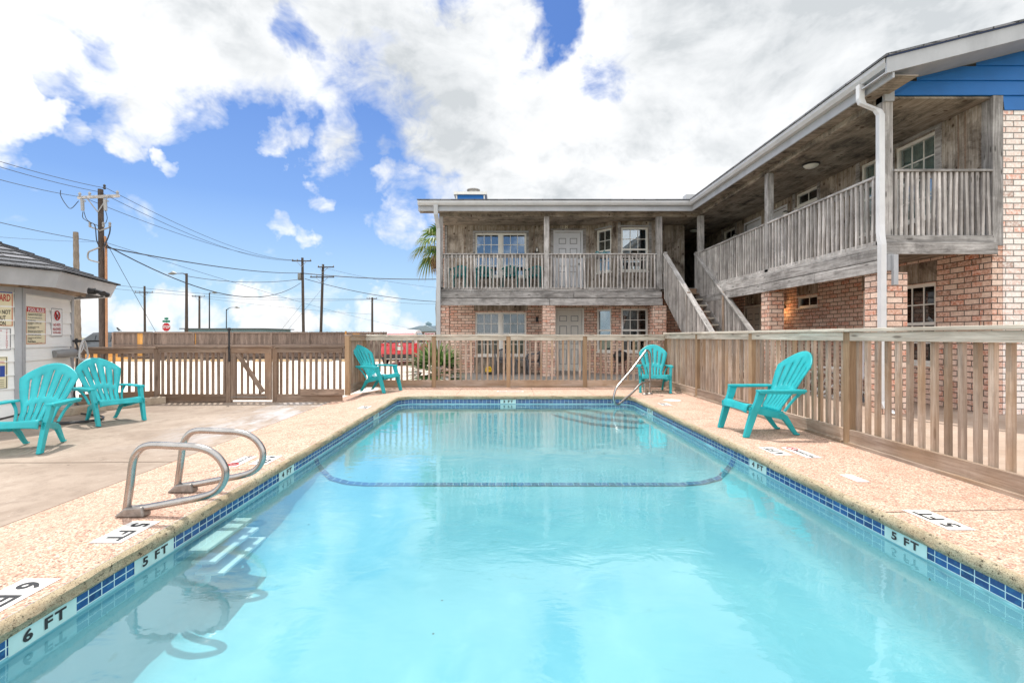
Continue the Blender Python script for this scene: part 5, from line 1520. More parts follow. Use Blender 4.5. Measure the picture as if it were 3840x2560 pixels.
# sign builder on a facet
def sign(name, M, x0, x1, z0, z1, face, label, lines, border=None, cat='sign', extra=None, y=-0.02):
    e = empty(name, M @ Vector(((x0 + x1) / 2, y, z0))); e['label'] = label; e['category'] = cat
    off = -Vector(e.location)
    def fin(mb, nm, mat, par=e):
        o = mb.build(nm, mat, par); o.data.transform(Matrix.Translation(off)); return o
    right = (M.to_3x3() @ Vector((1, 0, 0))); up = Vector((0, 0, 1))
    b = MB(M); b.box(x0, x1, y, y + 0.006, z0, z1); fin(b, 'plate', face)
    if border:
        b = MB(M); t = 0.008
        b.box(x0 + t, x1 - t, y - 0.001, y, z1 - 2 * t, z1 - t); b.box(x0 + t, x1 - t, y - 0.001, y, z0 + t, z0 + 2 * t); b.box(x0 + t, x0 + 2 * t, y - 0.0012, y, z0 + t, z1 - t); b.box(x1 - 2 * t, x1 - t, y - 0.0012, y, z0 + t, z1 - t)
        fin(b, 'border', border)
    for (kind, *a) in lines:
        if kind == 'band':
            b = MB(M); b.box(a[0], a[1], y - 0.002, y - 0.0001, a[2], a[3]); fin(b, 'band', a[4])
        else:
            b = MB(); txt, x, z, sz, mt, al, sx = a
            text_mb(b, txt, sz, M @ Vector((x, y - 0.0025, z)), right, up, align=al, bold=0.02, sx=sx, ext=0.0005); fin(b, 'lettering', mt)
    if extra: extra(fin, e, M, y)
    return e
# rules sign
x0, x1, z0, z1 = 0.10, 0.64, 1.00, 1.585
rules = ['Use pool at your own risk. No one is', 'responsible for accidents or injuries.', '', 'No glass, food or drinks in pool area.', '', 'No animals allowed.', '', 'Be considerate - no yelling or other', 'loud noises.', '', 'No running, pushing or other', 'dangerous behavior.', '', 'Management reserves the right to deny', 'use of pool to anyone at any time.', '', 'Shower before entering pool area.', '', 'Use pool at own risk if no lifeguard', 'is on duty.']
lines = [('band', x0 + 0.015, x1 - 0.015, z1 - 0.085, z1 - 0.015, REDI), ('t', 'POOL RULES', (x0 + x1) / 2, z1 - 0.052, 0.075, SIGNW, 'CENTER', 1.05)]
for k, s_ in enumerate(rules):
    if s_: lines.append(('t', s_, x0 + 0.045, z1 - 0.11 - k * 0.0205, 0.026, INK, 'LEFT', 0.98))
lines.append(('t', 'Pool Hours ___ . ___', x0 + 0.04, z0 + 0.045, 0.05, INK, 'LEFT', 0.9))
sign('pool_rules_sign', M1, x0, x1, z0, z1, SIGNC, 'cream sign with red POOL RULES heading on the white shed wall', lines, REDI)
def nopets(fin, e, M, y):
    b = MB(); c = Vector((0.98, y - 0.006, 1.475)); r = 0.075
    b.M = M; b.tube([(c.x + r * math.cos(a * math.pi / 12), c.y, c.z + r * math.sin(a * math.pi / 12)) for a in range(24)], 0.010, 4, closed=True)
    b.tube([(c.x - r * 0.7, c.y, c.z + r * 0.7), (c.x + r * 0.7, c.y, c.z - r * 0.7)], 0.008, 4); fin(b, 'red_ring', REDI)
    d = MB(M)
    def pol(P): d.add([(c.x + p[0], y - 0.002, c.z + p[1]) for p in P], [tuple(range(len(P)))], MB.uv_box)
    pol([(-0.045, 0.03), (-0.035, 0.045), (-0.02, 0.04), (-0.005, 0.0), (0.012, -0.03), (0.01, -0.055), (-0.02, -0.055), (-0.028, -0.02), (-0.034, 0.02)])
    pol([(0.02, 0.0), (0.035, 0.03), (0.045, 0.05), (0.05, 0.02), (0.045, -0.01), (0.02, -0.02)])
    fin(d, 'pet_figures', INK)
x0, x1, z0, z1 = 0.80, 1.16, 1.12, 1.60
sign('no_pets_sign', M1, x0, x1, z0, z1, SIGNW, 'white NO PETS ALLOWED sign with a red barred circle on the shed wall', [('t', 'NO PETS', 0.98, 1.315, 0.066, REDI, 'CENTER', 0.85), ('t', 'ALLOWED', 0.98, 1.245, 0.066, REDI, 'CENTER', 0.82), ('t', 'IN POOL AREA', 0.98, 1.187, 0.044, REDI, 'CENTER', 0.82)], INK, extra=nopets)
# left facet signs: right edges end just before the corner trim
xe = L0_ - 0.085
x0, x1 = xe - 0.75, xe
sign('warning_sign', M0, x0, x1, 1.27, 1.89 - 0.13 + 0.12, SIGNC, 'large cream warning sign with a blue heading cut by the left edge of the photo', [('band', x0 + 0.01, x1 - 0.01, 1.755, 1.87, BLUEI), ('t', 'WARNING', x1 - 0.05, 1.81, 0.125, SIGNW, 'RIGHT', 0.62), ('t', 'NO LIFEGUARD', x1 - 0.03, 1.68, 0.14, REDI, 'RIGHT', 0.42), ('t', 'ON DUTY', x1 - 0.24, 1.56, 0.14, REDI, 'RIGHT', 0.5), ('t', 'CHILDREN SHOULD NOT', x1 - 0.03, 1.475, 0.085, INK, 'RIGHT', 0.5), ('t', 'USE POOL WITHOUT', x1 - 0.08, 1.39, 0.085, INK, 'RIGHT', 0.5), ('t', 'ADULT SUPERVISION', x1 - 0.08, 1.31, 0.085, INK, 'RIGHT', 0.5)], REDI)
x1 = xe - 0.02
sign('telephone_sign', M0, x1 - 0.5, x1, 0.92, 1.25, SIGNW, 'white emergency phone list sign below the warning sign at the photo edge', [('t', 'EMERGENCY CALL', x1 - 0.10, 1.21, 0.035, REDI, 'RIGHT', 0.8)] + [('band', x1 - 0.45, x1 - 0.12, z, z + 0.004, INK) for z in (1.15, 1.10, 1.05, 1.0, 0.96)] + [('t', c_, x1 - 0.05, 1.21 - k * 0.031, 0.032, REDI, 'CENTER', 0.9) for k, c_ in enumerate('TELEPHONE')], INK)
x1 = xe - 0.06
sign('emergency_sign', M0, x1 - 0.4, x1, 0.36, 0.83, SIGNC, 'cream sign with a blue 911 panel, lowest on the shed at the photo edge', [('t', 'IN EMERGENCY CALL', x1 - 0.03, 0.75, 0.04, REDI, 'RIGHT', 0.8), ('band', x1 - 0.36, x1 - 0.03, 0.54, 0.70, BLUEI), ('t', '911', x1 - 0.06, 0.62, 0.16, SIGNW, 'RIGHT', 0.9)] + [('band', x1 - 0.36, x1 - 0.04, z, z + 0.006, INK) for z in (0.49, 0.46, 0.43, 0.40)], INK)
# hanger
e = empty('hose_hanger', M1 @ Vector((1.2, -0.02, 0.75))); tag(e, 'grey metal hose hanger with a looped triangular front fixed to the shed wall', 'hose hanger')
off = -Vector(e.location)
m = MB(M1); m.tube([(0.84, -0.04, 0.83), (1.0, -0.10, 0.835), (1.25, -0.13, 0.84), (1.38, -0.10, 0.84)], [0.06, 0.075, 0.075, 0.06], 10, flat=None); o = m.build('drum', GALV, e, smooth=True); o.data.transform(Matrix.Translation(off))
m = MB(M1); m.tube([(1.14, -0.26, 0.74), (1.17, -0.26, 0.92), (1.27, -0.26, 1.045), (1.35, -0.26, 1.02), (1.42, -0.26, 0.90), (1.45, -0.26, 0.76), (1.30, -0.26, 0.71)], 0.016, 8, smooth_n=4, closed=True)
m.tube([(1.27, -0.26, 1.03), (1.28, -0.26, 0.93), (1.18, -0.26, 0.84)], 0.010, 6, smooth_n=3); m.tube([(1.28, -0.26, 0.93), (1.40, -0.26, 0.86)], 0.010, 6); m.tube([(1.3, -0.26, 0.72), (1.28, -0.10, 0.78)], 0.014, 6)
o = m.build('loop', GUTTER, e, smooth=True); o.data.transform(Matrix.Translation(off))
# tap and black hose down the corner
pts = [at(172, 784, 8.5), at(178, 800, 8.52), at(176, 850, 8.5), at(171, 900, 8.45), at(176, 925, 8.3), at(190, 934, 8.1), at(205, 936, 7.9)]
m = MB(); m.tube(pts, 0.014, 8, smooth_n=5); o = m.build('garden_hose', BLACK, smooth=True); tag(o, 'thin black hose hanging from the tap at the shed corner down to the kerb', 'hose')
m = MB(); p = at(168, 783, 8.42); m.tube([p, p + Vector((0.12, 0.02, 0))], 0.022, 8); m.tube([p + Vector((0.08, 0.02, 0)), p + Vector((0.42, 0.05, 0.0))], 0.014, 8); m.tube([p + Vector((0.06, 0, -0.04)), p + Vector((0.06, 0, 0.05))], 0.02, 6)
o = m.build('water_tap', BLACK, smooth=True); tag(o, 'black tap fitting sticking out of the shed corner above the gate fence', 'tap')
pts = [Vector((x, y, -0.14)) for x, y in ((-7.1, 5.9), (-6.9, 6.4), (-6.72, 6.75), (-6.35, 6.95), (-6.15, 7.15), (-6.35, 7.45), (-6.9, 7.7))]
m = MB(); m.tube(pts, 0.016, 8, smooth_n=6); m.tube([p + Vector((0.09, -0.05, 0.0)) for p in pts[:5]], 0.014, 8, smooth_n=6); m.tube([(-7.15, 6.6, -0.06), (-6.95, 6.9, 0.0), (-6.75, 6.95, -0.10), (-6.6, 6.8, -0.14)], 0.014, 8, smooth_n=6)
o = m.build('cable', BLACK, smooth=True); tag(o, 'black cables lying on the deck between the two left armchairs', 'cable')

# ------------------------------------------------------------------ pool ladder and hand rail
ld = empty('pool_ladder', (-2.3, 3.17, 0)); tag(ld, 'stainless pool ladder with two looped hand rails and pale steps under water', 'pool ladder')
def _f():
    for y in (2.94, 3.40):
        loop = [(-2.355, y, 0.02), (-2.33, y, 0.20), (-2.31, y, 0.345), (-2.27, y, 0.415), (-2.20, y, 0.442), (-2.05, y, 0.437), (-1.90, y, 0.427), (-1.80, y, 0.385), (-1.738, y, 0.30), (-1.745, y, 0.215), (-1.80, y, 0.15), (-1.90, y, 0.115), (-2.07, y, 0.082), (-2.31, y, 0.038)]
        m = MB(); m.tube(loop, 0.0225, 14, smooth_n=5); m.build('hand_rail', STEEL, ld, smooth=True)
        m = MB(); m.prism([(-2.41, 0.002), (-2.395, 0.018), (-2.345, 0.058), (-2.235, 0.068), (-2.22, 0.002)], 'y', y - 0.036, y + 0.036); m.build('foot_plate', STEELD, ld, fix=True, bevel=0.012)
        m = MB(); m.tube([(-1.80, y, 0.13), (-1.80, y, -0.10), (-1.80, y, -0.42), (-1.95, y, -0.47)], 0.022, 10, smooth_n=3)
        # lower stile hangs below the loop, inside the pool
        m = MB(); m.tube([(-1.90, y, -0.20), (-1.86, y, -0.30), (-1.85, y, -0.40), (-1.95, y, -0.44)], 0.02, 10, smooth_n=3); m.build('stile', WHITEP, ld, smooth=True)
    for k, z in enumerate((-0.178, -0.245, -0.315)):
        m = MB(); m.box(-1.92 + 0.02 * k, -1.80 + 0.05 * k, 2.86, 3.38, z - 0.02, z, rnd=0.5); m.build('tread', WHITEP, ld, bevel=0.008)
rel(ld, _f)
hr = empty('pool_hand_rail', (2.85, 9.2, 0)); tag(hr, 'bent stainless hand rail over the corner steps in front of the far right armchair', 'hand rail')
def _f():
    path = [(2.877, 9.2, 0.0), (2.877, 9.2, 0.35), (2.885, 9.2, 0.66), (2.865, 9.19, 0.80), (2.80, 9.15, 0.855), (2.73, 9.09, 0.80), (2.42, 8.83, 0.50), (2.09, 8.56, 0.22), (2.02, 8.50, 0.10), (2.00, 8.49, 0.0), (2.03, 8.51, -0.085), (2.10, 8.56, -0.115), (2.19, 8.64, -0.07), (2.45, 8.87, 0.07), (2.63, 9.03, 0.20), (2.74, 9.11, 0.235), (2.87, 9.19, 0.245)]
    m = MB(); m.tube(path, 0.021, 12, smooth_n=5); m.build('rail', STEEL, hr, smooth=True)
    m = MB(); m.tube([(2.756, 9.12, 0.0), (2.756, 9.12, 0.235)], 0.021, 12); m.build('second_leg', STEEL, hr, smooth=True)
    for p in ((2.877, 9.2), (2.756, 9.12)):
        m = MB(); m.lathe((p[0], p[1], 0.002), [(0.055, 0), (0.052, 0.012), (0.03, 0.024), (0.022, 0.03)], 16); m.build('collar', STEELD, hr, smooth=True)
rel(hr, _f)
# ------------------------------------------------------------------ board fence along the parking
bf = empty('board_fence', (-12, 28.5, -0.2)); tag(bf, 'tall dog eared board fence with rails and posts facing the parking lot', 'fence')
def _f():
    A = Vector((-22.4, 27.0, 0)); B = Vector((-2.0, 29.6, 0)); d = (B - A).normalized(); n = Vector((d.y, -d.x, 0)); L = (B - A).length
    zt = lambda s: 1.60 + 0.0 * s
    m = MB(); mo = MB(); s = 0; i = 0
    orange = {9, 10, 30, 93, 94, 95, 127, 128, 129}
    while s < L:
        w = 0.138; c = A + d * (s + w / 2); h = 1.575 + random.uniform(-0.012, 0.012) + s * 0.003
        P = [(-w / 2, 0), (w / 2, 0), (w / 2, h - 0.035), (w / 2 - 0.035, h), (-w / 2 + 0.035, h), (-w / 2, h - 0.035)]
        MMx = frame((c.x, c.y, 0), d, n)
        t = mo if i in orange else m
        old = t.M; t.M = MMx
        pts = [(p[0], 0, p[1] - 0.2) for p in P] + [(p[0], 0.018, p[1] - 0.2) for p in P]
        t.add(pts, [tuple(range(6)), tuple(range(6, 12))[::-1]] + [(k, 6 + k, 6 + (k + 1) % 6, (k + 1) % 6) for k in range(6)], MB.uv_grain(2, random.random() * 30))
        t.M = old
        s += 0.150 if s > 14 else 0.1435; i += 1
    m.build('boards', WBF, bf, fix=True); mo.build('new_boards', WOR, bf, fix=True)
    k = 0; s = 0.05
    posts = []
    while s < L: posts.append(s); s += 2.15
    for j, s in enumerate(posts):
        c = A + d * s + n * 0.05
        m = MB(); m.beam((c.x, c.y, -0.2), (c.x, c.y, 1.38 if j != 6 else 1.46), 0.09, 0.09, up=(-d.y, d.x, 0)); m.build('post', WBF if j != 6 else WOR, bf)
    for a, b in zip(posts, posts[1:]):
        for z in (1.36, 0.62, -0.05):
            m = MB(); p = A + d * (a + 0.05) + n * 0.075; q = A + d * (b - 0.05) + n * 0.075
            m.beam((p.x, p.y, z), (q.x, q.y, z), 0.04, 0.09); m.build('rail', WBF, bf)
rel(bf, _f)
# low rear fence left of the big pole
e = empty('low_timber_edging', (-22.5, 25.5, -0.22)); tag(e, 'low orange brown timber edging at the left end of the parking lot', 'edging')
m = MB(); m.box(-3.2, 2.2, 0, 0.2, 0, 0.22, 'x'); m.build('timber', WOR, e); m = MB(); m.box(-3.2, 1.2, 0.3, 0.5, 0, 0.40, 'x'); m.build('timber', WOR, e)
def wstop(): 
    m = MB(); m.prism([(-0.09, 0), (0.09, 0), (0.06, 0.13), (-0.06, 0.13)], 'x', -0.9, 0.9); return m
ws = None
names = ['leftmost', 'second from the left', 'third from the left', 'fourth from the left', 'fifth from the left', 'sixth from the left', 'seventh from the left', 'beside the red car']
for k, x in enumerate((-19.6, -17.2, -14.8, -12.4, -10.1, -7.9, -6.55 + 0.0, -3.2)):
    if ws is None: ws = wstop().build('wheel_stop', YSTOP, fix=True, bevel=0.015); c = ws
    else: c = ws.copy(); COL.objects.link(c)
    c.location = (x, 25.3, -0.224); tag(c, 'yellowed concrete wheel stop in front of the board fence, ' + names[k], 'wheel stop', 'wheel stops along the board fence')
# parking sign on the fence
e = empty('parking_sign', (-4.45, 28.9, 0.75)); tag(e, 'small white sign with red parking lettering on the board fence behind the red car', 'sign')
m = MB(); m.box(-0.36, 0.28, 0, 0.01, 0, 0.62); m.build('plate', SIGNW, e)
m = MB()
for k, s_ in enumerate(('PERMANENT', 'RESIDENT', 'PARKING', 'ONLY')): text_mb(m, s_, 0.14, (-0.04, -0.003, 0.53 - k * 0.15), (1, 0, 0), (0, 0, 1), bold=0.03, sx=0.75)
m.build('lettering', REDI, e)
# rock and palmetto in the planting bed
m = MB(); m.grid(lambda u, v: ((0.26 + 0.05 * math.sin(5 * u)) * math.cos(u) * math.cos(v), (0.2 + 0.04 * math.cos(3 * u)) * math.sin(u) * math.cos(v), 0.2 * math.sin(v) + 0.02 * math.sin(4 * u)), [k * 2 * math.pi / 12 for k in range(13)], [k * math.pi / 2 / 5 for k in range(6)])
o = m.build('rock', CURB, weld=True); o.location = (-3.05, 12.3, -0.22); o.rotation_euler = (0.3, 0.25, 0.5); tag(o, 'tan rock lying at the edge of the planting bed beside the fan palm shrub', 'rock')
struct('planting_bed', (lambda mb: (mb.quad([(-2.9, 11.6, -0.215), (-1.3, 11.6, -0.215), (-1.3, 13.4, -0.215), (-2.9, 13.4, -0.215)]), mb)[1])(MB()), GRAVEL)

def fan_leaf(m, c, dirv, size, nb=22, spread=150, droop=0.35, up=Vector((0, 0, 1)), dead=0.0):
    """fan of narrow blades from the tip of a stalk"""
    d = Vector(dirv).normalized(); side = d.cross(up)
    if side.length < 1e-3: side = Vector((1, 0, 0))
    side.normalize(); nr = side.cross(d).normalized()
    rnd = random.random()
    for k in range(nb):
        a = R(-spread / 2 + spread * (k + random.uniform(-0.2, 0.2)) / (nb - 1))
        L = size * (0.78 + 0.22 * math.cos(a)) * random.uniform(0.88, 1.06)
        v = d * math.cos(a) + side * math.sin(a) + nr * (0.10 * (1 if k % 2 else -1))
        w = size * spread / 57.3 / nb * 0.36
        pv = Vector((-v.y, v.x, 0)); wv = v.cross(nr).normalized()
        b = c.copy()
        P = []
        for t, ww in ((0, 0.3), (0.45, 1.0), (0.75, 0.62), (1.0, 0.05)):
            q = c + v * (L * t) - Vector((0, 0, 1)) * (droop * L * t ** 2.6)
            P.append((q, ww * w, t))
        for (q0, w0, t0), (q1, w1, t1) in zip(P, P[1:]):
            m.add([q0 - wv * w0, q0 + wv * w0, q1 + wv * w1, q1 - wv * w1], [(0, 1, 2, 3)], (lambda t0, t1: (lambda _P: [(t0, 0), (t0, 1), (t1, 1), (t1, 0)]))(t0, t1), rnd)
def fan_palm(name, loc, trunk_h, trunk_r, nleaf, stalk, size, mat, label, cat, elev=(-50, 85), skirt=0, droop=0.35, seed=1, nb=22):
    random.seed(seed)
    e = empty(name, loc); tag(e, label, cat)
    if trunk_h > 0.02:
        m = MB(); n = 14
        m.tube([(0.03 * math.sin(k * 0.7), 0.03 * math.cos(k), trunk_h * k / n) for k in range(n + 1)], [trunk_r * (1 + 0.12 * (k % 2)) for k in range(n + 1)], 10); m.build('trunk', BARK, e, smooth=False)
    m = MB(); ms = MB(); top = Vector((0, 0, trunk_h))
    for k in range(nleaf):
        az = k * 2.399 + random.uniform(-0.3, 0.3); el = R(elev[0] + (elev[1] - elev[0]) * ((k + 0.5) / nleaf) ** 0.85)
        dv = Vector((math.cos(az) * math.cos(el), math.sin(az) * math.cos(el), math.sin(el)))
        L = stalk * random.uniform(0.85, 1.15)
        q = top + dv * L - Vector((0, 0, 0.12 * L))
        ms.tube([top, top + dv * L * 0.5, q], [0.014, 0.010, 0.007], 4)
        dl = (dv + Vector((0, 0, -0.35))).normalized()
        fan_leaf(m, q, dl, size * random.uniform(0.85, 1.1), nb=nb, droop=droop * random.uniform(0.5, 1.5))
    m.build('crown', mat, e); ms.build('stalks', mat, e)
    if skirt:
        m = MB()
        for k in range(skirt):
            az = random.uniform(0, 6.28); q = top + Vector((math.cos(az) * trunk_r * 1.5, math.sin(az) * trunk_r * 1.5, -random.uniform(0.1, 0.5)))
            fan_leaf(m, q, (math.cos(az) * 0.25, math.sin(az) * 0.25, -1), size * 0.8, nb=12, spread=50, droop=0.1)
        m.build('dead_skirt', LEAFD, e)
    random.seed(seed + 50)
    return e
fan_palm('palm_tree', (-2.50, 18.6, -0.2), 4.85, 0.13, 17, 0.66, 0.74, LEAF, 'fan palm with shaggy crown standing behind the left corner of the motel', 'palm tree', elev=(-30, 85), skirt=14, droop=0.75, seed=4)
fan_palm('fan_palm_shrub', (-1.78, 12.35, -0.215), 0.34, 0.11, 22, 0.40, 0.66, LEAFS, 'low green fan palm shrub behind the back fence at the building corner', 'shrub', elev=(-8, 88), skirt=10, droop=0.06, seed=9, nb=15)
# weed by the gate fence corner post
e = empty('weed', (-6.66, 9.12, -0.168)); tag(e, 'tiny green weed growing at the foot of the left fence corner post', 'weed')
m = MB(); fan_leaf(m, Vector((0, 0, 0)), (0.3, -0.2, 1), 0.11, nb=7, spread=150, droop=0.2); m.build('leaves', LEAFS, e)

# ------------------------------------------------------------------ cars
def make_car(name, label, paint, roofp, loc, rz, suv=True):
    e = empty(name, loc, rz)           # local +y is the front
    L, Wd, Hh = 4.5, 0.92, 1.64
    secs = [(-2.22, 0.80, 0.42, 0.86), (-2.16, 0.87, 0.34, 1.02), (-1.9, 0.90, 0.26, 1.06), (-1.3, 0.92, 0.22, 1.05), (0.0, 0.92, 0.22, 1.02), (0.9, 0.92, 0.22, 1.0), (1.3, 0.90, 0.22, 0.98), (1.9, 0.86, 0.25, 0.90), (2.15, 0.76, 0.32, 0.78), (2.22, 0.66, 0.40, 0.66)]
    def ringb(y, w, z0, z1):
        zs = [(w * 0.80, z0), (w * 0.97, z0 + 0.08), (w, z0 + (z1 - z0) * 0.55), (w * 0.97, z1 - 0.10), (w * 0.88, z1), (0, z1 + 0.03)]
        r = [(x, y, z) for x, z in zs] + [(-x, y, z) for x, z in zs[::-1][1:]]
        return r
    m = MB(); prev = None
    for s_ in secs:
        r = ringb(*s_)
        if prev:
            n = len(r); m.add(prev + r, [(k, k + 1, n + k + 1, n + k) for k in range(n - 1)] + [(n - 1, 0, n, 2 * n - 1)], MB.uv_box, 0.5)
        prev = r
    m.add(ringb(*secs[0]), [tuple(range(11))], MB.uv_box, 0.5); m.add(ringb(*secs[-1]), [tuple(range(11))], MB.uv_box, 0.5)
    m.build('body', paint, e, fix=True, weld=True, smooth=True, bevel=0.015)
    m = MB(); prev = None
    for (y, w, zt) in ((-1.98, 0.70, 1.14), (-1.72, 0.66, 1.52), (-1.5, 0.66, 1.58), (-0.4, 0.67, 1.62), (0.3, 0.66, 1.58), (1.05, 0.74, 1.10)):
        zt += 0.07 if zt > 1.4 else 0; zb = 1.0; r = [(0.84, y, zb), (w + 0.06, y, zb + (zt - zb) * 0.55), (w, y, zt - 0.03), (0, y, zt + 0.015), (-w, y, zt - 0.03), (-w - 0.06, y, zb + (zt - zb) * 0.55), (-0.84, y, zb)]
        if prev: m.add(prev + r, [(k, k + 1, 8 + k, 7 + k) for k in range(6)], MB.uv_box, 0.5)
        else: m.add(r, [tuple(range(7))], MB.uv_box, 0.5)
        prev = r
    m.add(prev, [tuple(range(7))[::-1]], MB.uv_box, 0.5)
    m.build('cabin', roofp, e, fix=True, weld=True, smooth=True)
    # rear screen, side windows, windscreen
    m = MB(); m.add([(-0.66, -2.055, 1.06), (0.66, -2.055, 1.06), (0.60, -1.78, 1.44), (-0.60, -1.78, 1.44)], [(0, 1, 2, 3)], MB.uv_box); m.add([(-0.6, 1.12, 1.1), (0.6, 1.12, 1.1), (0.56, 0.42, 1.54), (-0.56, 0.42, 1.54)], [(0, 1, 2, 3)], MB.uv_box)
    m.build('window', CARGL, e, solid=0.012)
    for sx in (1, -1):
        m = MB()
        for (a, b, c, d) in ((-1.62, -1.0, -1.55, -1.0), (-0.93, 0.0, -0.93, 0.0), (0.07, 0.85, 0.07, 0.42)):
            m.add([(sx * 0.835, a, 1.06), (sx * 0.835, b, 1.06), (sx * 0.715, d, 1.48), (sx * 0.715, c, 1.48)], [(0, 1, 2, 3)], MB.uv_box)
        m.build('side_window', CARGL, e, solid=0.02)
    m = MB(); m.prism([(-2.06, 1.40), (-1.78, 1.47), (-1.78, 1.50), (-2.04, 1.44)], 'x', -0.62, 0.62); m.build('spoiler', paint, e, fix=True)
    m = MB(); m.box(-0.82, 0.82, -2.27, -2.1, 0.26, 0.52); m.box(-0.5, 0.5, -2.285, -2.2, 0.24, 0.36); m.build('bumper', BLACK, e, bevel=0.03)
    m = MB(); m.box(-0.62, 0.62, -2.295, -2.286, 0.30, 0.325); m.build('bumper_trim', CHROME, e)
    for sx in (1, -1):
        m = MB(); m.prism([(sx * 0.50, 0.93), (sx * 0.86, 0.95), (sx * 0.84, 1.03), (sx * 0.56, 1.00)], 'y', -2.235, -1.95); m.build('tail_light', REDL, e, fix=True, bevel=0.01)
        m = MB(); m.box(sx * 0.72, sx * 0.80, -2.285, -2.25, 0.42, 0.48); m.build('reflector', REDL, e)
        m = MB(); m.tube([(sx * 0.62, -2.1, 0.28), (sx * 0.62, -2.31, 0.28)], 0.045, 10); m.build('exhaust', CHROME, e)
        m = MB(); m.prism([(sx * 0.90, 1.02), (sx * 1.06, 1.05), (sx * 1.06, 1.16), (sx * 0.92, 1.14)], 'y', 0.55, 0.65); m.build('mirror', paint, e, fix=True, bevel=0.02)
        for y in (-1.38, 1.38):
            m = MB(); m.tube([(sx * 0.70, y, 0.345), (sx * 0.72, y, 0.345), (sx * 0.88, y, 0.345), (sx * 0.90, y, 0.345)], [0.30, 0.345, 0.345, 0.30], 22); w = m.build('wheel', RUB, e, smooth=True)
            m = MB(); m.tube([(sx * 0.895, y, 0.345), (sx * 0.907, y, 0.345)], [0.22, 0.21], 14); m.build('rim', CHROME, w)
    m = MB(); m.box(-0.17, 0.17, -2.262, -2.225, 0.72, 0.87); p = m.build('number_plate', SIGNW, e, bevel=0.004)
    m = MB(); m.lathe((0, -2.245, 0.98), [(0.05, 0), (0.06, 0.01), (0.0, 0.012)], 12, M=Matrix.Rotation(R(90), 3, 'X')); m.build('badge', CHROME, e)
    m = MB(); m.add([(-0.02, -1.5, 1.6), (0.02, -1.5, 1.6), (0.0, -1.62, 1.70), (0, -1.45, 1.6)], [(0, 1, 2), (0, 2, 3), (1, 3, 2)], MB.uv_box); m.build('roof_antenna', paint, e)
    tag(e, label, 'car')
    return e, p
suv, pl = make_car('parked_car', 'red compact SUV parked nose in beside the motel, seen from behind', REDP, SIGNW, (-4.88, 24.05, -0.222), R(2))  # white cabin colour stands for glare on the red roof
m = MB(); text_mb(m, 'BT1-43', 0.10, (0, -2.264, 0.79), (1, 0, 0), (0, 0, 1), bold=0.03, sx=0.8); m.build('plate_lettering', GREEN, pl)
c2, pl2 = make_car('parked_car', 'dark grey car seen between the shed and the big utility pole', CARG, CARG, (-25.7, 30.5, -0.25), R(90))
# ------------------------------------------------------------------ poles
INSU = M_plain('grey insulator', (0.30, 0.30, 0.30), 0.4)
def pole(name, label, px, top, Y, r=0.14, lean=0.0, arms=(), extras=None, cat='utility pole', mat=None):
    b = at(px, 773, Y); b.z = -0.25
    t = at(px + lean, top, Y)
    e = empty(name, b); tag(e, label, cat)
    m = MB(); h = t.z - b.z
    m.tube([(0, 0, 0), ((t.x - b.x) * 0.5, 0, h * 0.5), (t.x - b.x, 0, h)], [r, r * 0.92, r * 0.8], 10); m.build('shaft', mat or WPOLE, e, smooth=True)
    for (zy, x0, x1, *sk) in arms:
        z = at(px, zy, Y).z - b.z; k = Y / F; sk = sk[0] * k if sk else 0
        xc = (t.x - b.x) * z / h
        m = MB(); m.beam((xc + x0 * k, -r - 0.06, z - sk), (xc + x1 * k, -r - 0.06, z + sk), 0.10, 0.12); a = m.build('crossarm', WPOLE if mat is None and Y > 30 else WG, e)
        m = MB(); m.beam((xc + x0 * k * 0.55, -r - 0.12, z), (xc, -r - 0.02, z - 0.7), 0.03, 0.04); m.beam((xc + x1 * k * 0.55, -r - 0.12, z), (xc, -r - 0.02, z - 0.7), 0.03, 0.04); m.build('arm_brace', GALV, a)
        for q in (0.04, 0.5 if abs(x0) < 8 else 0.28, 0.96):
            m = MB(); xx = xc + (x0 + (x1 - x0) * q) * k; m.lathe((xx, -r - 0.06, z + 0.06 + sk * (2 * q - 1)), [(0.02, 0), (0.06, 0.03), (0.035, 0.07), (0.07, 0.11), (0.04, 0.16), (0.02, 0.2)], 8); m.build('insulator', INSU, a)
    if extras: extras(e, t.x - b.x, h, r)
    return e
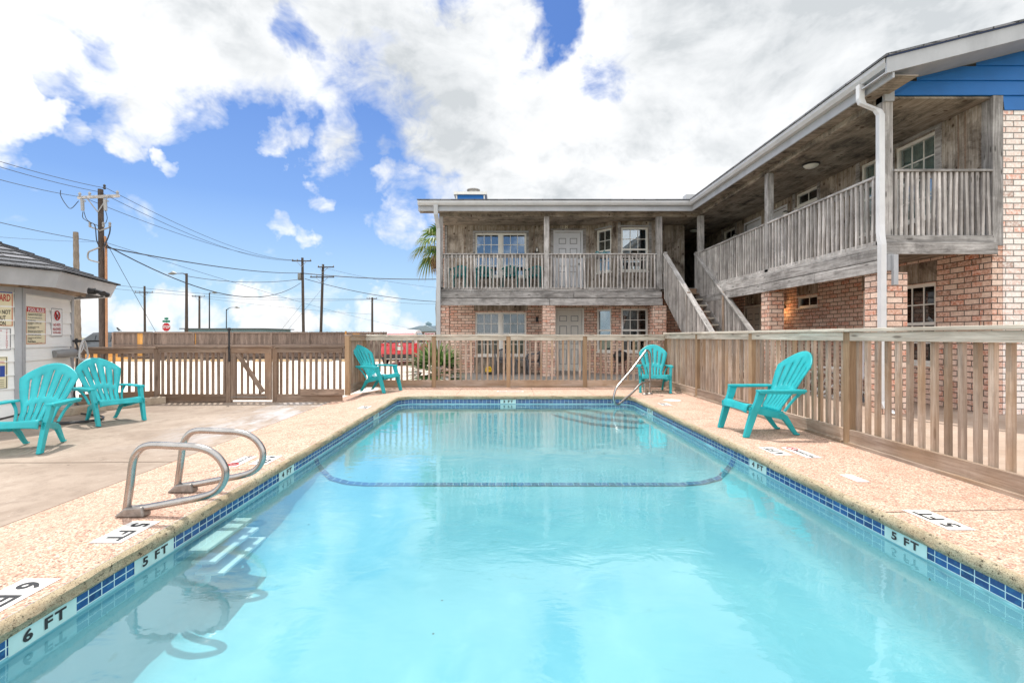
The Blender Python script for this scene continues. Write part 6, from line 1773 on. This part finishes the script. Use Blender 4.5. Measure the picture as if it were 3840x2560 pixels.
def big_extras(e, dx, h, r):
    m = MB(); m.tube([(0.20, -0.02, 0), (0.19, -0.02, h * 0.3), (0.17, -0.02, h - 2.55), (0.12, -0.02, h - 2.2)], 0.05, 8); m.build('conduit', CONDUIT, e, smooth=True)
    for x in (-0.78, 0.28):
        m = MB(); m.tube([(x, -0.2, h - 0.55), (x + 0.04, -0.22, h - 1.05)], [0.08, 0.07], 8); m.tube([(x - 0.06, -0.22, h - 0.5), (x + 0.16, -0.2, h - 0.62)], 0.03, 6); m.build('cutout_fuse', INSU, e, smooth=True)
    m = MB(); m.tube([(0, -0.18, h - 1.95), (-0.4, -0.2, h - 1.8)], 0.03, 6); m.tube([(0, -0.18, h - 1.98), (0.5, -0.2, h - 1.82)], 0.03, 6)
    for x in (-0.42, -0.05 + 0.25, 0.5): m.lathe((x, -0.2, h - 1.82), [(0.03, 0), (0.06, 0.05), (0.04, 0.12), (0.06, 0.18), (0.03, 0.24)], 8)
    m.build('equipment_bracket', STEELD, e, smooth=True)
    m = MB()
    m.tube([(-0.42, -0.2, h - 1.6), (-0.15, -0.25, h - 1.75), (-0.1, -0.22, h - 2.4), (0.0, -0.2, h - 2.7)], 0.022, 6, smooth_n=4); m.tube([(0.5, -0.2, h - 1.6), (0.5, -0.22, h - 2.1), (0.15, -0.2, h - 2.9)], 0.028, 6, smooth_n=4)
    m.tube([(-0.75, -0.2, h - 1.1), (-0.7, -0.25, h - 1.4), (-0.42, -0.2, h - 1.6)], 0.015, 6, smooth_n=4); m.tube([(-0.7, -0.2, h - 1.1), (-0.5, -0.25, h - 1.5), (-0.05, -0.2, h - 1.75)], 0.015, 6, smooth_n=4); m.tube([(0.3, -0.2, h - 1.05), (0.42, -0.25, h - 1.4), (0.3, -0.2, h - 1.65)], 0.015, 6, smooth_n=4)
    m.tube([(-0.95, -0.2, h - 0.6), (-1.3, -0.2, h - 0.95), (-1.55, -0.2, h - 0.75), (-1.78, -0.2, h - 0.35), (-1.78, -0.2, h - 0.1)], 0.015, 6, smooth_n=4)
    m.build('jumper_cables', WIREM, e, smooth=True)
    m = MB(); m.tube([(0, -0.18, h - 2.75), (-0.35, -0.2, h - 2.9), (-0.5, -0.2, h - 3.0), (-0.48, -0.2, h - 3.3), (0, -0.18, h - 3.45)], 0.035, 6, smooth_n=3); m.build('bracket_loop', STEELD, e, smooth=True)
    m = MB(); m.lathe((0.08, 0, h), [(0.03, 0), (0.07, 0.06), (0.04, 0.12), (0.06, 0.18), (0.02, 0.24)], 8); m.build('top_insulator', BLACK, e, smooth=True)
pole('utility_pole', 'tallest dark wooden utility pole with crossarm and an orange conduit, left of the board fence', 236, 435, 22, 0.135, -5, [(455, -43, 50, 2)], big_extras)
pole('utility_pole', 'utility pole with a transformer in the middle of the sky, left of the pair', 697.5, 592, 55, 0.17, -3, [(600, -22, 22)], lambda e, dx, h, r: (lambda m: (m.lathe((-0.45, 0, h - 2.6), [(0.2, 0), (0.24, 0.05), (0.24, 0.75), (0.1, 0.85)], 10), m.build('transformer', GALV, e, smooth=True)))(MB()))
pole('utility_pole', 'leaning utility pole with two crossarms, right of the pair in mid sky', 736, 607, 57, 0.17, 6, [(614, -10, 27), (637, -27, 28)])
pole('utility_pole', 'distant utility pole with one crossarm just left of the stop sign', 333, 657, 70, 0.17, -1, [(672, -20, 22)])
pole('utility_pole', 'small distant utility pole with crossarm beside the tall street lamp', 458, 679, 85, 0.19, 0, [(681, -15, 15)])
pole('utility_pole', 'distant black utility pole left of the red car, with a short crossarm', 855, 683, 80, 0.2, 0, [(686, -12, 12)])
# palm trunk without crown
e = empty('bare_palm_trunk', (at(181, 773, 19).x, 19, -0.22)); tag(e, 'bare palm trunk without a crown beside the pool shed', 'palm trunk')
m = MB(); n = 30; x1_ = at(174, 533, 19).x - e.location.x; hz = at(174, 533, 19).z + 0.22
m.tube([(x1_ * (k / n) ** 0.8, 0, hz * k / n) for k in range(n + 1)], [(0.12 - 0.035 * k / n) * (1 + 0.10 * (k % 2)) for k in range(n + 1)], 10); m.build('trunk', BARK, e)
# street lamps
def lamp(px, top, Y, armx, label, r=0.10, head=None, drop=0.0, mat=GALV, curved=True):
    b = at(px, 773, Y); b.z = -0.25; t = at(px, top, Y); h = t.z - b.z; k = Y / F
    e = empty('street_lamp', b); tag(e, label, 'street lamp')
    m = MB(); m.tube([(0, 0, 0), (0, 0, h)], [r, r * 0.7], 8); m.build('pole', mat, e, smooth=True)
    ax = armx * k; m = MB(); m.tube([(0, 0, h - 0.2), (ax * 0.3, 0, h + drop * 0.6), (ax * 0.65, 0, h + drop), (ax, 0, h + drop)], [0.06, 0.05, 0.04, 0.04], 6, smooth_n=4); m.build('arm', mat, e, smooth=True)
    s = 1 if ax > 0 else -1
    m = MB(); m.tube([(ax - s * 0.1, 0, h + drop), (ax + s * 0.3, 0, h + drop + 0.05), (ax + s * 0.8, 0, h + drop - 0.05)], [0.06, 0.2, 0.05], 8); m.build('lamp_head', GALV, e, smooth=True)
    return e
lamp(428.5, 628, 50, -25, 'street lamp on a wooden pole with its arm pointing left', 0.17, drop=0.0, mat=WPOLE)
lamp(481, 672, 75, 7, 'slim dark street lamp with a very short arm in the distance', 0.12, mat=WIREM)
lamp(520, 710, 80, 20, 'distant street lamp with a curved arm pointing right', 0.10, drop=0.3, mat=WIREM)
# stop sign with street name blades
e = empty('stop_sign', (at(383, 773, 46).x, 46, -0.25)); tag(e, 'red stop sign with green street name plates above the board fence', 'stop sign')
k = 46 / F
zc = at(383, 751, 46).z + 0.25
m = MB(); m.tube([(0, 0, 0), (0, 0, zc + 0.95)], 0.04, 6); m.build('post', GALV, e)
def octo(r): return [(r * math.cos(R(22.5 + 45 * q)), r * math.sin(R(22.5 + 45 * q))) for q in range(8)]
m = MB(); m.add([(x, -0.06, zc + z) for x, z in octo(0.45)], [tuple(range(8))], MB.uv_box); m.build('white_border', SIGNW, e, solid=0.01)
m = MB(); m.add([(x, -0.075, zc + z) for x, z in octo(0.41)], [tuple(range(8))], MB.uv_box); f_ = m.build('face', M_plain('stop sign red', (0.55, 0.01, 0.02), 0.4), e, solid=0.004)
m = MB(); text_mb(m, 'STOP', 0.36, (0, -0.082, zc), (1, 0, 0), (0, 0, 1), bold=0.03, sx=0.85); m.build('lettering', SIGNW, e)
m = MB(); m.box(-0.37, 0.37, -0.07, -0.05, zc + 0.46, zc + 0.66); m.box(-0.18, 0.2, -0.07, -0.05, zc + 0.72, zc + 0.92); m.build('street_name_plate', GREEN, e)
# bird on the fence
e = empty('bird', (-22.05, 27.0, 1.42)); tag(e, 'small dark bird perched on the left end of the board fence', 'bird')
m = MB(); m.tube([(0.16, 0, 0.03), (0.07, 0, 0.07), (0.0, 0, 0.10), (-0.06, 0, 0.16), (-0.085, 0, 0.21), (-0.12, 0, 0.215), (-0.15, 0, 0.21)], [0.012, 0.03, 0.055, 0.05, 0.035, 0.03, 0.006], 8, smooth_n=3); m.tube([(0.0, 0.02, 0.08), (0.0, 0.02, 0.0)], 0.008, 5); m.tube([(0.0, -0.02, 0.08), (0.0, -0.02, 0.0)], 0.008, 5)
m.build('body', BLACK, e, smooth=True)
# far buildings
FARW = M_plain('pale blue grey siding', (0.22, 0.32, 0.36), 0.7); FARR = M_plain('grey green roof', (0.26, 0.32, 0.36), 0.8)
e = empty('distant_house', (-15.5, 90, -0.25)); tag(e, 'distant blue grey gabled house with a small cupola beyond the board fence', 'house')
m = MB(); m.box(-3.5, 12, 0, 8, 0, 2.9); m.build('wall', FARW, e)
m = MB(); m.prism([(-4.4, 2.9), (12.5, 2.9), (12.5, 4.2), (-0.5, 4.2)], 'y', 0.2, 7.8); m.prism([(-1.8, 2.9), (3.4, 2.9), (0.8, 4.35)], 'y', -0.8, 2); r_ = m.build('roof', FARR, e, fix=True)
for gx in (6.0, 9.6):
    m = MB(); m.prism([(gx - 1.0, 2.95), (gx + 1.0, 2.95), (gx, 4.0)], 'y', -0.4, 3); m.build('dormer', SIGNW, r_, fix=True)
m = MB(); m.box(0.4, 1.4, 2.2, 3.2, 4.0, 4.75); m.prism([(0.2, 4.75), (1.6, 4.75), (0.9, 5.3)], 'y', 2.0, 3.4); m.build('cupola', FARW, r_, fix=True)
for wx in (0.2, 5.0, 8.0):
    m = MB(); m.box(wx, wx + 0.9, -0.05, 0.02, 1.2, 2.5); m.build('window', SIGNW, e)
e.scale = (1, 1, 0.82)
e = empty('flat_building', (-36, 62, -0.25)); tag(e, 'long low dark flat roofed building just above the board fence', 'building')
m = MB(); m.box(-6, 4.4, 0, 8, 0, 2.36); m.build('wall', FARW, e); m = MB(); m.box(-6.4, 4.8, -0.4, 8.4, 2.36, 2.48); m.build('roof', GREYPL, e)
# ------------------------------------------------------------------ wires
def wire(p, q, sag, r, label, col=None, grp='overhead wires'):
    p, q = Vector(p), Vector(q)
    n = 28; pts = [p.lerp(q, k / n) - Vector((0, 0, 4 * sag * (k / n) * (1 - k / n))) for k in range(n + 1)]
    m = MB(); m.tube(pts, r, 4)
    o = m.build('overhead_wire', WIREM); tag(o, label, 'wire', grp)
G1 = 'primary wires between the big poles'
for i, (a, b, c) in enumerate((((-160, 320, 14), (246, 433, 21.8), (689, 597, 54.8)), ((-160, 332, 14), (229, 441, 21.8), (676, 598, 54.8)), ((-160, 366, 14), (190, 453, 21.8), (716, 598, 54.8)))):
    nm = ['uppermost', 'middle', 'lowest'][i]
    wire(at(*a), at(*b), 0.12, 0.011, '%s of the three thin wires running from the tallest pole off to the left' % nm)
    wire(at(*b), at(*c), 0.9, 0.013, '%s of the three thin wires running from the tallest pole to the paired poles' % nm)
wire(at(-160, 470, 14), at(230, 556, 21.8), 0.1, 0.012, 'single wire reaching the tallest pole below its brackets from the left')
wire(at(-160, 531, 14), at(216, 556, 21.8), 0.05, 0.005, 'faint lowest wire to the left of the tallest pole')
wire(at(240, 556, 21.8), at(1000, 760, 90), 0.8, 0.010, 'faint wire sagging right from the tallest pole behind the paired poles')
wire(at(243, 568, 21.8), at(690, 627, 54.8), 0.35, 0.03, 'thick upper black cable from the tallest pole to the paired poles')
wire(at(690, 627, 54.8), at(1010, 641, 58), 0.25, 0.05, 'thick black cable from the paired poles to the motel corner')
wire(at(243, 563, 21.8), at(690, 650, 54.8), 2.0, 0.03, 'thick black cable with the deepest sag between the tallest pole and the paired poles')
wire(at(700, 640, 54.8), at(1010, 693, 58), 0.5, 0.035, 'black cable falling right from the paired poles toward the motel')
wire(at(430, 634, 50), at(692, 641, 54.8), 0.5, 0.03, 'twisted cable between the wooden street lamp and the paired poles')
wire(at(744, 615, 57), at(1010, 661, 58), 0.3, 0.014, 'thin wire from the leaning pole to the motel')
wire(at(246, 560, 21.8), at(365, 775, 34), 0.02, 0.012, 'guy wire slanting down right from the tallest pole to behind the board fence')
wire(at(150, 640, 60), at(855, 686, 80), 0.9, 0.022, 'upper of two thin distant wires crossing behind all poles')
wire(at(150, 650, 60), at(850, 688, 80), 0.9, 0.020, 'lower of two thin distant wires crossing behind all poles')
wire(at(855, 686, 80), at(1010, 698, 82), 0.3, 0.02, 'thin distant wire right of the black distant pole')
wire(at(458, 683, 85), at(855, 722, 90), 0.3, 0.018, 'faintest distant wire just above the horizon clouds')
wire(at(700, 690, 54), at(640, 765, 50), 0.02, 0.014, 'left guy wire at the foot of the paired poles')
wire(at(742, 660, 56), at(655, 765, 50), 0.02, 0.014, 'right guy wire crossing the foot of the paired poles')
SKYSTR = 0.12; SUNE = 2.8; EXPO = 0.64
CLOUD_W = (6.2, 6.25, 6.3); CLOUD_G = (3.6, 3.8, 3.95)
SKYTINT = (0.34, 0.49, 0.75); HAZEC = (3.3, 4.6, 5.6)
# ------------------------------------------------------------------ world, sun, camera
SUN = Vector((-0.20, 0.37, 1.0)).normalized()
elev = math.asin(SUN.z); azim = math.atan2(SUN.x, SUN.y)
w = bpy.data.worlds.new('World'); scene.world = w; w.use_nodes = True
nt = w.node_tree; nt.nodes.clear()
class WN(NT):
    def __init__(s): s.t = nt
W = WN()
outw = nt.nodes.new('ShaderNodeOutputWorld'); bg = nt.nodes.new('ShaderNodeBackground')
nt.links.new(bg.outputs[0], outw.inputs[0])
sky = nt.nodes.new('ShaderNodeTexSky'); sky.sky_type = 'NISHITA'; sky.sun_disc = False
sky.sun_elevation = elev; sky.sun_rotation = azim; sky.altitude = 0; sky.air_density = 1.0; sky.dust_density = 0.6; sky.ozone_density = 1.2
tc = nt.nodes.new('ShaderNodeTexCoord'); D = tc.outputs['Generated']
w.cycles.sampling_method = 'MANUAL'; w.cycles.sample_map_resolution = 512
wn = nt.nodes.new('ShaderNodeTexNoise'); wn.inputs['Scale'].default_value = 8.0; wn.inputs['Detail'].default_value = 5.0; wn.inputs['Roughness'].default_value = 0.6
nt.links.new(D, wn.inputs['Vector'])
wv = nt.nodes.new('ShaderNodeVectorMath'); wv.operation = 'MULTIPLY_ADD'; nt.links.new(wn.outputs['Color'], wv.inputs[0]); wv.inputs[1].default_value = (0.17, 0.17, 0.17)
wa = nt.nodes.new('ShaderNodeVectorMath'); wa.operation = 'ADD'; nt.links.new(D, wa.inputs[0]); wa.inputs[1].default_value = (-0.085, -0.085, -0.085); nt.links.new(wa.outputs[0], wv.inputs[2])
wz = nt.nodes.new('ShaderNodeVectorMath'); wz.operation = 'NORMALIZE'; nt.links.new(wv.outputs[0], wz.inputs[0]); DW = wz.outputs[0]
def pdir(px, py): return Vector(((px - VX) / F, 1.0, -(py - VY) / F)).normalized()
def blobs(lst, op='MAXIMUM'):
    acc = None
    for (px, py, rpx, wt) in lst:
        c = pdir(px, py)
        c2 = pdir(px + rpx * 0.7071, py + rpx * 0.7071 * (1 if py < 700 else -1))
        ca = c.dot(c2)
        d = nt.nodes.new('ShaderNodeVectorMath'); d.operation = 'DOT_PRODUCT'; nt.links.new(DW, d.inputs[0]); d.inputs[1].default_value = c
        mr = nt.nodes.new('ShaderNodeMapRange'); mr.interpolation_type = 'SMOOTHSTEP'
        mr.inputs[1].default_value = 1 - (1 - ca) * 2.4; mr.inputs[2].default_value = 1 - (1 - ca) * 0.10; mr.inputs[3].default_value = 0; mr.inputs[4].default_value = wt
        nt.links.new(d.outputs['Value'], mr.inputs[0])
        acc = mr.outputs[0] if acc is None else W.math(op, acc, mr.outputs[0])
    return acc
POS = [(-150, 60, 260, 1.25), (120, 60, 190, 1.25), (330, 140, 180, 1.25), (520, 60, 230, 1.25), (610, 190, 110, 0.85), (760, 150, 190, 1.25), (900, 60, 200, 1.25), (1000, 190, 190, 1.25), (820, 300, 80, 0.56), (1120, 60, 160, 1.45),
       (1120, 250, 150, 1.45), (1200, 350, 150, 1.45), (1320, 300, 200, 1.45), (1450, 200, 200, 1.45), (1500, 400, 180, 1.45), (1620, 100, 220, 1.45), (1350, 430, 170, 1.45), (1180, 440, 90, 1.008), (1700, 300, 300, 1.45), (1900, 60, 300, 1.45), (2250, 40, 300, 1.45), (2000, 300, 300, 1.45),
       (10, 190, 85, 1.344), (50, 260, 85, 1.4), (20, 320, 60, 1.12), (150, 290, 60, 0.616), (260, 230, 90, 0.616), (330, 290, 80, 0.84), (420, 260, 90, 0.84), (500, 240, 70, 0.672), (560, 300, 60, 0.56), (650, 315, 45, 1.232), (720, 290, 60, 0.672), (310, 335, 45, 0.896), (390, 380, 34, 1.288), (640, 505, 42, 1.12), (700, 525, 30, 0.896), (600, 490, 28, 0.784), (745, 430, 36, 1.008),
       (950, 440, 60, 1.12), (920, 500, 50, 1.008), (1000, 450, 60, 0.896), (960, 540, 40, 0.672),
       (210, 735, 45, 0.95), (300, 745, 40, 0.9), (390, 735, 55, 1), (470, 745, 40, 0.9), (580, 735, 45, 1), (650, 745, 45, 1), (720, 752, 30, 0.9), (780, 745, 30, 0.8), (870, 735, 50, 1), (940, 748, 35, 0.8)]
NEG = [(120, 190, 60, .5), (230, 200, 80, .5), (870, 290, 120, .6), (880, 440, 90, .5), (1290, 40, 70, .9), (1385, 190, 55, .6), (1420, 120, 50, .5), (1070, 30, 50, .6), (700, 75, 60, .6), (640, 390, 120, .7), (470, 370, 120, .3), (100, 360, 60, .5)]
pos = blobs(POS); neg = blobs(NEG)
# general overhead cloud outside the photographed patch of sky
n1 = W.noise(W.map(D, (1, 1, 1.6)), 4.2, 6, 0.6, 0.35)
n2 = W.noise(W.map(D, (1, 1, 1.3), (3, 1, 0)), 13.0, 4, 0.62, 0.5)
n3 = W.noise(W.map(D, (1, 1, 1.0), (7, 2, 1)), 1.6, 4, 0.6, 0.3)
sp = nt.nodes.new('ShaderNodeSeparateXYZ'); nt.links.new(D, sp.inputs[0])
behind = W.ramp(W.math('MULTIPLY_ADD', sp.outputs[1], 0.5, 0.5), [(0.50, 1.0), (0.72, 0.0)])
upz = W.ramp(sp.outputs[2], [(0.60, 0.0), (0.74, 1.0)])
gen = W.math('MULTIPLY', W.math('MAXIMUM', behind, upz), W.ramp(n3, [(0.30, 0.0), (0.46, 1.1)]))
f = W.math('ADD', W.math('SUBTRACT', pos, neg), gen)
f = W.math('ADD', f, W.math('MULTIPLY', W.math('SUBTRACT', n1, 0.5), 2.5))
f = W.math('ADD', f, W.math('MULTIPLY', W.math('SUBTRACT', n2, 0.5), 1.5))
alpha = W.ramp(f, [(0.18, 0.0), (0.45, 0.30), (0.75, 0.75), (1.0, 1.0)])
GREY = [(960, 200, 190, .9), (600, 60, 170, .5), (1150, 180, 120, .4), (1700, 60, 240, 1), (2000, 90, 240, .9), (2250, 120, 200, .5), (1150, 560, 200, .3), (1380, 640, 120, .2), (1700, 260, 120, .4)]
gr = W.math('MULTIPLY', W.math('MINIMUM', blobs(GREY), 1.0), W.ramp(n1, [(0.35, 0.35), (0.62, 1.0)]))
gr = W.math('ADD', gr, W.math('MULTIPLY', W.ramp(n2, [(0.38, 0.45), (0.62, 0.0)]), W.ramp(n1, [(0.40, 0.0), (0.6, 1.0)])))
gr = W.math('ADD', gr, W.ramp(W.noise(W.map(D, (1, 1, 1.5), (5, 5, 2)), 7.0, 4, 0.55, 0.6), [(0.50, 0.0), (0.68, 0.28)]))
gr = W.math('ADD', gr, W.math('MULTIPLY', gen, W.ramp(n1, [(0.4, 0.0), (0.65, 0.6)])), clamp=True) if False else gr
WH = CLOUD_W; GYC = CLOUD_G
cc = W.mix(W.math('MINIMUM', gr, 1.0), WH, GYC)
# unseen clouds behind the camera get added brightness to fill the shaded facades
fill_gain = W.math('MULTIPLY_ADD', behind, 0.8, 1.0)
ccs = nt.nodes.new('ShaderNodeVectorMath'); ccs.operation = 'SCALE'; nt.links.new(cc, ccs.inputs[0]); nt.links.new(fill_gain, ccs.inputs['Scale']); cc = ccs.outputs[0]
# sky: nishita times strength, deepened a little; horizon haze is a colour mixed in below
skc = nt.nodes.new('ShaderNodeVectorMath'); skc.operation = 'SCALE'; nt.links.new(sky.outputs[0], skc.inputs[0]); skc.inputs['Scale'].default_value = 1.0
tintn = nt.nodes.new('ShaderNodeMix'); tintn.data_type = 'RGBA'; tintn.blend_type = 'MULTIPLY'; tintn.inputs[0].default_value = 1.0
nt.links.new(skc.outputs[0], tintn.inputs[6]); tintn.inputs[7].default_value = (*SKYTINT, 1)
haze = W.ramp(sp.outputs[2], [(0.0, 1.0), (0.10, 0.75), (0.26, 0.2), (0.5, 0.0)])
base = W.mix(W.math('MULTIPLY', haze, 0.85), tintn.outputs[2], HAZEC)
final = W.mix(alpha, base, cc)
nt.links.new(final, bg.inputs[0]); bg.inputs[1].default_value = SKYSTR

sl = bpy.data.lights.new('sun', 'SUN'); sl.energy = SUNE; sl.angle = R(0.53); sl.color = (1.0, 0.955, 0.88)
so = bpy.data.objects.new('sun', sl); so.rotation_euler = SUN.to_track_quat('Z', 'Y').to_euler(); COL.objects.link(so); so.location = (0, 0, 30)

cam = bpy.data.cameras.new('camera'); cam.sensor_width = 36; cam.sensor_fit = 'HORIZONTAL'; cam.lens = 36 * F / 2352
cam.shift_x = (1176 - VX) / 2352; cam.shift_y = -(784 - VY) / 2352; cam.clip_start = 0.05; cam.clip_end = 3000
co = bpy.data.objects.new('camera', cam); co.location = (0, 0, H); co.rotation_euler = (R(90), 0, 0); COL.objects.link(co); scene.camera = co
scene.view_settings.view_transform = 'Standard'; scene.view_settings.look = 'None'; scene.view_settings.gamma = 1; scene.view_settings.exposure = EXPO
scene.render.engine = 'CYCLES'
scene.cycles.max_bounces = 8; scene.cycles.transparent_max_bounces = 16; scene.cycles.caustics_reflective = False; scene.cycles.caustics_refractive = False
scene.cycles.sample_clamp_indirect = 6.0
